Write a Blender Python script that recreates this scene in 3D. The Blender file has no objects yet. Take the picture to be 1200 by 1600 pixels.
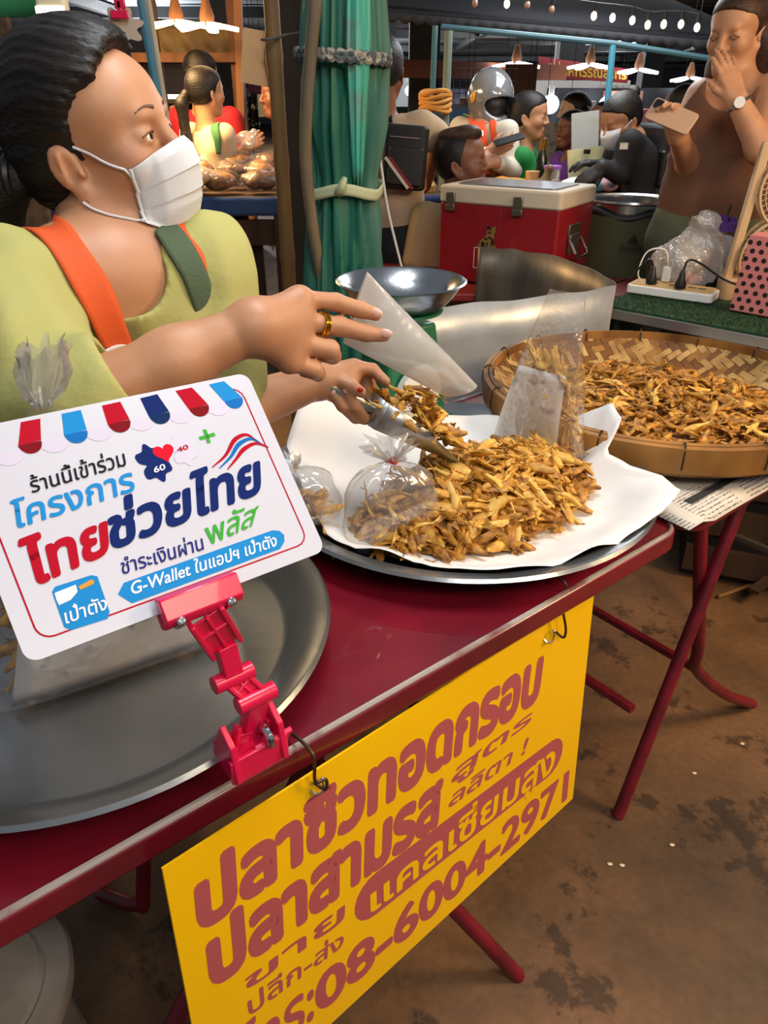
import bpy, math, random
import numpy as np
from mathutils import Matrix, Vector

scene = bpy.context.scene
LINK = scene.collection.objects.link
random.seed(7)
rng = np.random.default_rng(7)

# ------------------------------------------------------------------ camera
FPX, PITCH, EYE = 1155.0, math.radians(29.4), 1.38      # image taken as 1200 x 1600
CP, SP = math.cos(PITCH), math.sin(PITCH)
cam = bpy.data.cameras.new('camera')
cam.sensor_fit = 'VERTICAL'
cam.sensor_height = 36.0
cam.lens = FPX / 1600.0 * 36.0
cam.clip_start = 0.05
cam.clip_end = 200
cam_o = bpy.data.objects.new('camera', cam)
cam_o.location = (0, 0, EYE)
cam_o.rotation_euler = (math.radians(90) - PITCH, 0, 0)
LINK(cam_o)
scene.camera = cam_o

# ------------------------------------------------------------------ world, exposure
vs = scene.view_settings
scene.display_settings.display_device = 'sRGB'
vs.view_transform = 'Standard'
vs.look = 'None'
vs.exposure = 0.0
vs.gamma = 1.0
vs.use_curve_mapping = False
world = bpy.data.worlds.new('night')
scene.world = world
world.use_nodes = True
world.node_tree.nodes['Background'].inputs[0].default_value = (0.75, 0.8, 0.9, 1)
world.node_tree.nodes['Background'].inputs[1].default_value = 0.24
cy = scene.cycles
cy.max_bounces = 8
cy.transparent_max_bounces = 24
cy.caustics_reflective = False
cy.caustics_refractive = False
try:
    cy.use_denoising = True
except Exception:
    pass


def area(name, loc, target, size, size_y, power, col):
    l = bpy.data.lights.new(name, 'AREA')
    l.shape = 'RECTANGLE'
    l.size, l.size_y = size, size_y
    l.energy = power
    l.color = col
    o = bpy.data.objects.new(name, l)
    o.location = loc
    d = Vector(target) - Vector(loc)
    o.rotation_euler = d.to_track_quat('-Z', 'Y').to_euler()
    LINK(o)
    return o


COOL, WARM = (0.93, 0.97, 1.0), (1.0, 0.72, 0.42)
area('stall_tube_light', (0.15, 1.0, 2.45), (0.05, 0.9, 0.7), 1.1, 0.25, 20, COOL)
area('aisle_tube_light', (0.55, -0.6, 2.5), (-0.1, 0.9, 1.0), 1.4, 0.5, 15, (1.0, 0.95, 0.88))
area('side_stall_light', (2.3, 1.3, 2.1), (1.2, 2.7, 1.1), 0.5, 0.5, 16, (1.0, 0.66, 0.36))
area('floor_side_light', (2.2, 0.9, 1.9), (1.0, 1.0, 0.0), 0.4, 0.4, 34, (1.0, 0.66, 0.34))
area('food_stall_light', (-1.3, 4.1, 1.85), (-1.2, 4.2, 0.9), 0.7, 0.5, 60, (1.0, 0.62, 0.27))
area('mid_stall_light', (1.0, 4.3, 2.15), (0.9, 4.3, 0.9), 1.6, 0.6, 30, (0.95, 0.98, 1.0))
area('far_stall_light', (1.5, 7.5, 2.6), (1.5, 7.0, 0.0), 5.0, 2.0, 110, (0.92, 0.97, 1.0))
area('front_walk_light', (1.5, -0.5, 2.3), (0.9, 0.75, 0.0), 0.6, 0.4, 16, (1.0, 0.80, 0.55))
area('left_far_light', (-3.0, 8.0, 2.6), (-2.5, 7.5, 0.0), 3.0, 2.0, 60, (1.0, 0.85, 0.7))


for i_, p_ in enumerate(((-4, 15, 2.0), (3, 17, 2.0), (-1, 24, 2.0), (7, 26, 2.0))):  # added fill points that brighten the far roof; no lamps hang there
    l_ = bpy.data.lights.new('roof_fill', 'POINT')
    l_.energy = 650
    l_.color = COOL
    l_.shadow_soft_size = .3
    o_ = bpy.data.objects.new('roof_fill', l_)
    o_.location = p_
    LINK(o_)


def ray(u, v):
    a, b = (u - 600) / FPX, (800 - v) / FPX
    return np.array([a, CP + b * SP, -SP + b * CP])


def at(u, v, Y=None, z=None):
    """world point on the sight line of (u, v) at distance Y or height z"""
    d = ray(u, v)
    k = Y / d[1] if Y is not None else (z - EYE) / d[2]
    return np.array([0, 0, EYE]) + d * k


# ------------------------------------------------------------------ materials
def lin(h):
    h = h.lstrip('#')
    c = [int(h[i:i + 2], 16) / 255 for i in (0, 2, 4)]
    return tuple(x / 12.92 if x <= .04045 else ((x + .055) / 1.055) ** 2.4 for x in c) + (1,)


class NT:
    def __init__(s, name):
        s.m = bpy.data.materials.new(name)
        s.m.use_nodes = True
        s.t = s.m.node_tree
        s.b = s.t.nodes['Principled BSDF']
        s.out = s.t.nodes['Material Output']

    def n(s, kind, **kw):
        x = s.t.nodes.new('ShaderNode' + kind)
        for k, v in kw.items():
            if k.startswith('i_'):
                x.inputs[k[2:].replace('_', ' ')].default_value = v
            else:
                setattr(x, k, v)
        return x

    def l(s, a, ao, b, bi):
        s.t.links.new(a.outputs[ao], b.inputs[bi])

    def coords(s, scale=(1, 1, 1), kind='Object'):
        c = s.n('TexCoord')
        mp = s.n('Mapping')
        mp.inputs['Scale'].default_value = scale
        s.l(c, kind, mp, 'Vector')
        return mp

    def ramp(s, stops):
        r = s.n('ValToRGB')
        e = r.color_ramp.elements
        while len(e) > 1:
            e.remove(e[0])
        e[0].position, e[0].color = stops[0][0], lin(stops[0][1])
        for p, c in stops[1:]:
            q = e.new(p)
            q.color = lin(c)
        return r


def mat(name, col, rough=.5, metal=0, col2=None, nscale=8, stretch=(1, 1, 1), lo=.35, hi=.65,
        bump=0, bscale=40, coat=0, spec=.5, sss=0, detail=4, trans=0):
    """principled material, optional second colour mixed in by noise, optional noise bump"""
    t = NT(name)
    b = t.b
    b.inputs['Base Color'].default_value = lin(col)
    b.inputs['Roughness'].default_value = rough
    b.inputs['Metallic'].default_value = metal
    b.inputs['Specular IOR Level'].default_value = spec
    b.inputs['Coat Weight'].default_value = coat
    if sss:
        b.inputs['Subsurface Weight'].default_value = sss
        b.inputs['Subsurface Radius'].default_value = (.012, .005, .003)
        b.inputs['Subsurface Scale'].default_value = 1
    if trans:
        b.inputs['Transmission Weight'].default_value = trans
    if col2:
        mp = t.coords(stretch)
        nz = t.n('TexNoise', i_Scale=nscale, i_Detail=detail)
        t.l(mp, 'Vector', nz, 'Vector')
        r = t.ramp([(lo, col), (hi, col2)])
        t.l(nz, 'Fac', r, 'Fac')
        t.l(r, 'Color', b, 'Base Color')
    if bump:
        mp = t.coords(stretch)
        nz = t.n('TexNoise', i_Scale=bscale, i_Detail=3)
        t.l(mp, 'Vector', nz, 'Vector')
        bp = t.n('Bump', i_Strength=bump, i_Distance=.004)
        t.l(nz, 'Fac', bp, 'Height')
        t.l(bp, 'Normal', b, 'Normal')
    return t.m


def glow(name, col, s):
    t = NT(name)
    t.b.inputs['Base Color'].default_value = lin(col)
    t.b.inputs['Emission Color'].default_value = lin(col)
    t.b.inputs['Emission Strength'].default_value = s
    return t.m


def plastic_film(name, tint='#ffffff', milk=.14, gloss=.12, rough=.12, bump=.5, bscale=14):
    """thin clear film: see-through, glossy at the creases, a little milky"""
    t = NT(name)
    t.t.nodes.remove(t.b)
    tr = t.n('BsdfTransparent')
    tr.inputs['Color'].default_value = lin(tint)
    gl = t.n('BsdfGlossy', i_Roughness=rough)
    df = t.n('BsdfDiffuse')
    df.inputs['Color'].default_value = (.8, .8, .8, 1)
    nz = t.n('TexNoise', i_Scale=bscale, i_Detail=3)
    mp = t.coords()
    t.l(mp, 'Vector', nz, 'Vector')
    bp = t.n('Bump', i_Strength=bump, i_Distance=.02)
    t.l(nz, 'Fac', bp, 'Height')
    t.l(bp, 'Normal', gl, 'Normal')
    lw = t.n('LayerWeight', i_Blend=.5)
    t.l(bp, 'Normal', lw, 'Normal')
    mth = t.n('Math', operation='MULTIPLY_ADD')
    mth.inputs[1].default_value = .55
    mth.inputs[2].default_value = gloss
    pw = t.n('Math', operation='POWER')
    pw.inputs[1].default_value = 3
    t.l(lw, 'Facing', pw, 0)
    t.l(pw, 0, mth, 0)
    m1 = t.n('MixShader')
    m1.inputs[0].default_value = milk
    t.l(tr, 0, m1, 1)
    t.l(df, 0, m1, 2)
    m2 = t.n('MixShader')
    t.l(mth, 0, m2, 0)
    t.l(m1, 0, m2, 1)
    t.l(gl, 0, m2, 2)
    t.l(m2, 0, t.out, 'Surface')
    return t.m


# ------------------------------------------------------------------ mesh building
def rotm(ax, ang):
    return np.array(Matrix.Rotation(ang, 3, ax))


def frame(z, x=None):
    z = np.asarray(z, float)
    z = z / np.linalg.norm(z)
    if x is None:
        x = np.array([1., 0, 0]) if abs(z[0]) < .9 else np.array([0, 1., 0])
    x = np.asarray(x, float)
    x = x - z * (x @ z)
    x /= np.linalg.norm(x)
    return np.stack([x, np.cross(z, x), z], 1)


class MB:
    def __init__(s):
        s.v, s.f, s.mi, s.cur = [], [], [], 0

    def add(s, v, f, mi=None):
        k = len(s.v)
        s.v.extend([tuple(map(float, p)) for p in v])
        s.f.extend([tuple(int(i) + k for i in q) for q in f])
        s.mi.extend([s.cur if mi is None else mi] * len(f))
        return s

    def box(s, c, size, R=None, taper=1.0):
        c = np.asarray(c, float)
        hx, hy, hz = np.asarray(size, float) / 2
        v = np.array([[x * hx * (taper if z > 0 else 1), y * hy * (taper if z > 0 else 1), z * hz]
                      for z in (-1, 1) for x, y in ((-1, -1), (1, -1), (1, 1), (-1, 1))])
        if R is not None:
            v = v @ np.asarray(R).T
        return s.add(v + c, [(3, 2, 1, 0), (4, 5, 6, 7), (0, 1, 5, 4), (1, 2, 6, 5), (2, 3, 7, 6), (3, 0, 4, 7)])

    def rbox(s, c, size, r, R=None, n=4):
        """box whose four upright edges are rounded"""
        hx, hy, hz = np.asarray(size, float) / 2
        out = []
        for cx, cy, a0 in ((hx - r, hy - r, 0), (-hx + r, hy - r, 90), (-hx + r, -hy + r, 180), (hx - r, -hy + r, 270)):
            for i in range(n + 1):
                a = math.radians(a0 + 90 * i / n)
                out.append((cx + r * math.cos(a), cy + r * math.sin(a)))
        return s.prism(out, size[2], c, R)

    def prism(s, outline, h, c=(0, 0, 0), R=None):
        """outline in local xy, thickness h along local z, centred"""
        n = len(outline)
        v = np.array([[x, y, z] for z in (-h / 2, h / 2) for x, y in outline])
        if R is not None:
            v = v @ np.asarray(R).T
        f = [tuple(range(n - 1, -1, -1)), tuple(range(n, 2 * n))]
        f += [(i, (i + 1) % n, n + (i + 1) % n, n + i) for i in range(n)]
        return s.add(v + np.asarray(c, float), f)

    def tube(s, path, r, n=8, caps=True, closed=False):
        path = np.asarray(path, float)
        m = len(path)
        rr = np.full(m, r) if np.isscalar(r) else np.asarray(r, float)
        d = np.roll(path, -1, 0) - np.roll(path, 1, 0)
        if not closed:
            d[0], d[-1] = path[1] - path[0], path[-1] - path[-2]
        d /= np.linalg.norm(d, axis=1, keepdims=True) + 1e-12
        x = frame(d[0])[:, 0]
        v = []
        for i in range(m):
            x = x - d[i] * (x @ d[i])
            x /= np.linalg.norm(x) + 1e-12
            y = np.cross(d[i], x)
            for k in range(n):
                a = 2 * math.pi * k / n
                v.append(path[i] + rr[i] * (math.cos(a) * x + math.sin(a) * y))
        f = []
        for i in range(m if closed else m - 1):
            j = (i + 1) % m
            f += [(i * n + k, i * n + (k + 1) % n, j * n + (k + 1) % n, j * n + k) for k in range(n)]
        if caps and not closed:
            f += [tuple(range(n - 1, -1, -1)), tuple((m - 1) * n + k for k in range(n))]
        return s.add(v, f)

    def lathe(s, prof, c=(0, 0, 0), R=None, n=32, sx=1, sy=1, wob=None):
        """profile of (r, z) turned about local z"""
        v, f = [], []
        for r, z in prof:
            for k in range(n):
                a = 2 * math.pi * k / n
                q = r * (1 + (wob(a, z) if wob else 0))
                v.append((q * math.cos(a) * sx, q * math.sin(a) * sy, z))
        for i in range(len(prof) - 1):
            f += [(i * n + k, i * n + (k + 1) % n, (i + 1) * n + (k + 1) % n, (i + 1) * n + k) for k in range(n)]
        v = np.array(v)
        if R is not None:
            v = v @ np.asarray(R).T
        return s.add(v + np.asarray(c, float), f)

    def ball(s, c, r, R=None, nu=16, nv=10):
        r = np.asarray(r if not np.isscalar(r) else (r, r, r), float)
        v = [(0, 0, -1)]
        for i in range(1, nv):
            p = -math.pi / 2 + math.pi * i / nv
            v += [(math.cos(p) * math.cos(2 * math.pi * k / nu), math.cos(p) * math.sin(2 * math.pi * k / nu), math.sin(p)) for k in range(nu)]
        v.append((0, 0, 1))
        f = [(0, 1 + (k + 1) % nu, 1 + k) for k in range(nu)]
        for i in range(nv - 2):
            a, b = 1 + i * nu, 1 + (i + 1) * nu
            f += [(a + k, a + (k + 1) % nu, b + (k + 1) % nu, b + k) for k in range(nu)]
        t = len(v) - 1
        a = 1 + (nv - 2) * nu
        f += [(a + k, a + (k + 1) % nu, t) for k in range(nu)]
        v = np.array(v) * r
        if R is not None:
            v = v @ np.asarray(R).T
        return s.add(v + np.asarray(c, float), f)

    def grid(s, P, wrap=False):
        """P: array (m, n, 3)"""
        P = np.asarray(P, float)
        m, n = P.shape[:2]
        f = [(i * n + j, i * n + (j + 1) % n, (i + 1) * n + (j + 1) % n, (i + 1) * n + j)
             for i in range(m - 1) for j in range(n if wrap else n - 1)]
        return s.add(P.reshape(-1, 3), f)

    def build(s, name, mats, parent=None, base=None, smooth=True, bevel=0, solid=0, sub=0, angle=40):
        """one mesh object; vertices were given in world space"""
        v = np.array(s.v, float).reshape(-1, 3)
        if parent is not None:
            org = np.array(parent['_o'])
        elif base is not None:
            org = np.array(base, float)
        else:
            lo, hi = v.min(0), v.max(0)
            org = np.array([(lo[0] + hi[0]) / 2, (lo[1] + hi[1]) / 2, lo[2]])
        me = bpy.data.meshes.new(name)
        me.from_pydata((v - org).tolist(), [], s.f)
        for m in (mats if isinstance(mats, (list, tuple)) else [mats]):
            me.materials.append(m)
        if any(s.mi):
            me.polygons.foreach_set('material_index', s.mi)
        if smooth:
            me.polygons.foreach_set('use_smooth', [True] * len(me.polygons))
            me.set_sharp_from_angle(angle=math.radians(angle))
        me.update()
        o = bpy.data.objects.new(name, me)
        LINK(o)
        if parent is not None:
            o.parent = parent
        else:
            o.location = org
        o['_o'] = [float(x) for x in org]
        if solid:
            q = o.modifiers.new('thickness', 'SOLIDIFY')
            q.thickness = solid
            q.offset = 0
        if bevel:
            q = o.modifiers.new('bevel', 'BEVEL')
            q.width = bevel
            q.segments = 2
            q.limit_method = 'ANGLE'
        if sub:
            q = o.modifiers.new('subdivision', 'SUBSURF')
            q.levels = q.render_levels = sub
        return o


def tag(o, label, cat, group=None, kind=None):
    o['label'] = label
    o['category'] = cat
    if group:
        o['group'] = group
    if kind:
        o['kind'] = kind
    return o


def thing(name, label, cat, loc, group=None):
    o = bpy.data.objects.new(name, None)
    o.empty_display_size = .05
    o.location = [float(x) for x in loc]
    o['_o'] = [float(x) for x in loc]
    LINK(o)
    return tag(o, label, cat, group)


def struct(o):
    o['kind'] = 'structure'
    return o


def copy_tree(o, parent=None):
    c = o.copy()
    LINK(c)
    if parent is not None:
        c.parent = parent
    for ch in list(o.children):
        copy_tree(ch, c)
    return c


def bez(pts, n=24):
    """smooth path through points (Catmull-Rom)"""
    p = np.asarray(pts, float)
    p = np.vstack([2 * p[0] - p[1], p, 2 * p[-1] - p[-2]])
    out = []
    m = len(p) - 3
    for q in np.linspace(0, m, n):
        i = min(int(q), m - 1)
        t = q - i
        a, b, c, d = p[i:i + 4]
        out.append(.5 * (2 * b + (c - a) * t + (2 * a - 5 * b + 4 * c - d) * t * t + (3 * b - a - 3 * c + d) * t ** 3))
    return np.array(out)


def sines(p, seed, freq, octaves=2):
    """cheap smooth noise on points (n,3) in about -1..1"""
    r = np.random.default_rng(seed)
    out = np.zeros(np.asarray(p).shape[:-1])
    for o in range(octaves):
        for _ in range(3):
            k = r.normal(size=3)
            k *= freq * (1.9 ** o) / np.linalg.norm(k)
            out = out + np.sin(np.asarray(p) @ k + r.uniform(0, 6.3)) / (3 * 1.6 ** o)
    return out


# ------------------------------------------------------------------ writing on flat things
def glyphs(text):
    """outlines of a line of text, filled contour by contour"""
    from mathutils.geometry import tessellate_polygon
    c = bpy.data.curves.new('tmp', 'FONT')
    c.body = text
    o = bpy.data.objects.new('tmp', c)
    LINK(o)
    dg = bpy.context.evaluated_depsgraph_get()
    dg.update()
    cu = o.to_curve(dg)
    polys = []
    for sp in cu.splines:
        bp = list(sp.bezier_points)
        pts = []
        for i in range(len(bp)):
            p, q = bp[i], bp[(i + 1) % len(bp)]
            a0, a1, a2, a3 = [np.array(x[:2]) for x in (p.co, p.handle_right, q.handle_left, q.co)]
            straight = np.linalg.norm(a1 - a0) + np.linalg.norm(a3 - a2) < 1e-5 or abs(np.cross(a1 - a0, a3 - a0)) + abs(np.cross(a2 - a0, a3 - a0)) < 1e-6
            for t in ((0,) if straight else (0, .25, .5, .75)):
                pts.append((1 - t) ** 3 * a0 + 3 * t * (1 - t) ** 2 * a1 + 3 * t * t * (1 - t) * a2 + t ** 3 * a3)
        pts = [x for i, x in enumerate(pts) if np.linalg.norm(x - pts[i - 1]) > 1e-5]
        if len(pts) > 2:
            polys.append(np.array(pts))
    o.to_curve_clear()
    bpy.data.objects.remove(o)
    bpy.data.curves.remove(c)
    ar = [.5 * np.sum(p[:, 0] * np.roll(p[:, 1], -1) - np.roll(p[:, 0], -1) * p[:, 1]) for p in polys]

    def inside(pt, poly):
        x, y = pt
        q = np.roll(poly, -1, 0)
        cr = ((poly[:, 1] > y) != (q[:, 1] > y)) & (x < (q[:, 0] - poly[:, 0]) * (y - poly[:, 1]) / (q[:, 1] - poly[:, 1] + 1e-12) + poly[:, 0])
        return cr.sum() % 2 == 1
    own = [[j for j in range(len(polys)) if j != i and inside(polys[i][0], polys[j])] for i in range(len(polys))]
    hole = [sum(np.sign(ar[j]) for j in own[i]) * np.sign(ar[i]) < 0 for i in range(len(polys))]
    outer = [i for i in range(len(polys)) if not hole[i]]
    holes = {i: [] for i in outer}
    for i in range(len(polys)):
        if hole[i]:
            c_ = [j for j in own[i] if not hole[j]]
            if c_:
                holes[min(c_, key=lambda j: abs(ar[j]))].append(i)
    V, F = [], []
    for j in outer:
        grp = [polys[j]] + [polys[i] for i in holes[j]]
        tri = tessellate_polygon([[Vector((x, y, 0)) for x, y in g] for g in grp])
        k0 = len(V)
        V.extend([(x, y, 0) for g in grp for x, y in g])
        for t in tri:
            a, b, c_ = [np.array(V[k0 + q][:2]) for q in t]
            if np.cross(b - a, c_ - a) < 0:
                t = t[::-1]
            F.append(tuple(k0 + q for q in t))
    return np.array(V), F


class Board:
    """a flat board in space: origin o, axes x, y, n; pixel quads are carried onto its face"""
    def __init__(s, o, x, y):
        s.o, s.x, s.y = np.array(o, float), np.array(x, float), np.array(y, float)
        s.n = np.cross(s.x, s.y)

    def px(s, u, v):
        d = ray(u, v)
        e = np.array([0, 0, EYE])
        k = ((s.o - e) @ s.n) / (d @ s.n)
        p = e + d * k - s.o
        return np.array([p @ s.x, p @ s.y])

    def w(s, p, h=0):
        p = np.asarray(p, float)
        return s.o + p[..., :1] * s.x + p[..., 1:2] * s.y + s.n * h

    def poly(s, mb, pts, h, pxs=True):
        q = np.array([s.px(*p) for p in pts]) if pxs else np.array(pts, float)
        mb.add(s.w(q, h), [tuple(range(len(q)))])

    def stroke(s, mb, pts, wd, h, pxs=True, n=20):
        q = np.array([s.px(*p) for p in pts]) if pxs else np.array(pts, float)
        q = bez(np.c_[q, np.zeros(len(q))], n)[:, :2]
        d = np.gradient(q, axis=0)
        d /= np.linalg.norm(d, axis=1, keepdims=True)
        nn = np.c_[-d[:, 1], d[:, 0]] * (np.asarray(wd) if np.isscalar(wd) else np.asarray(wd)[:, None]) / 2
        mb.grid(np.stack([s.w(q + nn, h), s.w(q - nn, h)]))

    def text(s, mb, text, quad, h, bold=.02, hc=.57, raise_marks=0):
        """quad: baseline left, baseline right, letter-top left, letter-top right, in pixels"""
        v, f = glyphs(text)
        x0, x1 = v[:, 0].min(), v[:, 0].max()
        bl, br, tl, tr = [s.px(*p) for p in quad]
        k = 0
        dirs = [(0, 0)] + [(bold * math.cos(a), bold * math.sin(a)) for a in np.arange(10) * math.pi / 5] if bold else [(0, 0)]
        for dx, dy in dirs:
            a = ((v[:, 0] + dx - x0) / (x1 - x0))[:, None]
            b = ((v[:, 1] + dy) / hc)[:, None]
            p = (bl * (1 - a) + br * a) * (1 - b) + (tl * (1 - a) + tr * a) * b
            mb.add(s.w(p, h + k * 2e-5), f)
            k += 1
# ------------------------------------------------------------------ shared materials
RED_METAL = mat('red_enamel', '#7d1226', .32, .0, col2='#5e0d1e', nscale=6, coat=.3, bump=.08, bscale=30)
RED_LEG = mat('red_leg_paint', '#7a1426', .4, col2='#4c1018', nscale=14, lo=.4, hi=.75, bump=.15)
WORN = mat('worn_edge', '#6c1424', .45, col2='#a8a19d', nscale=9, lo=.36, hi=.52, detail=9)
STEEL = mat('stainless', '#b9bcc0', .24, 1, col2='#9da1a6', nscale=5, bump=.05, bscale=120)
STEEL_DULL = mat('dull_tray_metal', '#bcc1c5', .27, .88, col2='#969b9f', nscale=4, lo=.3, hi=.7, bump=.06, bscale=60)
CHROME = mat('chrome', '#d8d8d8', .12, 1)
GALV = mat('galvanised', '#b4bbbf', .36, .3, col2='#8e9498', nscale=7, lo=.35, hi=.7, bump=.25, bscale=16)
GALV_DIRTY = mat('smoke_stained_metal', '#8b8274', .42, .55, col2='#4d453a', nscale=6, stretch=(1, 1, .25), lo=.35, hi=.65, bump=.3, bscale=30)
PAPER = mat('white_paper', '#ece9e6', .75, bump=.25, bscale=10)
BLACK = mat('black_plastic', '#141416', .4)
WHITE = mat('white_plastic', '#e9e9e6', .4)
CREAM = mat('cream_plastic', '#d8c9a8', .4)
WOOD = mat('dark_wood', '#4a3322', .7, col2='#2d1e14', nscale=9, stretch=(1, 1, .15), bump=.2)
WOOD_L = mat('light_wood', '#8a5a34', .65, col2='#6a4226', nscale=9, stretch=(1, 1, .15), bump=.2)
BAMBOO = mat('bamboo', '#8c6a3c', .5, col2='#5f4526', nscale=10, stretch=(1, 1, .1), bump=.1)
DARK = mat('dark_steel', '#1c1d20', .6, col2='#2a2a2c', nscale=5)
CLEAR = plastic_film('clear_film')
CLEAR_MILKY = plastic_film('milky_film', milk=.3, gloss=.2)

# ------------------------------------------------------------------ setting: floor, roof, far wall
fl = NT('stained_concrete')
mp = fl.coords()
n1 = fl.n('TexNoise', i_Scale=1.7, i_Detail=6, i_Roughness=.62)
fl.l(mp, 'Vector', n1, 'Vector')
r1 = fl.ramp([(.30, '#3a2a1c'), (.44, '#59412a'), (.56, '#705135'), (.72, '#846244')])
fl.l(n1, 'Fac', r1, 'Fac')
n2 = fl.n('TexNoise', i_Scale=4.3, i_Detail=8, i_Roughness=.7)
fl.l(mp, 'Vector', n2, 'Vector')
r2 = fl.ramp([(.56, '#ffffff'), (.60, '#6d6660')])
fl.l(n2, 'Fac', r2, 'Fac')
mx = fl.n('Mix', data_type='RGBA', blend_type='MULTIPLY')
mx.inputs[0].default_value = .75
fl.l(r1, 'Color', mx, 6)
fl.l(r2, 'Color', mx, 7)
n3 = fl.n('TexNoise', i_Scale=60, i_Detail=4)
fl.l(mp, 'Vector', n3, 'Vector')
mx2 = fl.n('Mix', data_type='RGBA', blend_type='OVERLAY')
mx2.inputs[0].default_value = .35
fl.l(mx, 2, mx2, 6)
fl.l(n3, 'Fac', mx2, 7)
fl.l(mx2, 2, fl.b, 'Base Color')
fl.b.inputs['Roughness'].default_value = .62
bp = fl.n('Bump', i_Strength=.4, i_Distance=.006)
fl.l(n2, 'Fac', bp, 'Height')
fl.l(bp, 'Normal', fl.b, 'Normal')
m = MB()
m.box((0, 18, -.1), (44, 56, .2))
struct(m.build('floor', fl.m, base=(0, 0, 0), smooth=False))

ROOF = mat('corrugated_roof', '#8d949b', .32, .5, col2='#4c5158', nscale=.5)
ang = math.radians(14)
m = MB()
P = []
us = np.arange(4, 52, .055)
for vv in (-40, 40):
    w = 2.74 + .045 * np.sin(us / .22 * 2 * math.pi)
    P.append(np.stack([vv * math.cos(ang) - us * math.sin(ang) * .0, us + vv * math.sin(ang) * .2, w + (us - 14) * .002], 1))
m.grid(np.array(P))
struct(m.build('ceiling', ROOF, base=(0, 0, 2.7), angle=80))
for i, y in enumerate((15, 20, 26, 33, 41)):
    m = MB()
    m.box((0, y, 2.60), (44, .14, .16))
    struct(m.build('trim_%d' % (i + 1), DARK, smooth=False))
for i, x in enumerate((-11, -4.5, 2.2, 9)):
    m = MB()
    m.box((x, 28, 2.60), (.12, 34, .14))
    struct(m.build('trim_%d' % (i + 6), DARK, smooth=False))
m = MB()
m.box((0, 46, 1.4), (44, .2, 2.8))
struct(m.build('wall_back', mat('far_wall', '#3a3c40', .8, col2='#24262a', nscale=.6), smooth=False))

for nm_, x_ in (('wall_left', -22), ('wall_right', 22)):
    m = MB()
    m.box((x_, 25, 1.4), (.2, 42, 2.8))
    struct(m.build(nm_, bpy.data.materials['far_wall'], smooth=False))

# ------------------------------------------------------------------ the red folding tables
E = np.array([.778, .628, 0.]); E /= np.linalg.norm(E)
N = np.array([-E[1], E[0], 0.])
TZ = .74
C0 = np.array([.517, 1.089, 0.])          # right front corner of the near table


def tab(s, t, z):
    return C0 + s * E + t * N + np.array([0, 0, z])


RT = np.stack([E, N, np.array([0, 0, 1.])], 1)


def folding_table(label, s0, s1, depth, legs):
    t = thing('folding_table', label, 'table', tab((s0 + s1) / 2, depth / 2, 0), 'red folding steel tables')
    m = MB()
    c = tab((s0 + s1) / 2, depth / 2, TZ - .02)
    m.rbox(c, (s1 - s0, depth, .036), .045, RT, 6)
    m.build('tabletop', RED_METAL, t, bevel=.004)
    m = MB()                                              # raised rim with worn paint
    out = []
    for cx, cyy, a0 in ((s1 - .05, depth - .05, 0), (s0 + .05, depth - .05, 90), (s0 + .05, .05, 180), (s1 - .05, .05, 270)):
        for i in range(7):
            a = math.radians(a0 + 15 * i)
            out.append(tab(cx + .045 * math.cos(a), cyy + .045 * math.sin(a), TZ - .001))
    m.tube(out, .0038, 6, closed=True)
    m.build('worn_rim', WORN, t)
    for path in legs:
        m = MB()
        m.tube(path, .0135, 10)
        m.build('leg', RED_LEG, t)
    return t


LEGA = at(810, 1525, z=0)
LEGB = at(700, 1410, Y=.76)
t1 = folding_table('red enamelled folding table under the two metal trays', -1.32, 0, .68, [
    [LEGA, LEGB + (LEGB - LEGA) * ((.70 - LEGB[2]) / (LEGB[2] - LEGA[2]))],
    bez([np.array([-.56, .90, .014]), np.array([-.47, .865, .03]), np.array([-.445, .86, .12]), tab(-.78, .45, .70)], 14),
    [tab(-.25, .62, 0), tab(-.62, .62, .70)],
    [tab(-1.22, .04, 0), tab(-.72, .04, .70)]])
m = MB()
m.tube([tab(-.42, .03, .42), tab(-.42, .60, .42)], .01, 8)
m.build('stretcher', RED_LEG, t1)
fA, fB = at(965, 1275, z=0), at(1165, 765, z=.7)
gA, gB = at(1175, 1100, z=.014), at(1096, 785, z=.7)
gm = at(1088, 1045, Y=1.29)
t2 = folding_table('red folding table with crossed legs carrying newspaper and the woven basket', .035, 1.05, .68, [
    [fA, fB],
    bez([gA, at(1130, 1083, Y=1.35), gm, at(1091, 1010, Y=1.27), (at(1091, 1010, Y=1.27) + gB) / 2, gB], 26),
    [fA + N * .5, fB + N * .5],
    [gm + N * .5, gB + N * .5]])
for p in (at(988, 1108, Y=1.145), gm):
    m = MB()
    m.tube([p, p + N * .5], .011, 8)
    m.build('stretcher', RED_LEG, t2)

# ------------------------------------------------------------------ big metal trays
def tray(name, label, c, r, depth=.042, z=TZ + .006):
    m = MB()
    pr = [(0, z + .003), (r * .5, z + .003), (r * .80, z + .004), (r * .83, z + .008), (r * .93, z + depth - .004), (r * .985, z + depth), (r, z + depth + .002), (r + .004, z + depth - .003),
          (r * .985, z + depth - .006), (r * .93, z + depth - .010), (r * .84, z + .002), (r * .8, z), (0, z)]
    m.lathe(pr, (c[0], c[1], 0), n=96)
    return tag(m.build(name, STEEL_DULL, base=(c[0], c[1], z)), label, 'tray', 'big round metal trays')


T1, R1 = np.array([-.386, .764]), .312
T2, R2 = np.array([.134, 1.198]), .343
tray('metal_tray', 'big round metal tray left, with clipped sign card above it', T1, R1)
tray('metal_tray', 'big round metal tray lined with white paper under heaped fish', T2, R2)

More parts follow.
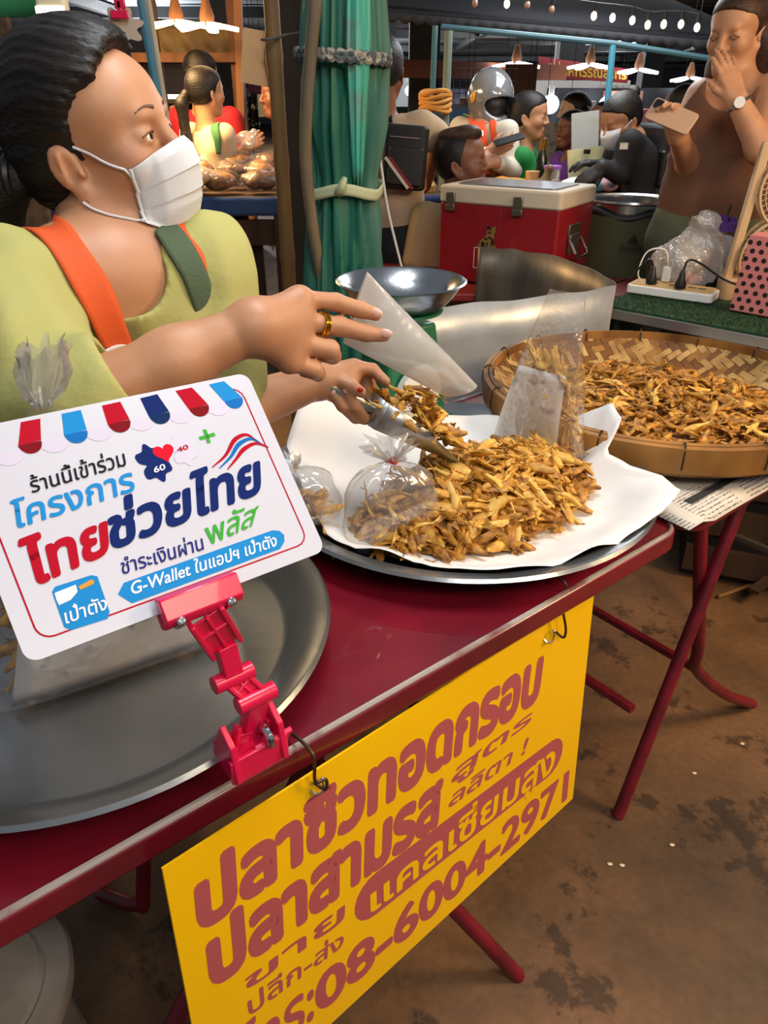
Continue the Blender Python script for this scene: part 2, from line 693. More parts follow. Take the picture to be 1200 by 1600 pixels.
# ------------------------------------------------------------------ yellow hanging board
SX = np.array([.727, .687, -.060]); SX /= np.linalg.norm(SX)
SY = np.array([-.021, .108, .994]); SY -= SX * (SX @ SY); SY /= np.linalg.norm(SY)
B = Board((.067, .702, .476), SX, SY)
YEL = mat('yellow_board', '#ffcc00', .38, col2='#f8c200', nscale=3)
PINK = mat('faded_red_paint', '#b45a5e', .7, spec=.1)
t = thing('sign_board', 'yellow hanging sign board with red Thai lettering', 'sign', (.067, .68, .25))
RB = np.stack([B.x, B.y, B.n], 1)
m = MB()
m.box(B.o, (.774, .442, .003), RB)
brd = m.build('board', YEL, t, smooth=False)
L = [("ปลาซิวทอดกรอบ", [(314, 1449), (838, 1090), (308, 1383), (846, 1027)], .055),
     ("ปลาสามรส", [(333, 1537), (683, 1284), (326, 1473), (688, 1222)], .055),
     ("สูตร", [(704, 1224), (826, 1128), (711, 1199), (832, 1110)], .018),
     ("ลลิตา !", [(699, 1262), (818, 1176), (706, 1240), (824, 1155)], .018),
     ("ขาย", [(384, 1546), (535, 1437), (383, 1527), (536, 1413)], .02),
     ("ปลีก-ส่ง", [(389, 1585), (534, 1477), (386, 1563), (536, 1458)], .016),
     ("โทร:", [(372, 1692), (488, 1588), (370, 1637), (488, 1533)], .02),
     ("08-6004-2971", [(496, 1582), (883, 1247), (493, 1528), (887, 1203)], .035)]
for s, q, bo in L:
    m = MB()
    B.text(m, s, q, .0018, bo, hc=.71 if s[0] == '0' else .57)
    m.build('lettering', PINK, brd, smooth=False)
m = MB()                                                  # tone mark over the third letter
B.text(m, '่', [(477, 1256), (517, 1227), (474, 1244), (514, 1215)], .0018, .01, hc=.9)
m = MB()
q = np.array([B.px(*p) for p in ((476, 1262), (478, 1250), (521, 1222), (518, 1236))])
B.poly(m, q, .0019, False)
q = np.array([B.px(*p) for p in ((498, 1258), (500, 1240), (510, 1232), (509, 1250))])
B.poly(m, q, .0019, False)
m.build('lettering', PINK, brd, smooth=False)
m = MB()
e0, e1 = B.px(566, 1411), B.px(870, 1176)
d = (e1 - e0) / np.linalg.norm(e1 - e0)
pn = np.array([-d[1], d[0]])
h0, h1 = np.linalg.norm(B.px(573, 1374) - B.px(560, 1447)) / 2, np.linalg.norm(B.px(877, 1146) - B.px(870, 1204)) / 2
hh = (h0 + h1) / 2
pts = [e0 + hh * .6 * d + hh * (math.cos(a) * -d + math.sin(a) * pn) for a in np.linspace(math.pi / 2, -math.pi / 2, 10)]
pts += [e1 - hh * .6 * d + hh * (math.cos(a) * d + math.sin(a) * pn) for a in np.linspace(-math.pi / 2, math.pi / 2, 10)]
B.poly(m, pts[::-1], .0017, False)
m.build('capsule_panel', PINK, brd, smooth=False)
m = MB()
B.text(m, "แคลเซี่ยมสูง", [(579, 1424), (862, 1203), (578, 1396), (867, 1168)], .0021, .022)
m.build('lettering', YEL, brd, smooth=False)
WIRE = mat('rusty_wire', '#5a4a3e', .45, .8)
for u, v in ((496, 1222), (856, 992)):
    p_ = B.w(B.px(u, v), .002)
    m = MB()
    m.tube(bez([p_ - B.x * .012 - B.y * .002, p_ - B.x * .010 + B.n * .006 - B.y * .006, p_ + B.n * .008 - B.y * .004, p_ + B.n * .008 + B.y * .010], 12), .0016, 6)
    m.ball(p_ + B.n * .008 + B.y * .011, .003, None, 8, 6)
    m.build('hook_screw', CHROME, t)
for (u, v), (hu, hv), lb in (((470, 1200), (436, 1116), 'bent wire hook over the table edge beside the pink clip'),
                             ((843, 968), (860, 893), 'bent wire hook over the table edge below the paper-lined tray')):
    q = B.w(B.px(u + 26, v + 18), .004)
    top = q + np.array([0, 0, TZ + .012 - q[2]]) - B.n * .0 + SX * -.012
    edge = top + B.n * .008
    back = top - B.n * .075
    m = MB()
    m.tube(bez([q + SX * -.008 + B.n * .0 + np.array([0, 0, .004]), q + B.n * .010 + np.array([0, 0, -.006]), q + B.n * .012 + np.array([0, 0, .012]), edge - np.array([0, 0, .045]), edge - np.array([0, 0, .006]), top - B.n * .015 + np.array([0, 0, .004]), back * .5 + top * .5 + np.array([0, 0, .002]), back - np.array([0, 0, .004])], 40), .0021, 8)
    tag(m.build('wire_hook', WIRE, base=q), lb, 'hook', 'wire hooks holding the yellow board')

# ------------------------------------------------------------------ white card in the pink clip
Rc = np.array([[.778, -.412, .475], [.628, .542, -.559], [-.027, .733, .68]])
KC = .95                                                  # card a little under A4
CB = Board(np.array([-.22, .616, 1.047 - EYE]) * KC + np.array([0, 0, EYE]), Rc[:, 0], Rc[:, 1])
CARD_W = mat('white_card', '#c8cad8', .35)
cols = {k: mat('print_' + k, v, .6, spec=.08) for k, v in dict(red='#b00a26', dark_red='#780e18', sky='#1f88cf', blue='#156bb8', navy='#0f2566', deep='#0e2c58',
        black='#1f1f26', green='#41a53c', lilac='#cfcbe0', violet='#2c2f78', white='#eef0f6', heart='#e0132e', tan='#d99a3c').items()}
t = thing('sign_card', 'white laminated card printed with a striped awning and Thai words', 'sign', (-.17, .53, .98))
m = MB()
m.rbox(CB.o, (.297 * KC, .21 * KC, .0016), .011, np.stack([CB.x, CB.y, CB.n], 1), 6)
card_o = m.build('card', CARD_W, t, smooth=False)


def prn(name, col, fn):
    q = MB()
    fn(q)
    return q.build(name, cols[col], card_o, smooth=False)


def award(q, tops, tip, part):
    """one stripe of the printed awning: a straight upper band or a rounded lower lobe"""
    a, b = CB.px(*tops[0]), CB.px(*tops[1])
    c = CB.px(*tip)
    ax = np.array([math.cos(math.radians(3)), math.sin(math.radians(3))])
    w = np.linalg.norm(b - a) * .60
    if part == 0:
        CB.poly(q, [a, c - ax * w, c + ax * w, b], .0012, False)
    else:
        CB.poly(q, [c + w * np.array([math.cos(x), math.sin(x)]) for x in np.linspace(math.pi, 2 * math.pi, 14)], .0013, False)


k = 520 / 1200


def cp(x, y):
    return (x * k, 560 + y * k)


for (a, b, tip, c1, c2) in (((75, 232), (145, 219), (107, 308), 'red', 'dark_red'), ((222, 202), (291, 188), (272, 270), 'sky', 'blue'), ((367, 172), (433, 158), (428, 232), 'red', 'dark_red'),
                            ((505, 146), (566, 131), (573, 203), 'navy', 'deep'), ((632, 119), (691, 107), (715, 177), 'red', 'dark_red'), ((752, 96), (806, 84), (840, 150), 'sky', 'blue')):
    prn('awning_stripe', c1, lambda q: award(q, (cp(*a), cp(*b)), cp(*tip), 0))
    prn('awning_stripe', c2, lambda q: award(q, (cp(*a), cp(*b)), cp(*tip), 1))
for tip in ((25, 335), (190, 290), (350, 250), (503, 215), (645, 190), (780, 163)):
    c = CB.px(*cp(*tip))
    prn('awning_scallop', 'lilac', lambda q: CB.poly(q, [c + .0135 * np.array([math.cos(x), math.sin(x)]) for x in np.linspace(math.pi, 2 * math.pi, 12)], .0011, False))
# red border line
w2, h2 = .1335 * KC, .0905 * KC
bp_ = [(-w2, .055), (-w2, -h2 + .012)]
bp_ += [(-w2 + .012 - .012 * math.cos(a), -h2 + .012 - .012 * math.sin(a)) for a in np.linspace(.3, 1.57, 5)]
bp_ += [(w2 - .012 + .012 * math.sin(a), -h2 + .012 - .012 * math.cos(a)) for a in np.linspace(0, 1.57, 5)]
bp_ += [(w2 - .012 + .012 * math.cos(a), h2 - .012 + .012 * math.sin(a)) for a in np.linspace(0, 1.57, 5)] + [(w2 - .022, h2)]


def border(q):
    for i in range(len(bp_) - 1):
        a, b = np.array(bp_[i]), np.array(bp_[i + 1])
        d = (b - a) / (np.linalg.norm(b - a) + 1e-9)
        n_ = np.array([-d[1], d[0]]) * .0007
        CB.poly(q, [a - n_ - d * .0003, b - n_ + d * .0003, b + n_ + d * .0003, a + n_ - d * .0003], .0011, False)


prn('border_line', 'red', border)
for s, q_, c, bo in (("ร้านนี้เข้าร่วม", [(50, 771), (197, 728), (46, 753), (193, 709)], 'black', .012),
                     ("โครงการ", [(22, 827), (210, 767), (18, 797), (206, 738)], 'sky', .02),
                     ("ไทย", [(50, 916), (168, 863), (36, 868), (164, 816)], 'red', .04),
                     ("ช่วยไทย", [(174, 858), (405, 769), (170, 811), (403, 722)], 'navy', .04),
                     ("พลัส", [(327, 852), (394, 822), (319, 826), (403, 792)], 'green', .012),
                     ("ชำระเงินผ่าน", [(191, 898), (318, 859), (188, 880), (315, 841)], 'violet', .012),
                     ("เป๋าตัง", [(103, 975), (167, 952), (100, 958), (165, 936)], 'white', .012)):
    prn('lettering', c, lambda m_: CB.text(m_, s, q_, .0016 if s[0] == 'เ' else .0014, bo))
prn('arrow_banner', 'sky', lambda q: CB.poly(q, [(184, 929), (193, 911), (425, 829), (436, 830), (443, 836), (444, 846), (437, 858), (206, 943)], .0012))
prn('lettering', 'white', lambda m_: CB.text(m_, "G-Wallet ในแอปฯ เป๋าตัง", [(205, 930), (432, 853), (204, 914), (430, 839)], .0014, .015))
prn('icon_panel', 'sky', lambda q: CB.poly(q, [(81, 925), (86, 917), (142, 899), (152, 901), (171, 956), (168, 967), (111, 985), (100, 980)], .0012))
prn('icon_mark', 'white', lambda q: CB.poly(q, [(85, 927), (118, 914), (121, 925), (110, 938), (92, 946), (88, 938)], .0015))
prn('icon_mark', 'tan', lambda q: CB.poly(q, [(122, 917), (142, 906), (147, 908), (146, 913), (125, 922)], .0015))


def jig(cx, cy_, w):
    c = CB.px(cx, cy_)
    out = []
    for x in np.linspace(0, 2 * math.pi, 72, endpoint=False):
        sq = 1 / max(abs(math.cos(x)), abs(math.sin(x)))
        kn = .42 * math.exp(-((x - math.pi / 2) / .22) ** 2) + .42 * math.exp(-((x - math.pi * 1.5) / .22) ** 2) - .38 * math.exp(-((x - math.pi) / .25) ** 2)
        out.append(c + w * (min(sq, 1.3) * .8 + kn) * np.array([math.cos(x + .12), math.sin(x + .12)]))
    return out


prn('puzzle_piece', 'lilac', lambda q: CB.poly(q, jig(284, 704, .014), .0012, False))
prn('puzzle_piece', 'navy', lambda q: CB.poly(q, jig(240, 724, .0165), .0013, False))
hc_ = CB.px(256, 708)
prn('heart', 'heart', lambda q: CB.poly(q, [hc_ + .00062 * np.array([16 * math.sin(a) ** 3, 13 * math.cos(a) - 5 * math.cos(2 * a) - 2 * math.cos(3 * a) - math.cos(4 * a)]) for a in np.linspace(0, 2 * math.pi, 30, endpoint=False)], .0015, False))
prn('lettering', 'white', lambda m_: CB.text(m_, "60", [(241, 740), (258, 734), (239, 731), (256, 725)], .0016, .02, hc=.71))
prn('lettering', 'red', lambda m_: CB.text(m_, "40", [(277, 708), (294, 702), (275, 701), (292, 695)], .0016, .02, hc=.71))
prn('plus_mark', 'green', lambda q: (CB.stroke(q, [(311, 686), (323, 683), (335, 679)], .0035, .0014), CB.stroke(q, [(319, 672), (323, 683), (326, 693)], .0035, .0014)))
for off, c in ((0, 'red'), (8, 'blue'), (17, 'red')):
    prn('wave_ribbon', c, lambda q: CB.stroke(q, [(331 + off * 1.4, 731 + off * .2), (352 + off, 712 + off * .3), (366 + off * .8, 688 + off * .9), (385 + off * .8, 680 + off * .8), (402 + off, 692 + off * .45)], np.linspace(.001, .0042, 10).tolist() + np.linspace(.0042, .0012, 10).tolist(), .0014))

# pink clip: jaws on the card, jointed arm, foot on the tray rim
HOT = mat('hot_pink_plastic', '#e0174f', .3, coat=.2)
ft = at(392, 1172, z=TZ + .05)
t = thing('sign_clip', 'hot pink plastic clip stand holding the white card', 'clip', ft)
jc = CB.w(CB.px(308, 938), .004)
jx, jy, jn = CB.x, CB.y, CB.n
JR = np.stack([jx, jy, jn], 1)
m = MB()
top = [(-.0135, .0), (-.006, .012), (.010, .012), (.013, .004), (.008, -.004), (-.010, -.004)]
m.prism([(p[0], p[1]) for p in [(-.014, 0), (-.009, .013), (.011, .010), (.015, .002), (.015, 0)]], .074, jc + jn * .002, np.stack([-jy, jn, -jx], 1))
m.build('jaw', HOT, t, bevel=.002)
m = MB()
m.prism([(-.012, 0), (-.009, -.008), (.012, -.010), (.015, 0)], .070, jc - jn * .008, np.stack([-jy, jn, -jx], 1))
m.build('jaw', HOT, t, bevel=.002)
for s in (-1, 1):
    m = MB()
    m.box(jc + jx * s * .024 - jy * .013 + jn * .004, (.009, .010, .016), JR)
    m.build('spring', CHROME, t, bevel=.0025)
pts = [jc - jy * .016, at(352, 1010, Y=.545), at(364, 1058, Y=.545), at(400, 1090, Y=.545), at(394, 1130, Y=.55), ft + np.array([0, .0, .012])]
VW = np.array([0, -CP, SP]) * 1.0                        # roughly towards an onlooker
for i, (a, b, w) in enumerate(((0, 1, .036), (1, 2, .019), (2, 3, .026), (3, 4, .022), (4, 5, .040))):
    p, q = np.array(pts[a]), np.array(pts[b])
    d = q - p
    Rr = frame(d, jx)
    m = MB()
    if i in (0, 2, 4):
        for sd in (-1, 1):
            m.box((p + q) / 2 + Rr[:, 0] * sd * (w / 2 - .003), (.005, .012, np.linalg.norm(d) + .004), Rr)
        m.box((p + q) / 2, (w, .003, np.linalg.norm(d) * .96), Rr)
        m.box((p * .6 + q * .4), (w, .009, .004), Rr)
        m.box((p + q) / 2, (.003, .009, np.linalg.norm(d)), Rr)
    else:
        m.box((p + q) / 2, (w, .014, np.linalg.norm(d) + .006), Rr)
    m.build('arm', HOT, t, bevel=.0012)
for p in pts[2:4]:
    m = MB()
    m.tube([np.array(p) - jx * .021, np.array(p) + jx * .021], .0092, 14)
    m.build('hinge', HOT, t, bevel=.001)
m = MB()
for sd in (-1, 1):
    m.prism([(-.026, -.012), (-.019, .032), (.0, .048), (.018, .016), (.026, -.006), (.014, -.014)], .007, ft + E * sd * .027 + np.array([0, 0, .004]), np.stack([N, np.array([0, 0, 1.]), E], 1))
m.box(ft + np.array([0, 0, .012]) + N * .004, (.060, .040, .006), RT)
m.box(ft - N * .018 + np.array([0, 0, .004]), (.066, .006, .030), RT)
m.box(ft + E * .018 - N * .012 + np.array([0, 0, .009]), (.044, .006, .026), RT @ rotm('X', .5))
m.box(ft + np.array([0, 0, -.012]) + N * .0, (.060, .040, .005), RT)
m.build('foot', HOT, t, bevel=.0015)
m = MB()
cc = ft + E * .012 - N * .012 + np.array([0, 0, .022])
m.tube([cc + .012 * (math.cos(a) * N + math.sin(a) * np.array([0, 0, 1.])) for a in np.linspace(-.6, 3.4, 14)], .0045, 8)
m.build('spring', CHROME, t)
# ------------------------------------------------------------------ fried fish
ft_ = NT('fried_fish')
mp = ft_.coords()
nz = ft_.n('TexNoise', i_Scale=75, i_Detail=4)
ft_.l(mp, 'Vector', nz, 'Vector')
oi = ft_.n('ObjectInfo')
ad = ft_.n('Math', operation='MULTIPLY_ADD')
ad.inputs[1].default_value = .42
ad.inputs[2].default_value = -.2
ft_.l(oi, 'Random', ad, 0)
a2 = ft_.n('Math', operation='ADD')
ft_.l(nz, 'Fac', a2, 0)
ft_.l(ad, 0, a2, 1)
rp = ft_.ramp([(.15, '#6e4212'), (.34, '#ad7524'), (.54, '#d19c3c'), (.82, '#e8c268')])
ft_.l(a2, 0, rp, 'Fac')
ft_.l(rp, 'Color', ft_.b, 'Base Color')
ft_.b.inputs['Roughness'].default_value = .5
bp = ft_.n('Bump', i_Strength=.6, i_Distance=.002)
ft_.l(nz, 'Fac', bp, 'Height')
ft_.l(bp, 'Normal', ft_.b, 'Normal')
FISH = ft_.m


def fish_geo(seed):
    r = np.random.default_rng(seed)
    Lf = r.uniform(.052, .080)
    n, k = 8, 6
    hgt = np.array([.45, .85, 1, .95, .75, .5, .3, .22]) * r.uniform(.0062, .0082)
    wid = np.array([.45, .85, 1, .92, .72, .5, .3, .18]) * r.uniform(.0052, .0068)
    x = np.linspace(-.5, .42, n) * Lf
    cur, tw = r.uniform(-9, 9), r.uniform(-8, 8)
    v, f = [], []
    for i in range(n):
        oy, oz = cur * x[i] ** 2 + r.normal() * .0006, tw * x[i] ** 2 * .7 + r.normal() * .0005
        for q in range(k):
            a = 2 * math.pi * q / k
            s = 1 + r.uniform(-.2, .2)
            v.append((x[i], oy + wid[i] * s * math.cos(a), oz + hgt[i] * s * math.sin(a)))
    for i in range(n - 1):
        f += [(i * k + q, i * k + (q + 1) % k, (i + 1) * k + (q + 1) % k, (i + 1) * k + q) for q in range(k)]
    f += [tuple(range(k - 1, -1, -1)), tuple((n - 1) * k + q for q in range(k))]

    def blade(a, b, c, th):
        m0 = len(v)
        for p in (a, b, c):
            v.append((p[0], p[1] - th, p[2]))
            v.append((p[0], p[1] + th, p[2]))
        f.extend([(m0, m0 + 2, m0 + 4), (m0 + 5, m0 + 3, m0 + 1), (m0, m0 + 1, m0 + 3, m0 + 2), (m0 + 2, m0 + 3, m0 + 5, m0 + 4), (m0 + 4, m0 + 5, m0 + 1, m0)])
    e = v[(n - 1) * k]
    ty, tz = cur * x[-1] ** 2, tw * x[-1] ** 2 * .7
    for s in (-1, 1):                                     # tail lobes
        blade((x[-1] - .002, ty, tz), (x[-1] + Lf * .16, ty + r.normal() * .004, tz + s * .006), (x[-1] + Lf * .10, ty + r.normal() * .003, tz + s * .001), .0006)
    blade((x[2], cur * x[2] ** 2, hgt[2] * .8), (x[4] + .004, cur * x[3] ** 2 + r.normal() * .002, hgt[2] + .003), (x[4], cur * x[4] ** 2, hgt[4] * .7), .0006)
    blade((x[1], cur * x[1] ** 2, -hgt[1] * .6), (x[3], cur * x[2] ** 2 + r.normal() * .004, -hgt[2] - .004), (x[3], cur * x[3] ** 2, -hgt[3] * .7), .0006)
    return np.array(v), f


FG = [fish_geo(100 + i) for i in range(10)]
FM = []
for i, (v, f) in enumerate(FG):
    me = bpy.data.meshes.new('fried_fish')
    me.from_pydata(v.tolist(), [], f)
    me.materials.append(FISH)
    me.polygons.foreach_set('use_smooth', [True] * len(me.polygons))
    me.set_sharp_from_angle(angle=math.radians(60))
    FM.append(me)


def frot(nrm, tilt=.45, r=rng):
    n_ = np.asarray(nrm, float) + r.normal(size=3) * tilt * .5
    R = frame(n_)
    roll = r.normal() * .7 + math.pi / 2
    return R @ rotm('Z', r.uniform(0, 6.28)) @ rotm('X', roll)


def fish(p, R, label, group, s=1.0):
    o = bpy.data.objects.new('fried_fish', FM[rng.integers(len(FM))])
    M4 = Matrix(np.asarray(R * s).tolist()).to_4x4()
    M4.translation = Vector([float(x) for x in p])
    o.matrix_world = M4
    LINK(o)
    return tag(o, label, 'fried fish', group)


def fish_mass(name, pts, parent=None, label=None, base=None, extra=None, s=1.0):
    m = MB()
    if extra is not None:
        m.add(*extra)
    for p, R in pts:
        v, f = FG[rng.integers(len(FG))]
        m.add(v @ (R * s).T + p, f)
    o = m.build(name, FISH, parent, base=base, angle=60)
    o['kind'] = 'stuff'
    if label:
        tag(o, label, 'fried fish', kind='stuff')
    return o


def dome(c, ax, ay, A, B_, fn, z0, nr=10, na=36):
    """closed lump whose top is fn(rho, ang)"""
    v, f = [(c[0], c[1], fn(0, 0))], []
    for i in range(1, nr + 1):
        for k in range(na):
            a, rho = 2 * math.pi * k / na, i / nr
            p = c[:2] + rho * (math.cos(a) * ax * A[:2] + math.sin(a) * ay * B_[:2])
            v.append((p[0], p[1], fn(rho, a)))
    for k in range(na):
        f.append((0, 1 + k, 1 + (k + 1) % na))
    for i in range(nr - 1):
        a, b = 1 + i * na, 1 + (i + 1) * na
        f += [(a + k, b + k, b + (k + 1) % na, a + (k + 1) % na) for k in range(na)]
    m0 = len(v)
    for k in range(na):
        q = v[1 + (nr - 1) * na + k]
        v.append((q[0], q[1], z0))
    b, t_ = m0, 1 + (nr - 1) * na
    f += [(t_ + k, b + k, b + (k + 1) % na, t_ + (k + 1) % na) for k in range(na)]
    f.append(tuple(b + k for k in range(na))[::-1])
    return np.array(v), f


# --- white paper lining the tray
ctl = [(447, 695, .805), (475, 612, .885), (522, 630, .85), (572, 662, .80), (650, 655, .79), (720, 650, .79), (800, 650, .79), (885, 655, .80), (925, 645, .835), (956, 630, .87), (972, 657, .862),
       (945, 712, .812), (985, 735, .805), (1030, 742, .80), (1063, 768, .808), (1036, 800, .796), (965, 850, .786), (868, 886, .784), (780, 894, .789), (700, 892, .783), (640, 876, .784), (560, 860, .783), (508, 838, .784), (475, 770, .788)]
OUT = np.array([at(u, v, z=z) for u, v, z in ctl])
cen = np.array([T2[0], T2[1], TZ + .010])
an = np.unwrap(np.arctan2(OUT[:, 1] - cen[1], OUT[:, 0] - cen[0]))
o_ = np.argsort(np.mod(an, 2 * math.pi))
an_, OU = np.mod(an, 2 * math.pi)[o_], OUT[o_]
aa = np.linspace(0, 2 * math.pi, 145)[:-1]
ext = np.concatenate([an_ - 2 * math.pi, an_, an_ + 2 * math.pi])
oo = np.stack([np.interp(aa, ext, np.tile(OU[:, i], 3)) for i in range(3)], 1)
P = []
for rho in np.linspace(.02, 1, 30):
    xy = cen[:2] + rho * (oo[:, :2] - cen[:2])
    rr = np.linalg.norm(xy - T2, axis=1)
    e = np.clip((rho - .62) / .38, 0, 1) ** 1.5
    z = cen[2] + np.clip(rr - R2 * .82, 0, None) * .5
    z = np.minimum(z, TZ + .05)
    z = np.maximum(z * (1 - e) + oo[:, 2] * e, z)
    q = np.c_[xy, z]
    q[:, 2] += (.0030 + .0075 * e) * np.abs(sines(q, 5, 30, 3)) + .0010 * sines(q, 9, 95, 1)
    P.append(q)
m = MB()
m.grid(np.array(P), wrap=True)
tag(m.build('paper_liner', PAPER, base=cen, solid=.0006, angle=50), 'crumpled white paper lining the fish tray with corners standing up', 'paper')

# --- the heap on the tray
hc = at(750, 776, z=.775)
HA, HB = .248, .130


def heap(rho, a=0):
    return TZ + .024 + .078 * max(0, 1 - rho ** 2) ** .75 + .006 * math.sin(a * 3 + 1) * rho * (1 - rho)


under = []
for _ in range(300):
    a, rho = rng.uniform(0, 6.283), math.sqrt(rng.uniform(0, 1))
    p = hc[:2] + rho * (math.cos(a) * HA * E[:2] + math.sin(a) * HB * N[:2])
    under.append((np.array([p[0], p[1], heap(rho, a) - .001]), frot((math.cos(a) * rho * .5, math.sin(a) * rho * .5, 1))))
fish_mass('fried_fish_heap', under, label='underlayer of golden fried fish in the heap on white paper', base=(hc[0], hc[1], TZ + .018),
          extra=dome(hc, HA * .93, HB * .93, E, N, lambda r_, a: heap(r_, a) - .006, TZ + .016))
for i in range(150):
    a, rho = rng.uniform(0, 6.283), math.sqrt(rng.uniform(0, 1)) * 1.05
    if math.sin(a) > .75 and rng.random() < .5:
        a = -a
    p = hc[:2] + rho * (math.cos(a) * HA * E[:2] + math.sin(a) * HB * N[:2])
    d = math.cos(a) * E + math.sin(a) * N
    fish((p[0], p[1], heap(min(rho, 1), a) + .006), frot(d * rho * .7 + np.array([0, 0, 1]), .6), 'small golden fried fish in the heap on the paper-lined tray', 'fried fish heaped on the tray', rng.uniform(1.0, 1.35))

# --- scoop with fish, held in the far hand
SCOOP = mat('aluminium_scoop', '#b4b5b3', .38, 1, bump=.1)
sh, sl = at(566, 612, Y=1.095), at(712, 672, Y=1.16)
sd = sl - sh
slen = np.linalg.norm(sd)
SR = frame(np.cross(sd, np.cross(np.array([0, 0, 1.]), sd)), sd)     # x along scoop, z up
t = thing('scoop', 'aluminium scoop full of fried fish in the far hand', 'scoop', (sh + sl) / 2 - SR[:, 2] * .03)


def sq(x, y, z):
    return sh + SR @ np.array([x, y, z])


m = MB()
L0, W0 = slen, .052
P = []
for x, w, hgt in ((.03, .040, .046), (.06, .050, .044), (.10, .055, .034), (L0 - .004, .058, .006)):
    row = []
    for y, z in ((-w, hgt), (-w * .94, hgt * .4), (-w * .8, .0), (0, -.003), (w * .8, 0), (w * .94, hgt * .4), (w, hgt)):
        row.append(sq(x, y, z - .042))
    P.append(row)
m.grid(np.array(P))
m.add([sq(.03, y, z - .042) for y, z in ((-.04, .046), (-.0376, .018), (-.032, 0), (0, -.003), (.032, 0), (.0376, .018), (.04, .046))], [(0, 1, 2, 3, 4, 5, 6)])
m.build('bowl', SCOOP, t, solid=.0012, angle=30)
m = MB()
m.tube([sq(.03, 0, -.018), sq(-.03, 0, -.014), sq(-.07, 0, -.012)], [.009, .011, .012], 10)
m.build('handle', SCOOP, t)
for i in range(58):
    x, y = rng.uniform(.03, L0 + .004), rng.uniform(-.048, .048)
    hz = .062 * math.exp(-((x - L0 * .5) / .05) ** 2) * (1 - (y / .06) ** 2)
    lay = rng.uniform(-.014, 1) * hz
    fish(sq(x, y, -.024 + max(lay, -.004) + .012), SR @ frot((0, 0, 1), 1.0), 'small fried fish piled in the aluminium scoop', 'fried fish in the scoop', rng.uniform(.8, 1.05))

# ------------------------------------------------------------------ plastic bags of fish
def pouch(name, label, c, w, d, h, R, tuft, n_fish, flabel, fgroup, knot_col):
    """tied clear bag with a gathered neck"""
    t = thing(name, label, 'bag', c, 'tied clear bags of fish on the paper')
    prof = [(.0, 0), (.90, .002), (1.0, .05), (1.02, .22), (.98, .45), (.92, .64), (.82, .78), (.62, .89), (.30, .965), (.08, 1.0)]
    prof = np.array(prof)
    zz = np.linspace(0, len(prof) - 1, 34)
    pr = [(np.interp(q, range(len(prof)), prof[:, 0]), np.interp(q, range(len(prof)), prof[:, 1])) for q in zz]
    m = MB()
    P = []
    K = 60
    for r, z in pr:
        row = []
        for k_ in range(K):
            a = 2 * math.pi * k_ / K
            cs, sn = math.cos(a), math.sin(a)
            sup = (abs(cs) ** 3.0 + abs(sn) ** 3.0) ** (-1 / 3.0) if z < .6 else 1.0 + ((abs(cs) ** 3 + abs(sn) ** 3) ** (-1 / 3) - 1) * max(0, (1 - z) / .4)
            g = 1 + .10 * math.sin(a * 13 + 1) * max(0, (z - .55)) * 2 + .03 * math.sin(a * 5 + z * 9)
            row.append(np.array(c) + R @ np.array([r * w * cs * sup * g, r * d * sn * sup * g, z * h]))
        P.append(row)
    m.grid(np.array(P), wrap=True)
    m.build('film', CLEAR, t, angle=80)
    m = MB()
    P = []
    for i, (r, z) in enumerate(((.09, 0), (.16, .25), (.32, .6), (.46, 1))):
        P.append([np.array(c) + R @ (np.array([0, 0, h]) + tuft * z + w * r * (1 + .45 * math.sin(k_ * 2.4)) * np.array([math.cos(2 * math.pi * k_ / 30), math.sin(2 * math.pi * k_ / 30), .2 * math.sin(k_ * 3.1)])) for k_ in range(30)])
    m.grid(np.array(P), wrap=True)
    m.build('gathered_neck', CLEAR_MILKY, t, angle=80)
    m = MB()
    m.tube([np.array(c) + R @ np.array([w * .10 * math.cos(a), w * .10 * math.sin(a), h + .002 * math.sin(2 * a)]) for a in np.linspace(0, 6.0, 16)], .0022, 6)
    m.build('rubber_band', mat(name + '_band', knot_col, .5), t)
    for i in range(n_fish):
        a, rho = rng.uniform(0, 6.28), math.sqrt(rng.random()) * .72
        p = np.array(c) + R @ np.array([w * rho * math.cos(a), d * rho * math.sin(a), h * rng.uniform(.10, .42)])
        fish(p, R @ frot((0, 0, 1), .8), flabel, fgroup, .95)
    return t


fb = at(612, 868, z=TZ + .016)
RB1 = np.stack([SX, np.cross(np.array([0, 0, 1.]), SX), np.array([0, 0, 1.])], 1)
fw = np.array([math.cos(.25), math.sin(.25), 0])
RBag = np.stack([fw, np.array([-fw[1], fw[0], 0]), np.array([0, 0, 1.])], 1)
kz = at(590, 738, Y=1.0)
pouch('fish_bag', 'clear tied bag of fried fish with red band, in front of the heap', fb + np.array([.0, .045, 0]), .076, .042, kz[2] - fb[2] + .012, RBag, np.array([-.004, .0, .030]), 26,
      'fried fish inside the clear bag with the red band', 'fried fish in the red-banded bag', '#d8322c')
fb2 = at(478, 822, z=TZ + .045)
pouch('fish_bag', 'clear tied bag of fried fish half hidden behind the white card', np.array([fb2[0] - .005, fb2[1] + .02, TZ + .052]), .062, .042, .085, RBag @ rotm('Y', -.12), np.array([-.02, .0, .02]), 14,
      'fried fish inside the bag half hidden behind the white card', 'fried fish in the half hidden bag', '#e8e4e0')

SPOT = mat('oil_spotted_paper', '#efecea', .6, col2='#aeaab0', nscale=30, lo=.60, hi=.68, detail=1.5, bump=.2, bscale=12)


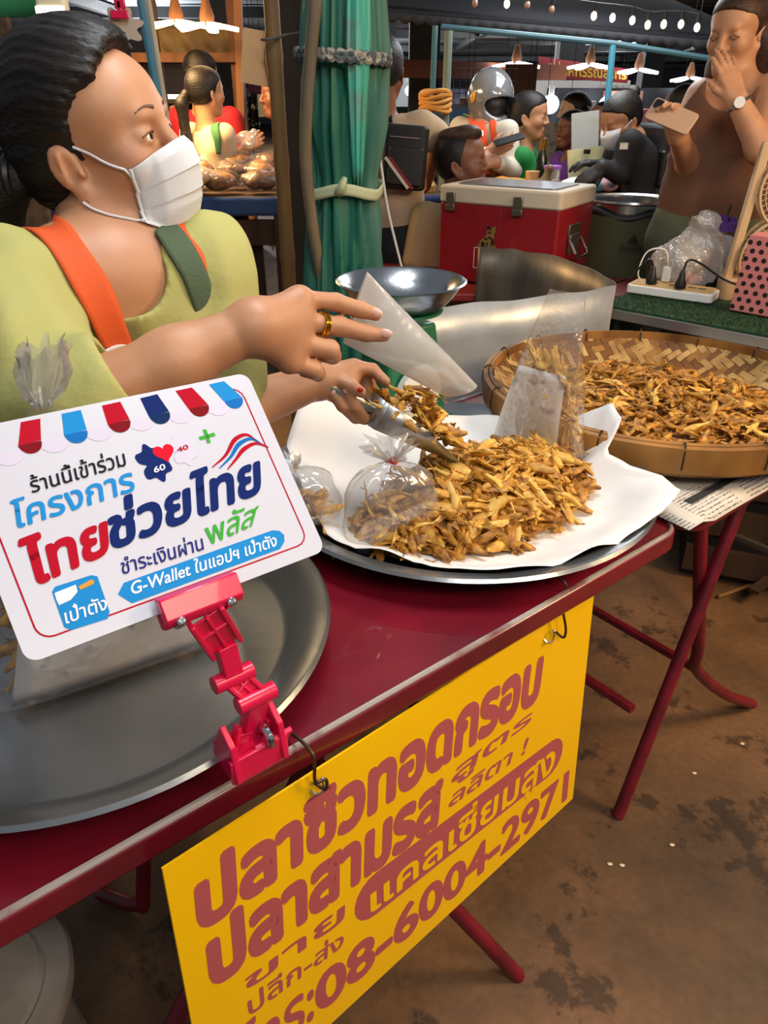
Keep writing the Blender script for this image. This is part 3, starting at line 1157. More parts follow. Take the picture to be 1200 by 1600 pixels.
def tall_bag(name, label, bl, br, depth, tl, tr, paper, film, fish_cut, lab2, hfish):
    """standing gusseted bag: base from bl to br, top from tl to tr; paper sheet against its front"""
    bl, br, tl, tr = map(np.asarray, (bl, br, tl, tr))
    t = thing(name, label, 'bag', (bl + br) / 2)
    dx = br - bl
    bk = np.array([-dx[1], dx[0], 0])
    bk = bk / np.linalg.norm(bk)
    P = []
    H_ = 26
    K = 40

    def ring(q, inset=0.0):
        row = []
        l, r = bl * (1 - q) + tl * q, br * (1 - q) + tr * q
        dd = depth * (1 - q) ** .8 + .004
        c, hw = (l + r) / 2 + bk * dd / 2 * (1 - q), (r - l) / 2
        for k_ in range(K):
            a = 2 * math.pi * k_ / K
            cs, sn = math.cos(a), math.sin(a)
            sup = (abs(cs) ** 5 + abs(sn) ** 5) ** (-.2)
            row.append(c + hw * (cs * sup) * (1 - inset) + bk * (dd / 2 - inset * .04) * sn * sup)
        return np.array(row)
    for q in np.linspace(0, 1, H_):
        w = ring(q)
        w += .0035 * sines(w, 11, 42, 2)[:, None] * (bk + .3 * np.array([0, 0, 1])) * min(1, q * 4 + .2)
        P.append(w)
    m = MB()
    m.grid(np.array(P), wrap=True)
    m.add(P[0], [tuple(range(K))[::-1]])
    m.build('film', film, t, angle=80)
    m = MB()
    x0, x1, q0, q1 = paper
    Q = []
    for q in np.linspace(q0, q1, 12):
        l, r = bl * (1 - q) + tl * q, br * (1 - q) + tr * q
        dd = depth * (1 - q) ** .8
        c = (l + r) / 2 + bk * dd / 2 * (1 - q)
        row = []
        for x in np.linspace(x0, x1, 12):
            p = c + (r - l) / 2 * x - bk * (dd / 2 - .0035) * (1 - .12 * abs(x) ** 4)
            row.append(p + bk * .0015 * math.sin(x * 5 + q * 9))
        Q.append(row)
    m.grid(np.array(Q))
    m.build('paper_sheet', SPOT, t, solid=.0005)
    pts = []
    for _ in range(130):
        q = rng.uniform(.02, fish_cut)
        l, r = bl * (1 - q) + tl * q, br * (1 - q) + tr * q
        dd = depth * (1 - q) ** .8
        c = (l + r) / 2 + bk * dd / 2 * (1 - q)
        pts.append((c + (r - l) / 2 * rng.uniform(-.82, .88) + bk * dd * rng.uniform(-.05, .33), frot(bk, .25)))
    fish_mass('fish_filling', pts, label=lab2, base=(bl + br) / 2 + np.array([0, 0, .004]), s=.85)
    return t


b0, b1 = at(764, 668, Y=1.17), at(893, 735, Y=1.13)
b0[2] = b1[2] = TZ + .022
tall_bag('standing_bag', 'tall open clear bag standing on the tray with oil-spotted paper inside', at(762, 690, z=TZ + .03), at(892, 742, z=TZ + .03), .055,
         at(858, 452, Y=1.24), at(914, 462, Y=1.24), (-.96, .62, .02, .56), plastic_film('clear_bag', milk=.10, gloss=.13, rough=.15, bump=1.0, bscale=22), .62,
         'fried fish packed in the tall standing bag behind the oil-spotted paper', 0)
tall_bag('large_bag', 'large knotted bag with white paper standing behind the sign card', at(18, 1128, z=TZ + .014) + np.array([-.03, 0, 0]), at(384, 990, z=TZ + .014), .10,
         at(45, 635, Y=.655), at(92, 640, Y=.66), (-.82, .97, .01, .6), plastic_film('large_bag_film', milk=.06, gloss=.06), .35, 'fried fish at the left end of the large paper-lined bag', 0)
m = MB()
kb = at(68, 638, Y=.658)
ktop = at(68, 540, Y=.658)
P = []
for i, (z, r) in enumerate(((0, .006), (.08, .008), (.3, .017), (.6, .021), (.9, .019), (1.0, .021))):
    P.append([kb + (ktop - kb) * z * (1 + .12 * math.sin(k_ * 1.7)) + r * (1 + .3 * math.sin(k_ * 2.1 + z * 3)) * np.array([math.cos(2 * math.pi * k_ / 28), math.sin(2 * math.pi * k_ / 28), 0]) for k_ in range(28)])
m.grid(np.array(P), wrap=True)
lb = [o for o in bpy.data.objects if o.name.startswith('large_bag')][0]
m.build('gathered_neck', CLEAR_MILKY, lb, angle=80)

# bag in the near hand, opened over the scoop
A_, B_, C_, D_ = at(573, 424, Y=.962), at(536, 536, Y=.948), at(744, 600, Y=1.09), at(692, 618, Y=1.08)
t = thing('pouring_bag', 'whitish plastic bag in the near hand opened over the scoop', 'bag', (C_ + D_) / 2)
P = []
nn_ = np.cross(C_ - A_, B_ - A_)
nn_ /= np.linalg.norm(nn_)
if nn_[1] > 0:
    nn_ = -nn_
for q in np.linspace(0, 1, 24):
    a, b = A_ * (1 - q) + C_ * q, B_ * (1 - q) + D_ * q
    wd = .004 + .05 * math.sin(min(q * 1.25, 1) * math.pi * .75)
    row = []
    for k_ in range(36):
        x = 2 * math.pi * k_ / 36
        p = (a + b) / 2 + (a - b) / 2 * math.cos(x) + nn_ * wd * .5 * math.sin(x)
        row.append(p + nn_ * .003 * sines(p, 3, 60, 1))
    P.append(row)
m = MB()
m.grid(np.array(P), wrap=True)
m.build('film', plastic_film('white_film', milk=.52, gloss=.12, rough=.2, bump=.4), t, angle=80)

# ------------------------------------------------------------------ newspaper and woven basket
nw = NT('newspaper')
mp = nw.coords((1, 1, 1))
mp.inputs['Rotation'].default_value = (0, 0, -math.atan2(E[1], E[0]))
w1 = nw.n('TexWave', wave_type='BANDS', bands_direction='Y', i_Scale=42, i_Distortion=.0)
nw.l(mp, 'Vector', w1, 'Vector')
no = nw.n('TexNoise', i_Scale=170, i_Detail=2)
nw.l(mp, 'Vector', no, 'Vector')
mu = nw.n('Math', operation='MULTIPLY')
nw.l(w1, 'Fac', mu, 0)
nw.l(no, 'Fac', mu, 1)
w2_ = nw.n('TexBrick', i_Scale=1, i_Mortar_Size=.016)
for a, v in (('Brick Width', .16), ('Row Height', .11), ('Color1', (1, 1, 1, 1)), ('Color2', (.9, .9, .9, 1)), ('Mortar', (0, 0, 0, 1))):
    w2_.inputs[a].default_value = v
nw.l(mp, 'Vector', w2_, 'Vector')
m3 = nw.n('Math', operation='MULTIPLY')
nw.l(mu, 0, m3, 0)
nw.l(w2_, 'Color', m3, 1)
rp = nw.ramp([(.30, '#c9c5bd'), (.46, '#67645f')])
nw.l(m3, 0, rp, 'Fac')
nw.l(rp, 'Color', nw.b, 'Base Color')
nw.b.inputs['Roughness'].default_value = .8
m = MB()
P = []
for tt in np.linspace(-.016, .60, 22):
    row = []
    for s in np.linspace(-.02, 1.04, 26):
        dz = .006 + .002 * math.sin(s * 14 + tt * 9) - (max(0, -tt) * .9 if s > .03 else 0)
        row.append(tab(s, tt, TZ + dz))
    P.append(row)
m.grid(np.array(P))
t = thing('newspaper', 'printed newspaper sheets covering the right table under the basket', 'newspaper', tab(.5, .3, TZ + .004))
m.build('sheet', nw.m, t, solid=.0005)
m = MB()
INK = mat('ink', '#2a2a2c', .8)
m.add([tab(s, tt, TZ + .0092 + .0) for s, tt in ((.06, .028), (1.0, .028), (1.0, .045), (.06, .045))], [(0, 1, 2, 3)])
m.build('printed_band', INK, t)

BC, BR_ = np.array([.610, 1.578]), .378
bz = TZ + .012


def bowlz(r):
    return bz + .006 + .062 * np.clip((r - .27) / .10, 0, 1) ** 1.3


t = thing('woven_basket', 'round shallow woven bamboo basket of fried fish on newspaper', 'basket', (BC[0], BC[1], bz))
STR = mat('bamboo_strip', '#a67838', .5, col2='#6e461e', nscale=9, lo=.35, hi=.62, bump=.1)
m = MB()
pitch_ = .0165
th0 = .35
for d_ in (0, 1):
    for i in range(-22, 23):
        off = i * pitch_
        if abs(off) > .368:
            continue
        m.cur = int(rng.integers(3))
        half = math.sqrt(.372 ** 2 - off ** 2)
        ss = np.linspace(-half, half, max(6, int(half / .004)))
        a, b = [], []
        for s in ss:
            j = s / pitch_
            ph = math.sin((j + i) * math.pi / 2 + .8) * (1 if d_ == 0 else -1)
            for lst, o2 in ((a, -.0072), (b, .0072)):
                x, y = (s, off + o2) if d_ == 0 else (off + o2, s)
                X, Y = x * math.cos(th0) - y * math.sin(th0), x * math.sin(th0) + y * math.cos(th0)
                r = math.hypot(X, Y)
                lst.append((BC[0] + X, BC[1] + Y, bowlz(r) + .0011 * ph))
        m.grid(np.array([a, b]))
m.build('woven_mat', [STR, mat('bamboo_strip_pale', '#c2a062', .5, col2='#8f6a38', nscale=14), mat('bamboo_strip_brown', '#7a5024', .5, col2='#5a3818', nscale=7)], t, angle=80)
RIM = mat('bamboo_rim', '#a8763a', .42, col2='#5a3a1c', nscale=7, stretch=(1, 1, .4), bump=.1)
for r0, r1, z0, z1 in ((.366, .374, .045, .083), (.376, .386, .030, .080)):
    m = MB()
    m.lathe([(r0, bz + z0), (r1, bz + z0), (r1 + .002, bz + (z0 + z1) / 2), (r1, bz + z1), (r0, bz + z1 + .002), (r0, bz + z0)], (BC[0], BC[1], 0), n=96)
    m.build('rim', RIM, t)
m = MB()
m.lathe([(.31, bz - .006), (.365, bz + .025), (.372, bz + .03), (.368, bz + .018), (.318, bz - .010), (.31, bz - .006)], (BC[0], BC[1], 0), n=72)
m.build('foot_hoop', RIM, t)
for i in range(16):
    a = 2 * math.pi * i / 16 + .2
    d_ = np.array([math.cos(a), math.sin(a), 0])
    c_ = np.array([BC[0], BC[1], bz + .057])
    m = MB()
    m.tube([c_ + d_ * (.375 + .0135 * math.cos(x)) + np.array([0, 0, .031 * math.sin(x)]) for x in np.linspace(0, 2 * math.pi, 14)[:-1]], .0018, 6, closed=True)
    m.build('binding', mat('dark_twine', '#2e2218', .8) if i == 0 else bpy.data.materials['dark_twine'], t)
lay = []
for _ in range(520):
    a, rho = rng.uniform(0, 6.283), .285 * math.sqrt(rng.random())
    lay.append((np.array([BC[0] + rho * math.cos(a), BC[1] - .02 + rho * math.sin(a), bz + .010 + rng.uniform(.003, .022) + .012 * (1 - rho / .285)]), frot((0, 0, 1), .5)))
fish_mass('fried_fish_layer', lay, label='spread of many small fried fish filling the woven basket', base=(BC[0], BC[1], bz + .008), s=.95)
for i in range(48):
    a, rho = rng.uniform(0, 6.283), .27 * math.sqrt(rng.random())
    y = BC[1] - .02 + rho * math.sin(a)
    if y > BC[1] + .1:
        y -= .2
    fish((BC[0] + rho * math.cos(a), y, bz + .036 + .012 * (1 - rho / .285)), frot((0, 0, 1), .6), 'small fried fish lying on top in the woven basket', 'fried fish on top in the basket')

# ------------------------------------------------------------------ wind guard of sheet metal, scale and bowl
SZ = .90
top = [at(u, v, z=SZ) for u, v in ((747, 386), (785, 388), (820, 392), (880, 404), (930, 424), (958, 441), (955, 447), (900, 456), (800, 468), (705, 477), (622, 490))]
tp = bez(top, 60)
P = []
for i, z in enumerate(np.linspace(0, 1, 10)):
    row = []
    for j, p in enumerate(tp):
        q = np.array([p[0], p[1], SZ * z])
        q += .004 * sines(q, 21, 22, 2) * np.array([.6, 1, 0]) * (z > 0)
        if z == 1:
            q[2] += .004 * math.sin(j * .9) * .6
        row.append(q)
    P.append(row)
m = MB()
m.grid(np.array(P)[:, ::1])
o = m.build('wind_guard', [GALV_DIRTY, GALV], angle=50)
q = o.modifiers.new('thickness', 'SOLIDIFY')
q.thickness = .002
q.material_offset = 1
tag(o, 'bent galvanised sheet metal guard standing behind the basket and bowl', 'metal guard')

bwc = at(627, 437, Y=1.52)
t = thing('steel_bowl', 'wide stainless steel bowl on top of the green weighing scale', 'bowl', bwc - np.array([0, 0, .05]))
br = .128
m = MB()
z0 = bwc[2] - .052
m.lathe([(0, z0), (br * .5, z0), (br * .66, z0 + .006), (br * .82, z0 + .028), (br * .95, z0 + .05), (br, z0 + .053), (br + .004, z0 + .051), (br * .96, z0 + .046), (br * .84, z0 + .024), (br * .68, z0 + .001), (br * .5, z0 - .003), (0, z0 - .003)], (bwc[0], bwc[1], 0), n=64)
m.build('bowl', STEEL, t)
GRN = mat('scale_green', '#1f6b4c', .4, coat=.2)
sc_ = np.array([bwc[0], bwc[1], TZ])
t = thing('weighing_scale', 'green spring weighing scale under the steel bowl', 'scale', sc_)
hs = z0 - TZ - .004
m = MB()
m.box(sc_ + np.array([0, 0, .02]), (.20, .17, .036), RT)
m.box(sc_ + np.array([0, 0, .02 + (hs - .05) / 2]), (.17, .12, hs - .05), RT, .72)
m.build('body', GRN, t, bevel=.008)
m = MB()
m.lathe([(0, sc_[2] + hs - .03), (.012, sc_[2] + hs - .03), (.012, sc_[2] + hs - .008), (.085, sc_[2] + hs - .006), (.088, sc_[2] + hs), (0, sc_[2] + hs)], (sc_[0], sc_[1], 0), n=40)
m.build('platform', GRN, t)
m = MB()
m.tube([sc_ - N * .052 + np.array([0, 0, .10]), sc_ - N * .066 + np.array([0, 0, .098])], .058, 32)
m.build('dial', WHITE, t)
m = MB()
m.box(sc_ - N * .068 + np.array([0, 0, .112]), (.003, .002, .04), RT)
m.build('needle', mat('needle_red', '#b02020', .5), t)
# ------------------------------------------------------------------ smooth bodies from blended tapered limbs
class Vox:
    def __init__(s, lo, hi, h):
        s.lo, s.h = np.asarray(lo, float), h
        s.n = np.ceil((np.asarray(hi, float) - s.lo) / h).astype(int) + 1
        s.d = np.full(s.n, .25, np.float32)

    def loc(s, lo, hi):
        a = np.clip(np.floor((lo - s.lo) / s.h).astype(int), 0, s.n)
        b = np.clip(np.ceil((hi - s.lo) / s.h).astype(int) + 1, 0, s.n)
        sl = tuple(slice(int(x), int(y)) for x, y in zip(a, b))
        if any(q.stop <= q.start for q in sl):
            return None, None
        ax = [s.lo[i] + s.h * np.arange(sl[i].start, sl[i].stop) for i in range(3)]
        return sl, np.stack(np.meshgrid(*ax, indexing='ij'), -1)

    def put(s, sl, e, k, sub=False):
        d = s.d[sl]
        if sub:
            h = np.clip(k - np.abs(d + e), 0, None) / k
            s.d[sl] = np.maximum(d, -e) + h * h * k / 4
        else:
            h = np.clip(k - np.abs(d - e), 0, None) / k
            s.d[sl] = np.minimum(d, e) - h * h * k / 4

    def cap(s, a, b, ra, rb=None, k=.01, sub=False, sq=None):
        a, b = np.asarray(a, float), np.asarray(b, float)
        rb = ra if rb is None else rb
        r = max(ra, rb) + k + 3 * s.h + .02
        sl, p = s.loc(np.minimum(a, b) - r, np.maximum(a, b) + r)
        if sl is None:
            return s
        ba = b - a
        t = np.clip(((p - a) @ ba) / max(ba @ ba, 1e-12), 0, 1)
        e = np.linalg.norm(p - a - t[..., None] * ba, axis=-1) - (ra + (rb - ra) * t)
        s.put(sl, e, k, sub)
        return s

    def ell(s, c, r, R=None, k=.01, sub=False):
        c, r = np.asarray(c, float), np.asarray(r if not np.isscalar(r) else (r, r, r), float)
        m_ = r.max() + k + 3 * s.h + .02
        sl, p = s.loc(c - m_, c + m_)
        if sl is None:
            return s
        q = p - c
        if R is not None:
            q = q @ R
        k0 = np.linalg.norm(q / r, axis=-1)
        k1 = np.linalg.norm(q / r ** 2, axis=-1) + 1e-9
        s.put(sl, k0 * (k0 - 1) / k1, k, sub)
        return s

    def cut(s, pt, n_, k=.004):
        """remove everything on the side n_ points to"""
        sl, p = s.loc(s.lo, s.lo + s.h * s.n)
        e = -((p - np.asarray(pt, float)) @ (np.asarray(n_, float) / np.linalg.norm(n_)))
        s.put(sl, e, k, True)
        return s

    def wob(s, amp, freq, seed, stretch=(1, 1, 1)):
        sl, p = s.loc(s.lo, s.lo + s.h * s.n)
        near = np.abs(s.d) < .03
        q = (p[near] * np.array(stretch))
        s.d[near] += (amp * sines(q, seed, freq, 2)).astype(np.float32)
        return s

    def shell(s, th):
        s.d = np.maximum(s.d, -(s.d + th))
        return s

    def at(s, p):
        q = (np.asarray(p, float) - s.lo) / s.h
        i = np.clip(np.floor(q).astype(int), 0, s.n - 2)
        f = np.clip(q - i, 0, 1)
        o = np.zeros(q.shape[:-1])
        for a in (0, 1):
            for b in (0, 1):
                for c in (0, 1):
                    o = o + s.d[i[..., 0] + a, i[..., 1] + b, i[..., 2] + c] * (f[..., 0] if a else 1 - f[..., 0]) * (f[..., 1] if b else 1 - f[..., 1]) * (f[..., 2] if c else 1 - f[..., 2])
        return o

    def grad(s, p):
        e = s.h
        g = np.stack([s.at(p + e * np.eye(3)[i]) - s.at(p - e * np.eye(3)[i]) for i in range(3)], -1)
        return g / (np.linalg.norm(g, axis=-1, keepdims=True) + 1e-9)

    def onto(s, p, off=0.0, it=6):
        p = np.array(p, float)
        for _ in range(it):
            p = p - s.grad(p) * (s.at(p) - off)[..., None] * .8
        return p

    def hit(s, u, v, t0=.4, t1=6, off=0.0):
        """first point of the surface on the sight line of (u, v)"""
        d = ray(u, v)
        d = d / np.linalg.norm(d)
        o = np.array([0, 0, EYE])
        ts = np.arange(t0, t1, s.h * .5)
        p = o + ts[:, None] * d
        ins = ((p > s.lo) & (p < s.lo + s.h * (s.n - 1))).all(1)
        val = np.where(ins, s.at(p), .3)
        w = np.where(val < off + 1e-4)[0]
        if len(w) == 0:
            w = [int(np.argmin(val))]
        return p[w[0]]

    def mesh(s):
        d = s.d
        sg = d < 0
        n0, n1, n2 = np.array(d.shape) - 1
        cor = [(a, b, c) for a in (0, 1) for b in (0, 1) for c in (0, 1)]
        cnt = sum(sg[a:a + n0, b:b + n1, c:c + n2].astype(np.int8) for a, b, c in cor)
        act = (cnt > 0) & (cnt < 8)
        ii = np.argwhere(act)
        ids = np.full(act.shape, -1, np.int64)
        ids[act] = np.arange(len(ii))
        pos = np.zeros((len(ii), 3))
        num = np.zeros(len(ii))
        for a in cor:
            for ax in range(3):
                if a[ax]:
                    continue
                b = list(a)
                b[ax] = 1
                va = d[ii[:, 0] + a[0], ii[:, 1] + a[1], ii[:, 2] + a[2]]
                vb = d[ii[:, 0] + b[0], ii[:, 1] + b[1], ii[:, 2] + b[2]]
                c = (va < 0) != (vb < 0)
                t = np.where(c, va / np.where(c, va - vb, 1), 0)
                q = np.tile(np.array(a, float), (len(ii), 1))
                q[:, ax] += t
                pos[c] += q[c]
                num[c] += 1
        pos = (pos / num[:, None] + ii) * s.h + s.lo
        F = []
        for ax in range(3):
            b, c = (ax + 1) % 3, (ax + 2) % 3
            s0, s1 = [slice(None)] * 3, [slice(None)] * 3
            s0[ax], s1[ax] = slice(0, -1), slice(1, None)
            A, Bv = sg[tuple(s0)], sg[tuple(s1)]
            e = np.argwhere(A != Bv)
            e = e[(e[:, b] > 0) & (e[:, c] > 0) & (e[:, b] < d.shape[b] - 1) & (e[:, c] < d.shape[c] - 1)]
            if not len(e):
                continue
            fl_ = A[e[:, 0], e[:, 1], e[:, 2]]
            qs = []
            for db, dc in ((-1, -1), (0, -1), (0, 0), (-1, 0)):
                g = e.copy()
                g[:, b] += db
                g[:, c] += dc
                qs.append(ids[g[:, 0], g[:, 1], g[:, 2]])
            q = np.stack(qs, 1)
            q[~fl_] = q[~fl_][:, ::-1]
            F.append(q)
        F = np.concatenate(F)
        return pos, F[(F >= 0).all(1)]

    def build(s, name, mats, parent, pick=None):
        v, f = s.mesh()
        m = MB()
        m.add(v, f)
        if pick is not None:
            m.mi = [int(x) for x in pick(v[f].mean(1))]
        return m.build(name, mats, parent, angle=180)


def skin(name, col, col2=None):
    return mat(name, col, .48, col2=col2, nscale=14, lo=.3, hi=.75, sss=.12, bump=.06, bscale=160)


def hairmat(name, col, col2):
    return mat(name, col, .5, col2=col2, nscale=60, stretch=(.25, 1, 1), bump=.5, bscale=150, spec=.4)


def head_prims(v, O, R, sc=1.0, ears=True, male=False, fine=False):
    """blended skull, face, nose, lips, ears; local axes: x forward, y left, z up"""
    def w(x, y, z):
        return np.asarray(O) + R @ (np.array([x, y, z]) * sc)
    v.ell(w(-.014, 0, .036), np.array([.094, .074, .082]) * sc, R, .01)
    v.ell(w(.030, 0, .040), np.array([.058, .062, .058]) * sc, R, .03 * sc)
    v.ell(w(.030, 0, -.045), np.array([.056, .053, .058]) * sc, R, .03 * sc)
    v.ell(w(.060, 0, -.086), np.array([.026, .026 if not male else .030, .020]) * sc, R, .025 * sc)
    for s in (-1, 1):
        v.ell(w(.050, s * .040, -.020), np.array([.034, .026, .028]) * sc, R, .025 * sc)
        v.cap(w(.0, s * .055, -.045), w(.055, s * .022, -.092), .016 * sc, .014 * sc, .03 * sc)
    v.cap(w(.078, -.030, .026), w(.078, .030, .026), .0105 * sc, None, .016 * sc)
    for s in (-1, 1):
        v.ell(w(.094, s * .033, .006), np.array([.016, .019, .0125]) * sc, R, .012 * sc, True)
        v.ell(w(.0735, s * .033, .006), np.array([.0150, .0170, .0138]) * sc, R, .005 * sc)
        if fine:
            v.ell(w(.0885, s * .034, .0045), np.array([.008, .0130, .0040]) * sc, R @ rotm('X', s * -.10), .002 * sc, True)
    v.cap(w(.086, 0, .018), w(.103, 0, -.022), .0075 * sc, .0115 * sc, .012 * sc)
    for s in (-1, 1):
        v.ell(w(.094, s * .0125, -.027), np.array([.0105, .0085, .0085]) * sc, R, .007 * sc)
    v.cap(w(.0865, -.017, -.053), w(.0865, .017, -.053), .0055 * sc, None, .008 * sc)
    v.cap(w(.0855, -.014, -.0635), w(.0855, .014, -.0635), .0062 * sc, None, .008 * sc)
    v.cap(w(.094, -.015, -.0582), w(.094, .015, -.0582), .0016 * sc, None, .002 * sc, True)
    if ears:
        for s in (-1, 1):
            Re = R @ rotm('Z', s * -.42) @ rotm('Y', -.28)
            v.ell(w(-.012, s * .0755, -.010), np.array([.0185, .0065, .0290]) * sc, Re, .006 * sc)
            v.ell(w(-.003, s * .0740, -.038), np.array([.0095, .0055, .0110]) * sc, Re, .008 * sc)
            v.ell(w(-.010, s * .0835, -.010), np.array([.0118, .0060, .0195]) * sc, Re, .004 * sc, True)
            if fine:
                v.cap(w(-.0155, s * .0815, -.022), w(-.015, s * .0835, .006), .0026 * sc, None, .004 * sc)
                v.ell(w(.004, s * .0755, -.018), np.array([.0045, .004, .006]) * sc, Re, .003 * sc)
    return w


def face_bits(par, w, R, sc, mats, shut=False, vox=None):
    """eyeballs with iris, brows"""
    for s in (-1, 1):
        if not shut:
            m = MB()
            c, r = w(.0745, s * .033, .006), .0132 * sc
            m.ball(c, r, R @ rotm('Y', math.pi / 2), 24, 16)
            dirn = R @ np.array([1, 0, 0])
            cen_ = np.array([np.mean([m.v[i] for i in f], 0) for f in m.f])
            a = np.arccos(np.clip(((cen_ - c) @ dirn) / np.linalg.norm(cen_ - c, axis=1), -1, 1))
            m.mi = [2 if x < .22 else 1 if x < .48 else 0 for x in a]
            m.build('eye', mats[:3], par)
        m = MB()
        pts = [w(.086, s * .015, .033), w(.084, s * .031, .035), w(.070, s * .050, .027)]
        q = bez(pts, 9)
        if vox is not None:
            q = vox.onto(q, -.0012)
        m.tube(q, np.linspace(.0032, .0012, 9) * sc, 6)
        m.build('eyebrow', mats[3], par)


EYEW, IRIS, PUPIL = mat('eye_white', '#e8e2dc', .25), mat('iris_brown', '#3a2416', .2), mat('pupil', '#0a0808', .15)
BROW = mat('brow_hair', '#6a4c3b', .9)
EYES = [EYEW, IRIS, PUPIL, BROW]


def fingers(v, chains, k=.004):
    for ch in chains:
        for i in range(len(ch) - 1):
            v.cap(ch[i][0], ch[i + 1][0], ch[i][1], ch[i + 1][1], k)


def ribbon(vox, name, left, right, off, mat_, parent, n=30, m_=7, th=.0025, t1=3):
    """strap lying on a body: its two edges are given as pixel polylines"""
    L_ = [vox.hit(u, v, t1=t1) for u, v in left]
    R_ = [vox.hit(u, v, t1=t1) for u, v in right]
    L_, R_ = bez(L_, n), bez(R_, n)
    P = np.stack([L_ * (1 - q) + R_ * q for q in np.linspace(0, 1, m_)], 1)
    P = vox.onto(P, off)
    m = MB()
    m.grid(P)
    return m.build(name, mat_, parent, solid=th)


# ================================================================== the fish seller
SK = skin('seller_skin', '#c28f6c', '#b07c5b')
HAIR = hairmat('seller_hair', '#0d0a09', '#1d1512')
Ho = np.array([-.362, 1.050, 1.322])
HR = rotm('Z', math.radians(-8)) @ rotm('Y', -math.radians(9)) @ rotm('X', math.radians(6))
HS = 1.0
ShR, ShL = np.array([-.458, .885, 1.180]), np.array([-.249, 1.062, 1.179])
Mid = (ShR + ShL) / 2
lat = (ShL - ShR) / np.linalg.norm(ShL - ShR)
fwd = np.array([lat[1], -lat[0], 0.])
fwd /= np.linalg.norm(fwd)
ElR, WrR = at(112, 636, Y=.765), at(398, 510, Y=.85)
ElL, WrL = np.array([-.222, .975, .990]), at(500, 594, Y=1.09)
Pel = Mid - fwd * .36 + np.array([0, 0, -.34])
Neck = Mid + np.array([.0, 0, .01]) - fwd * .01


def seller_torso(v, g=0.0, arms=True, low=True):
    for s in (-1, 1):
        a = Mid + lat * s * .075 + np.array([0, 0, -.085]) - fwd * .035
        b = Mid + lat * s * .070 + np.array([0, 0, -.26]) - fwd * .17
        v.cap(a, b, .078 + g, .080 + g, .05)
        v.ell(Mid + lat * s * .066 + np.array([0, 0, -.150]) + fwd * .035, .050 + g, None, .05)
        if low:
            v.cap(b, Pel + lat * s * .075, .080 + g, .10 + g, .06)
    v.cap(Mid + np.array([0, 0, -.035]) - lat * .115, Mid + np.array([0, 0, -.035]) + lat * .115, .052 + g, None, .05)
    v.cap(ShR, ShL, .042 + g, None, .05)
    if arms:
        v.cap(ShR, ElR, .046 + g, .041 + g, .04)
        v.cap(ShL, ElL, .043 + g, .038 + g, .04)


v = Vox((-.62, .50, .72), (.12, 1.36, 1.48), .0034)
seller_torso(v)
v.cap(Ho + HR @ np.array([-.030, 0, -.055]) * HS, Neck + np.array([0, 0, -.01]), .050, .056, .03)
v.cap(Neck - lat * .05, Neck + lat * .05, .045, None, .05)
v.cap(ElR, ElR * .45 + WrR * .55, .041, .036, .03)
v.cap(ElR * .45 + WrR * .55, WrR, .036, .0275, .02)
v.cap(ElL, WrL, .039, .026, .03)
hw = head_prims(v, Ho, HR, HS, fine=True)
# near hand: back of the hand towards the onlooker, two straight fingers, two folded
K1, K2, K3, K4 = at(468, 468, Y=0.896), at(472, 502, Y=0.888), at(468, 536, Y=0.878), at(452, 564, Y=0.864)
for kk, r in ((K1, .0160), (K2, .0165), (K3, .0155), (K4, .0140)):
    v.cap(WrR, kk, .024, r, .018)
v.cap(K1, K4, .0135, .012, .012)
fingers(v, [[(K1, .0120), (at(524, 472, Y=0.922), 0.0110), (at(563, 484, Y=0.933), 0.0097), (at(587, 491, Y=0.937), 0.0084)],
            [(K2, .0125), (at(530, 510, Y=0.914), 0.0118), (at(572, 521, Y=0.926), 0.0103), (at(600, 524, Y=0.931), 0.0088)],
            [(K3, .0125), (at(515, 546, Y=0.893), 0.0124), (at(520, 556, Y=0.914), 0.0105), (at(492, 552, Y=0.924), 0.0095)],
            [(K4, .0115), (at(490, 577, Y=0.880), 0.0113), (at(497, 584, Y=0.901), 0.0097), (at(475, 580, Y=0.912), 0.0084)],
            [(at(430, 520, Y=0.890), 0.0147), (at(490, 520, Y=0.954), 0.0121), (at(540, 510, Y=0.959), 0.0089)]])
# far hand round the scoop handle
hp = at(548, 588, Y=1.115)
for q, r in ((at(552, 575, Y=1.125), .0150), (at(545, 600, Y=1.10), .0150), (at(548, 590, Y=1.13), .014)):
    v.cap(WrL, q, .022, r, .018)
fingers(v, [[(at(522, 592, Y=1.085), .0135), (at(548, 603, Y=1.078), .0112), (at(564, 613, Y=1.075), .0085)],
            [(at(552, 574, Y=1.125), .0130), (at(582, 578, Y=1.135), .0108), (at(602, 596, Y=1.125), .0088)],
            [(at(560, 590, Y=1.14), .0120), (at(572, 640, Y=1.125), .0105), (at(556, 652, Y=1.10), .0098), (at(535, 634, Y=1.078), .0090), (at(520, 616, Y=1.072), .0078)],
            [(at(570, 592, Y=1.14), .0115), (at(584, 642, Y=1.125), .0102), (at(570, 654, Y=1.10), .0096), (at(554, 634, Y=1.080), .0088), (at(541, 612, Y=1.076), .0076)],
            [(at(576, 592, Y=1.15), .0105), (at(590, 640, Y=1.135), .0095), (at(580, 650, Y=1.11), .0086)]])
v.wob(.0006, 60, 2)
seller = thing('person', 'woman fish seller in white face mask, lime tee and orange apron filling a bag', 'person', (Pel[0], Pel[1], 0))
LIP = mat('lip', '#a8605a', .4)
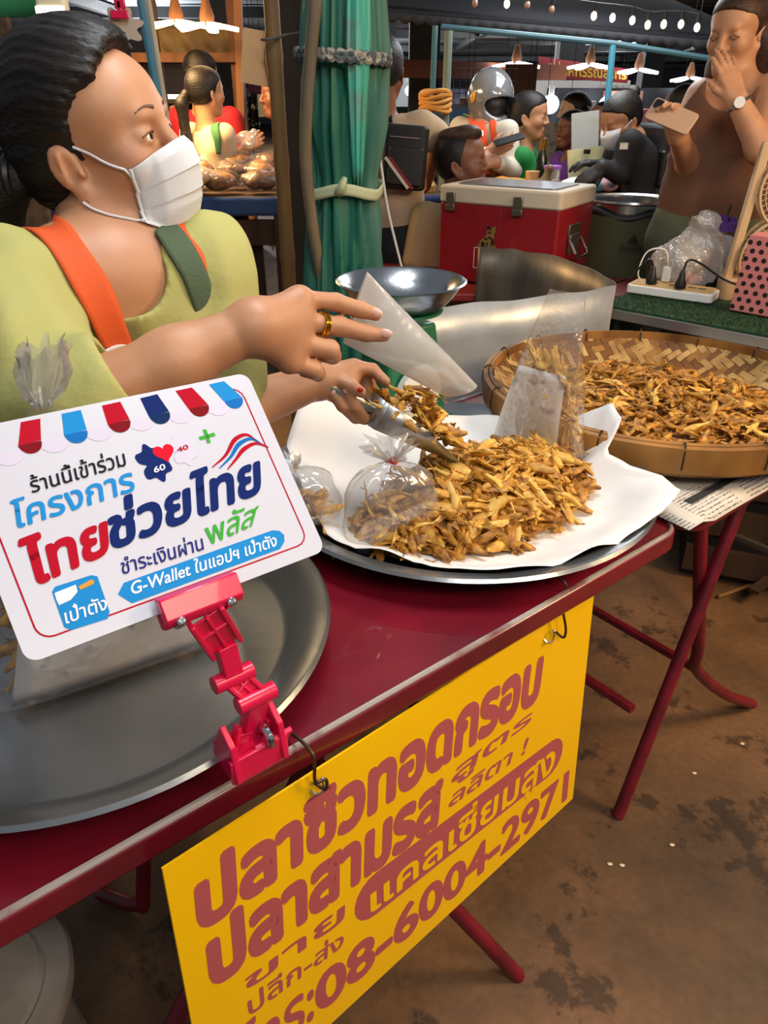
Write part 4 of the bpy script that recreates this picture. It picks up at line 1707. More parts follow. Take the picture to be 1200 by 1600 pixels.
# legs (behind the table) belong to the same body
for s in (-1, 1):
    pass
body_v, body_f = v.mesh()
mb = MB()
mb.add(body_v, body_f)
lg = Vox(Pel - np.array([.3, .3, Pel[2]]) - .02, Pel + np.array([.3, .3, .14]), .009)
for s in (-1, 1):
    hip = Pel + lat * s * .085
    kn = np.array([hip[0] + fwd[0] * .02, hip[1] + fwd[1] * .02, .46])
    an2 = np.array([kn[0] - fwd[0] * .03, kn[1] - fwd[1] * .03, .08])
    lg.cap(hip, kn, .085, .055, .05)
    lg.cap(kn, an2, .052, .036, .03)
    lg.cap(an2 + np.array([0, 0, -.045]), an2 + fwd * .14 + np.array([0, 0, -.05]), .032, .026, .02)
lv, lf = lg.mesh()
mb.add(lv, lf)
mb.build('body', SK, seller, angle=180)
face_bits(seller, hw, HR, HS, EYES, vox=v)
m = MB()                                                   # upper lash line of the eye that shows
for s in (-1,):
    q = bez([hw(.0845, s * .0215, .0075), hw(.0895, s * .033, .0110), hw(.082, s * .0475, .0065)], 9)
    m = MB()
    m.tube(q, .0011 * HS, 5)
    m.build('eyelash', BROW, seller)
# nails, ring, ear stud
NAIL = mat('nail', '#e0b0a0', .25)
for p, dq in ((at(588, 489, Y=0.930), at(563, 482, Y=0.925)), (at(603, 521, Y=0.923), at(574, 518, Y=0.918))):
    m = MB()
    d = np.array(p) - np.array(dq)
    Rn = frame(np.array([-.05, -1, .25]), d)
    m.ball(p, (.0085, .0058, .0022), Rn, 12, 8)
    m.build('fingernail', NAIL, seller)
for p in (at(519, 612, Y=1.066), at(540, 609, Y=1.070)):
    m = MB()
    m.ball(p, (.006, .0048, .002), frame(np.array([-.1, -1, .3]), np.array([-.4, 0, 1])), 12, 8)
    m.build('fingernail', NAIL, seller)
m = MB()
m.ball(at(563, 609, Y=1.066), (.005, .004, .002), frame(np.array([0, -1, .3])), 10, 6)
m.build('fingernail', mat('red_nail', '#c8281e', .25), seller)
GOLD = mat('gold', '#e0a93a', .18, 1)
d = np.array(at(530, 510, Y=.914)) - K2
Rg = frame(d)
m = MB()
c = K2 + d * .52
m.tube([c +   .0136 * (math.cos(a) * Rg[:, 0] + math.sin(a) * Rg[:, 1]) for a in np.linspace(0, 2 * math.pi, 25)[:-1]], .0021, 8, closed=True)
m.tube([c + d * .09 + .0133 * (math.cos(a) * Rg[:, 0] + math.sin(a) * Rg[:, 1]) for a in np.linspace(0, 2 * math.pi, 25)[:-1]], .0018, 8, closed=True)
m.build('gold_ring', GOLD, seller)
m = MB()
m.tube([hw(-.002, -.0795, -.046) + .006 * np.array([math.cos(a), 0, math.sin(a)]) + np.array([0, 0, -.006]) for a in np.linspace(0, 2 * math.pi, 15)[:-1]], .0008, 6, closed=True)
m.build('earring', GOLD, seller)

# shirt
tee = mat('lime_tee', '#a8a664', .85, bump=.25, bscale=90)
s_ = Vox((-.62, .50, .70), (.02, 1.42, 1.34), .0042)
seller_torso(s_, .011)
FA = (WrR - ElR) / np.linalg.norm(WrR - ElR)
s_.cap(ShR, ElR, .057, .062, .04)
s_.cap(ElR, ElR + FA * .09, .060, .052, .03)
s_.cap(ElR + np.array([-.01, 0, -.012]), ElR + FA * .09 + np.array([0, 0, -.016]), .058, .050, .03)
s_.cap(ShL, ShL * .3 + ElL * .7, .047, .051, .04)
s_.wob(.0075, 55, 4, (1.1, 1.1, .30))
s_.wob(.0012, 75, 9, (1, .4, 1))
vt = v.hit(226, 497)
s_.cap(Neck + np.array([0, 0, .07]), Neck + fwd * .02 + np.array([0, 0, -.005]), .078, .066, .004, True)
for q in np.linspace(0, 1, 8):
    s_.cap(Neck + fwd * .05 + np.array([0, 0, .04]), Neck * (1 - q) + (vt + fwd * .02 + np.array([0, 0, .035])) * q + fwd * .05 * (1 - q), .05 * (1 - q) + .020 * q, .055 * (1 - q) + .018 * q, .004, True)
s_.d = np.maximum(s_.d, -(s_.d + .012))
e0 = ElR + FA * .062
sl, p = s_.loc(e0 - .16, e0 + .16)
side = (p - e0) @ (FA * .9 + np.array([.25, .1, .25]))
nearm = np.linalg.norm(p - e0, axis=-1) < .11
s_.d[sl] = np.where(nearm, np.maximum(s_.d[sl], side), s_.d[sl])
shirt = s_.build('tee_shirt', tee, seller)
# trousers
tr_ = Vox(Pel - np.array([.32, .32, Pel[2] - .05]), Pel + np.array([.32, .32, .17]), .010)
for s in (-1, 1):
    hip = Pel + lat * s * .085
    kn = np.array([hip[0] + fwd[0] * .02, hip[1] + fwd[1] * .02, .46])
    an2 = np.array([kn[0] - fwd[0] * .03, kn[1] - fwd[1] * .03, .10])
    tr_.cap(hip, kn, .10, .07, .05)
    tr_.cap(kn, an2, .068, .055, .03)
tr_.build('trousers', mat('dark_trousers', '#22252c', .85), seller)

# apron straps and bib
ORG = mat('orange_apron', '#d4531c', .75, bump=.2, bscale=120)
GRNW = mat('green_webbing', '#46583f', .8, bump=.3, bscale=200)
# (the strap must lie on the closed outside of shirt and neck)
sol = Vox((-.62, .50, .70), (.02, 1.42, 1.34), .0042)
seller_torso(sol, .013, arms=False)
sol.cap(ShR, ShR * .6 + ElR * .4, .058, .050, .04)
sol.cap(Ho + HR @ np.array([-.030, 0, -.055]) * HS, Neck, .05, .058, .03)
ribbon(sol, 'apron_strap', [(34, 345), (70, 385), (110, 450), (142, 510), (160, 545)], [(88, 334), (128, 380), (168, 440), (192, 500), (206, 540)], .003, ORG, seller)
ribbon(sol, 'apron_strap', [(240, 366), (262, 400), (285, 440), (305, 500)], [(268, 350), (300, 385), (320, 425), (336, 478)], .004, GRNW, seller)
ribbon(sol, 'apron_strap', [(268, 352), (300, 388), (318, 425), (334, 480)], [(284, 352), (312, 388), (330, 430), (342, 480)], .0025, ORG, seller)
WTRIM = mat('white_trim', '#e6ddd6', .8)
ribbon(sol, 'apron_bib', [(158, 547), (165, 570), (172, 600), (180, 640)], [(232, 548), (270, 560), (300, 590), (320, 640)], .004, ORG, seller)
ribbon(sol, 'white_piping', [(156, 546), (180, 536), (205, 537), (234, 549)], [(159, 556), (181, 546), (205, 546), (232, 557)], .006, WTRIM, seller)

# mask in head space
MASK = mat('mask_cloth', '#d2d6dd', .8, bump=.12, bscale=300)
m = MB()
P = []
u_seed = .7
for q in np.linspace(0, 1, 70):
    cx = np.interp(q, [0, .12, .35, .65, .88, 1], [.108, .117, .118, .110, .090, .058])
    cz = np.interp(q, [0, .12, .35, .65, .88, 1], [-.004, -.014, -.040, -.076, -.110, -.122])
    ex, ez = np.interp(q, [0, .7, 1], [.060, .052, .028]), np.interp(q, [0, .5, 1], [-.022, -.066, -.116])
    pl = .0016 * sum(((q - c0) / .22 if 0 <= q - c0 < .22 else 0) * 2 for c0 in (.10, .34, .58)) + .0012 * math.sin(u_seed + q * 3)
    row = []
    for u in np.linspace(-1, 1, 41):
        cs = math.cos(u * math.pi / 2)
        wx = cs ** .75
        yy = np.interp(abs(u), [0, .3, .7, 1], [0, .024, .050, .059]) * np.sign(u)
        row.append(hw(ex + (cx - ex) * wx + pl * (1 - .5 * abs(u)), yy, ez + (cz - ez) * cs ** .9))
    P.append(row)
P = np.array(P)
for _ in range(3):
    P = P + v.grad(P) * np.clip(.0035 - v.at(P), 0, None)[..., None]
m.grid(P)
fm_ = m.build('face_mask', MASK, seller, solid=.0012, angle=50)
m = MB()
for s in (-1,):
    P_ = np.array(P)
    e = P_[:, 0] if s < 0 else P_[:, -1]
    m.tube(e, .0022, 6)
m.build('mask_edge', MASK, fm_)
for a, b in (((.060, -.059, -.024), (.004, -.074, .012)), ((.028, -.059, -.114), (-.004, -.078, -.048))):
    m = MB()
    mid_ = (np.array(a) + np.array(b)) / 2 + np.array([0, -.008, -.003])
    q_ = v.onto(bez([hw(*a), hw(*mid_), hw(*b)], 12), .002, 3)
    q_[0] = P[6, 0] if a[2] > -.06 else P[-8, 0]
    m.tube(q_, .0017, 6)
    m.build('ear_loop', MASK, fm_)

# hair: cap drawn back into a low tail
hv = Vox(Ho - .26, Ho + .22, .004)


def hl(x, y, z):
    return hw(x, y, z)


hv.ell(hl(-.018, 0, .050), np.array([.104, .082, .094]) * HS, HR, .01)
hv.ell(hl(.008, 0, .072), np.array([.080, .068, .068]) * HS, HR, .02)
hv.ell(hl(-.050, 0, -.010), np.array([.062, .074, .062]) * HS, HR, .03)
hv.ell(hl(.092, 0, .036), np.array([.066, .10, .082]) * HS, HR @ rotm('Y', .40), .012, True)
for s in (-1, 1):
    hv.ell(hl(.070, s * .085, .000), np.array([.060, .055, .080]) * HS, HR @ rotm('Y', -.35), .010, True)
    hv.ell(hl(-.004, s * .092, -.028), np.array([.022, .026, .036]) * HS, HR, .006, True)
hv.ell(hl(.0, 0, -.13), np.array([.10, .10, .075]) * HS, HR, .01, True)
sl, p = hv.loc(hv.lo, hv.lo + hv.h * hv.n)
q = (p - Ho) @ HR / HS
angl = np.arctan2(q[..., 2] - .01, np.abs(q[..., 1]) + .02)
hv.d += (.0011 * np.sin(angl * 62 + 5 * np.sin(q[..., 0] * 40)) + .0007 * np.sin(angl * 23 + q[..., 0] * 25)).astype(np.float32)
hv.build('hair', HAIR, seller)
tl_ = Vox(Ho - np.array([.34, .2, .36]), Ho + np.array([.05, .16, .06]), .004)
tb = hl(-.100, -.040, -.015)
tl_.cap(tb, tb + np.array([-.035, .0, -.005]), .024, .036, .02)
tl_.cap(tb + np.array([-.035, 0, -.005]), tb + np.array([-.055, .005, -.075]), .038, .036, .02)
tl_.cap(tb + np.array([-.055, .005, -.075]), tb + np.array([-.035, .0, -.17]), .036, .026, .02)
tl_.cap(tb + np.array([-.035, 0, -.17]), tb + np.array([0.0, -.005, -.215]), .026, .012, .02)
tl_.wob(.002, 120, 5, (1, 1, .2))
pt_ = tl_.build('ponytail', HAIR, seller)
m = MB()
m.tube([tb + np.array([-.006, .027 * math.cos(a), .027 * math.sin(a)]) for a in np.linspace(0, 2 * math.pi, 18)[:-1]], .007, 8, closed=True)
m.build('hair_tie', BLACK, pt_)
# ================================================================== everybody else in the market
def hand_prims(v, W, d, nrm, sc=1.0, curl=.5, thumb=1, spread=.10):
    """palm, four unequal bent fingers and a thumb; d = pointing direction, nrm = back of the hand"""
    d = np.asarray(d, float) / np.linalg.norm(d)
    nrm = np.asarray(nrm, float)
    nrm = nrm - d * (nrm @ d)
    nrm /= np.linalg.norm(nrm)
    s = np.cross(d, nrm)
    for i, (o, l, sp) in enumerate(((-.027, .068, -.10), (-.009, .076, -.02), (.009, .071, .06), (.026, .055, .15))):
        k = W + sc * (d * (.082 - .006 * abs(i - 1.3)) + s * o)
        v.cap(W + sc * s * o * .5, k, .017 * sc, .0125 * sc, .014 * sc)
        q, dd = k, d + s * sp * spread * 8
        dd /= np.linalg.norm(dd)
        for j, f in enumerate((.45, .31, .24)):
            a = curl * (.4 if j == 0 else 1.0)
            dd = dd * math.cos(a) - nrm * math.sin(a)
            e = q + dd * l * f * sc
            v.cap(q, e, (.0098 - .0009 * j) * sc, (.0090 - .0009 * j) * sc, .003)
            q = e
    a = W + sc * (d * .022 - s * thumb * .022 - nrm * .006)
    b = a + sc * (d * .034 - s * thumb * .022 - nrm * .012)
    c = b + sc * (d * .030 - s * thumb * .004 - nrm * .010)
    v.cap(W, a, .017 * sc, .014 * sc, .012)
    v.cap(a, b, .0135 * sc, .011 * sc, .006)
    v.cap(b, c, .0108 * sc, .008 * sc, .003)


def figure(label, O, az, skin_m, shirt_m, hair_m, pants_m, hair='short', pitch=0.0, k=1.0, fat=1.0, sleeves='short',
           arms=None, torso_az=None, lean=0.0, eyes=False, h=.006, roll=0.0, shut=False, sh=None, ground=0.0, brow=None, hands=None, shirt_low=.66):
    """one person; O is the head centre, az the way the face looks (radians)"""
    O = np.asarray(O, float)
    taz = az if torso_az is None else torso_az
    f = np.array([math.cos(taz), math.sin(taz), 0])
    l = np.array([-f[1], f[0], 0])
    up = np.array([0, 0, 1.])
    R = rotm('Z', az) @ rotm('Y', pitch) @ rotm('X', roll)
    nk = O + up * -.160 * k - f * (.02 + lean * .15) * k
    S = {s: nk + up * -.035 * k + l * s * .155 * k * (1 + (fat - 1) * .6) for s in (-1, 1)}
    if sh:
        S.update(sh)
        nk = (S[-1] + S[1]) / 2 + up * .035 * k
    pel = nk - up * .50 * k - f * lean * .45
    if pel[2] < ground + .35:
        pel[2] = ground + .35
    A = arms or {}
    for s in (-1, 1):
        if s not in A:
            A[s] = (S[s] + l * s * .05 - up * .27 * k, S[s] + l * s * .06 - up * .50 * k + f * .06)
    legs = {}
    for s in (-1, 1):
        hip = pel + l * s * .085 * k
        kn = np.array([hip[0] + f[0] * .02, hip[1] + f[1] * .02, ground + max(.25, (pel[2] - ground) * .52)])
        an = np.array([hip[0], hip[1], ground + .085])
        legs[s] = (hip, kn, an)

    def torso(v, g=0.0):
        for s in (-1, 1):
            a, b = nk + l * s * .075 * k * fat - up * .12 * k, nk + l * s * .065 * k * fat - up * .33 * k - f * lean * .25
            v.cap(a, b, .078 * k * fat + g, .072 * k * fat + g, .06)
            v.cap(b, pel + l * s * .075 * k * fat, .074 * k * fat + g, .088 * k * fat + g, .06)
        v.cap(S[-1] * .85 + S[1] * .15 - up * .02, S[1] * .85 + S[-1] * .15 - up * .02, .05 * k * fat ** .5 + g, None, .06)

    def legp(v, g=0.0):
        for s in (-1, 1):
            hip, kn, an = legs[s]
            v.cap(hip, kn, .083 * k * fat + g, .056 * k * fat + g, .04)
            v.cap(kn, an, .054 * k * fat + g, .036 * k + g, .03)

    pts = np.array([O, nk, pel] + list(S.values()) + [q for a in A.values() for q in a] + [q for a in legs.values() for q in a])
    lo, hi = pts.min(0) - .20, pts.max(0) + .20
    lo[2] = ground
    v = Vox(lo, hi, h)
    torso(v)
    legp(v)
    for s in (-1, 1):
        el, wr = A[s]
        v.cap(S[s], el, .044 * k * fat, .037 * k * fat, .03)
        v.cap(el, wr, .037 * k * fat, .026 * k * fat ** .7, .02)
        an = legs[s][2]
        v.cap(an - up * .045, an - up * .05 + f * .14, .034, .027, .02)
        if hands and s in hands:
            hd, hn, hcurl = hands[s][:3]
            hand_prims(v, wr, hd, hn, k * 1.0, hcurl, thumb=hands[s][3] if len(hands[s]) > 3 else 1)
        else:
            hand_prims(v, wr, wr - el + f * .03, l * s + up * .3, k, .5, 1)
    v.cap(O + R @ np.array([-.028, 0, -.06]) * k, nk - up * .02, .050 * k, .056 * k * fat ** .5, .04)
    w = head_prims(v, O, R, k, fine=h < .0045)
    p = thing('person', label, 'person', (pel[0], pel[1], ground))
    v.build('body', skin_m, p)
    if eyes:
        face_bits(p, w, R, k, [EYEW, IRIS, PUPIL, brow or BROW], shut)
    # shirt
    if shirt_m is not None:
        lo2 = lo.copy()
        lo2[2] = pel[2] - .16
        t = Vox(lo2, hi, max(h, .006))
        torso(t, .014)
        t.cut(pel - up * .05, -up)
        for s in (-1, 1):
            el, wr = A[s]
            if sleeves == 'short':
                t.cap(S[s], S[s] * .35 + el * .65, .058 * k * fat, .060 * k * fat, .03)
            elif sleeves == 'long':
                t.cap(S[s], el, .055 * k * fat, .047 * k * fat, .03)
                t.cap(el, el * .12 + wr * .88, .046 * k * fat, .037 * k, .02)
            else:
                t.cap(S[s] * .7 + nk * .3, S[s] * .55 + nk * .45 - up * .1, .05 * k * fat, .06 * k * fat, .03)
        t.wob(.004, 26, int(abs(O[0]) * 100) + 3)
        if sleeves == 'none':
            t.cap(nk + f * .04 + up * .06, nk + f * .05 + up * .0, .075 * k * fat, None, .006, True)
            for s in (-1, 1):
                t.cap(S[s] + l * s * .03 + up * .06, S[s] * .4 + A[s][0] * .6 + l * s * .03, .062 * k * fat, .058 * k * fat, .006, True)
        else:
            t.cap(nk + up * .07, nk + f * .015 + up * -.005, .066 * k, .060 * k, .006, True)
        t.build('shirt', shirt_m, p)
    t = Vox(np.array([lo[0], lo[1], ground]), np.array([hi[0], hi[1], pel[2] + .2]), .010)
    legp(t, .016)
    for s in (-1, 1):
        t.cap(pel + l * s * .075 * k * fat + up * .06, pel + l * s * .08 * k * fat, .088 * k * fat + .008, .092 * k * fat + .010, .06)
    t.wob(.003, 22, 8)
    t.build('trousers', pants_m, p)
    # hair
    if hair:
        q = Vox(O - .24, O + .22, .005)
        q.ell(w(-.022, 0, .040), np.array([.098, .082, .090]) * k, R, .01)
        q.ell(w(-.045, 0, -.005), np.array([.058, .072, .055]) * k, R, .03)
        if hair != 'short':
            q.ell(w(.015, 0, .055), np.array([.078, .068, .066]) * k, R, .02)
        q.ell(w(.092, 0, .012), np.array([.066, .10, .064]) * k, R @ rotm('Y', .30), .012, True)
        for s in (-1, 1):
            q.ell(w(.068, s * .085, -.01), np.array([.058, .052, .075]) * k, R, .010, True)
            if hair != 'long':
                q.ell(w(-.004, s * .09, -.028), np.array([.022, .024, .036]) * k, R, .006, True)
        q.ell(w(0, 0, -.13), np.array([.10, .10, .075]) * k, R, .01, True)
        q.build('hair', hair_m, p)
        q = None
        if hair == 'bun':
            q = Vox(O - .26, O + .24, .005)
            q.ell(w(-.115, 0, .02), np.array([.032, .034, .032]) * k, R, .01)
        elif hair == 'highbun':
            q = Vox(O - .26, O + .26, .005)
            q.ell(w(-.100, 0, .095), np.array([.030, .034, .030]) * k, R, .01)
        elif hair == 'pony':
            q = Vox(O - np.array([.3, .3, .5]), O + .25, .006)
            a = w(-.115, .02, .0)
            q.cap(a, a + np.array([-.03, 0, -.05]), .022, .032, .02)
            q.cap(a + np.array([-.03, 0, -.05]), a + np.array([-.025, 0, -.20]), .032, .026, .02)
            q.cap(a + np.array([-.025, 0, -.20]), a + np.array([-.01, 0, -.30]), .026, .010, .02)
        elif hair == 'long':
            q = Vox(O - np.array([.3, .3, .5]), O + .25, .006)
            for s in (-1, 1):
                q.cap(w(-.05, s * .06, .0), nk + l * s * .09 - f * .04 + up * .02, .045, .042, .04)
                q.cap(nk + l * s * .09 - f * .04 + up * .02, nk + l * s * .085 - f * .045 - up * .16, .042, .028, .03)
            q.cap(w(-.07, 0, .0), nk - f * .07 - up * .14, .06, .05, .05)
        if q is not None:
            q.wob(.002, 90, 3)
            q.build('hair_bun' if 'bun' in hair else 'ponytail' if hair == 'pony' else 'long_hair', hair_m, p)
    return dict(p=p, w=w, R=R, S=S, A=A, f=f, l=l, nk=nk, pel=pel, vox=v, torso=torso, lo=lo, hi=hi)


BLK_HAIR = hairmat('black_hair', '#0c0a0a', '#1c1615')
BRN_HAIR = hairmat('brown_hair', '#2e1d14', '#4a3122')
SK_W = skin('warm_skin', '#cb9670', '#b98460')
SK_D = skin('dark_skin', '#8a5a42', '#774a36')
SK_M = skin('mid_skin', '#bd8c6c', '#a97858')
JEAN = mat('dark_jeans', '#1b1e26', .85)
OLIVE = mat('olive_cloth', '#565a44', .85, bump=.15)
BEIGE = mat('beige_shirt', '#c2a98c', .85, bump=.15)


def on_shirt(fg, name, pts_l, pts_r, mat_, off=.004, th=.002, g=.016, arms_=True):
    sol_ = Vox(fg['lo'], fg['hi'], .008)
    fg['torso'](sol_, g)
    if arms_:
        for s in (-1, 1):
            sol_.cap(fg['S'][s], fg['A'][s][0], .06, .052, .03)
    ribbon(sol_, name, pts_l, pts_r, off, mat_, fg['p'], n=18, m_=5, th=th, t1=7)


up_ = np.array([0, 0, 1.])
# woman with the phone, right
O = at(1152, 52, Y=2.86)
sR, sL = at(1098, 150, Y=2.93), at(1212, 140, Y=2.74)
eR, wR = at(1078, 262, Y=2.86), at(1060, 215, Y=2.68)
eL, wL = at(1190, 232, Y=2.56), at(1152, 158, Y=2.60)
rw = figure('woman in brown top covering her mouth with one hand and holding a phone', O, math.radians(222), SK_W, mat('brown_top', '#6e4a36', .85, bump=.15), BRN_HAIR, OLIVE, 'long',
            pitch=.22, k=1.02, fat=1.22, sleeves='none', sh={-1: sR, 1: sL}, arms={-1: (eR, wR), 1: (eL, wL)}, eyes=True, h=.0042, torso_az=math.radians(228), shut=True,
            hands={-1: (at(1050, 180, Y=2.66) - wR, np.array([.5, .6, .2]), .75, 1), 1: (at(1128, 78, Y=2.66) - wL, np.array([.3, -1, .2]), .10, 1)})
m = MB()
Rw = frame(wL - eL)
m.tube([wL - (wL - eL) * .06 + .031 * (math.cos(a) * Rw[:, 0] + math.sin(a) * Rw[:, 1]) for a in np.linspace(0, 2 * math.pi, 25)[:-1]], .006, 8, closed=True)
m.build('watch_strap', STEEL, rw['p'])
m = MB()
wc = wL - (wL - eL) * .06 + np.array([-.012, -.032, .004])
m.tube([wc, wc + np.array([-.003, -.008, .001])], .016, 20)
m.build('watch_face', WHITE, rw['p'])
for s in (-1, 1):
    m = MB()
    m.tube(rw['vox'].onto(bez([rw['w'](.088, s * .020, .004), rw['w'](.090, s * .034, -.001), rw['w'](.078, s * .048, .004)], 9), .0005), .0016, 5)
    m.build('eyelash', BROW, rw['p'])
c = at(1049, 182, Y=2.60)
Rp = frame(np.array([-.35, -.75, .55]), np.array([.78, -.05, -.55]))
t = thing('phone', 'gold phone in the hand of the woman in brown top', 'phone', c)
m = MB()
m.rbox(c, (.150, .072, .009), .010, Rp)
m.build('case', mat('phone_case', '#c8a486', .35), t, bevel=.002)
m = MB()
m.box(c - Rp[:, 2] * .006, (.142, .066, .002), Rp)
m.build('screen', glow('phone_screen', '#cfd6e0', .6), t)
m = MB()
m.rbox(c + Rp[:, 2] * .006 - Rp[:, 0] * .055 + Rp[:, 1] * .016, (.028, .028, .004), .006, Rp)
m.build('camera_bump', BLACK, t)

# man behind the cooler
O = at(722, 256, Y=3.42)
mn = figure('man with quiff in profile sitting behind the red cooler box', O, math.radians(-18), SK_D, mat('khaki_shirt', '#b89a6c', .85, bump=.15), BLK_HAIR, mat('khaki', '#a08a62', .85), 'short', pitch=-.10, k=1.02, h=.0045, eyes=True, torso_az=math.radians(-70))
q = Vox(O - .2, O + .25, .005)
q.ell(mn['w'](.030, 0, .108), np.array([.060, .055, .034]), mn['R'], .02)
q.ell(mn['w'](-.02, 0, .105), np.array([.075, .066, .034]), mn['R'], .02)
q.wob(.005, 70, 6)
q.build('quiff', BRN_HAIR, mn['p'])

# man with sling bag
O = at(600, 112, Y=3.55)
sb = figure('man in pale shirt seen from behind with black sling bag', O, math.radians(78), SK_D, BEIGE, BLK_HAIR, JEAN, 'short', k=1.03, fat=1.08,
            arms={1: (at(560, 265, Y=3.7), at(575, 300, Y=3.9)), -1: (at(688, 218, Y=3.6), at(672, 270, Y=3.8))})
on_shirt(sb, 'bag_strap', [(588, 140), (600, 178), (610, 215)], [(600, 138), (612, 175), (619, 213)], BLACK)
c = at(632, 246, Y=3.36)
t = thing('sling_bag', 'black sling bag with a striped edge on the back of the pale shirt', 'bag', c - np.array([0, 0, .11]))
Rb = rotm('Z', math.radians(-6)) @ rotm('Y', math.radians(4))
m = MB()
m.rbox(c, (.185, .085, .24), .03, Rb)
m.build('pouch', mat('black_nylon', '#17171a', .6, bump=.2, bscale=200), t, bevel=.012)
m = MB()
m.rbox(c + Rb @ np.array([.01, -.050, -.03]), (.14, .022, .14), .008, Rb)
m.build('front_pocket', mat('black_nylon2', '#1d1d21', .6), t, bevel=.006)
for i, cc_ in enumerate(('#c9c4bd', '#7e2026')):
    m = MB()
    m.box(c + Rb @ np.array([-.022 + i * .018, -.0625, -.055]), (.012, .003, .15), Rb @ rotm('Y', -.75))
    m.build('stripe', mat('bag_stripe%d' % i, cc_, .6), t)
m = MB()
m.tube([c + Rb @ np.array([x, -.046, .075]) for x in (-.06, 0, .06)], .003, 6)
m.build('zip', CHROME, t)

# rider in the helmet
O = at(765, 160, Y=4.55)
sR, sL = at(718, 200, Y=4.62), at(794, 206, Y=4.36)
hm = figure('rider in grey helmet and orange reflective vest reading his phone', O, math.radians(-64), SK_M, mat('offwhite_shirt', '#cfc8b8', .85, bump=.2), BLK_HAIR, JEAN, None, pitch=.32, k=1.0, fat=1.05, sleeves='long',
            sh={-1: sR, 1: sL}, arms={-1: (at(714, 262, Y=4.48), at(766, 238, Y=4.16)), 1: (at(800, 266, Y=4.30), at(776, 254, Y=4.10))}, torso_az=math.radians(-62),
            hands={-1: (np.array([.8, .1, .35]), np.array([0, -.8, -.3]), .35, 1), 1: (np.array([-.9, -.1, .15]), np.array([0, -.9, .4]), .2, -1)})
VEST, LIME = mat('orange_vest', '#e0562a', .7, bump=.1), mat('lime_band', '#d8e62e', .5)
on_shirt(hm, 'vest_panel', [(730, 178), (738, 210), (742, 248), (745, 275)], [(752, 178), (762, 205), (766, 248), (768, 275)], VEST, .006, .004, arms_=False)
on_shirt(hm, 'vest_panel', [(766, 188), (768, 212), (770, 248), (770, 275)], [(776, 192), (780, 214), (784, 248), (786, 275)], VEST, .006, .004, arms_=False)
on_shirt(hm, 'reflective_band', [(724, 176), (736, 184)], [(734, 172), (744, 179)], LIME, .010, .003)
on_shirt(hm, 'reflective_band', [(742, 254), (760, 257), (784, 256)], [(744, 262), (760, 265), (784, 264)], LIME, .010, .003, arms_=False)
on_shirt(hm, 'name_patch', [(744, 205), (756, 207)], [(744, 213), (756, 215)], WHITE, .012, .002, arms_=False)
t = thing('helmet', 'glossy grey full face helmet on the rider with open visor', 'helmet', O - np.array([0, 0, .12]))
q = Vox(O - .26, O + .26, .005)
w, R = hm['w'], hm['R']
q.ell(w(-.006, 0, .030), (.138, .118, .135), R, .01)
q.ell(w(.035, 0, -.060), (.110, .098, .075), R, .04)
q.ell(w(.130, 0, .018), (.098, .095, .050), R, .01, True)
q.ell(w(-.01, 0, -.17), (.13, .12, .075), R, .01, True)
q.d = np.maximum(q.d, -(q.d + .016))
q.build('shell', mat('helmet_grey', '#8d9094', .12, .35, coat=.6), t)
q = Vox(O - .2, O + .2, .006)
q.ell(w(.022, 0, .0), (.098, .092, .09), R, .01)
q.build('padding', BLACK, t)
m = MB()
m.ball(w(.01, -.119, .03), (.022, .007, .030), R, 12, 8)
m.build('yellow_decal', mat('decal_yellow', '#e0a21e', .4), t)
c = at(795, 218, Y=4.1)
m = MB()
m.rbox(c, (.15, .07, .009), .01, frame(np.array([-.2, -.3, .9]), np.array([.9, .1, .25])))
tag(m.build('phone', BLACK, bevel=.002), 'dark phone in the hands of the helmeted rider', 'phone')

# woman in green
O = at(828, 183, Y=4.45)
gw = figure('woman in green tee looking right, hair tied back', O, math.radians(-22), SK_M, mat('green_tee', '#15803c', .75, bump=.15), BLK_HAIR, JEAN, 'bun', pitch=.05, k=.95, eyes=True, h=.0048, torso_az=math.radians(-15),
            arms={-1: (at(796, 262, Y=4.35), at(800, 300, Y=4.3)), 1: (at(830, 260, Y=4.55), at(838, 290, Y=4.4))})
# purple child
O = at(892, 204, Y=5.1)
figure('child in purple tee facing left beside the yellow board', O, math.radians(195), SK_D, mat('purple_tee', '#6b3aa6', .8), BLK_HAIR, JEAN, 'bun', k=.88, torso_az=math.radians(200))
O = at(896, 176, Y=5.8)
figure('woman with black hair standing behind the child in purple', O, math.radians(185), skin('pale_skin', '#d9b49a'), mat('black_cloth', '#15161a', .85), BLK_HAIR, JEAN, 'long', k=1.0)
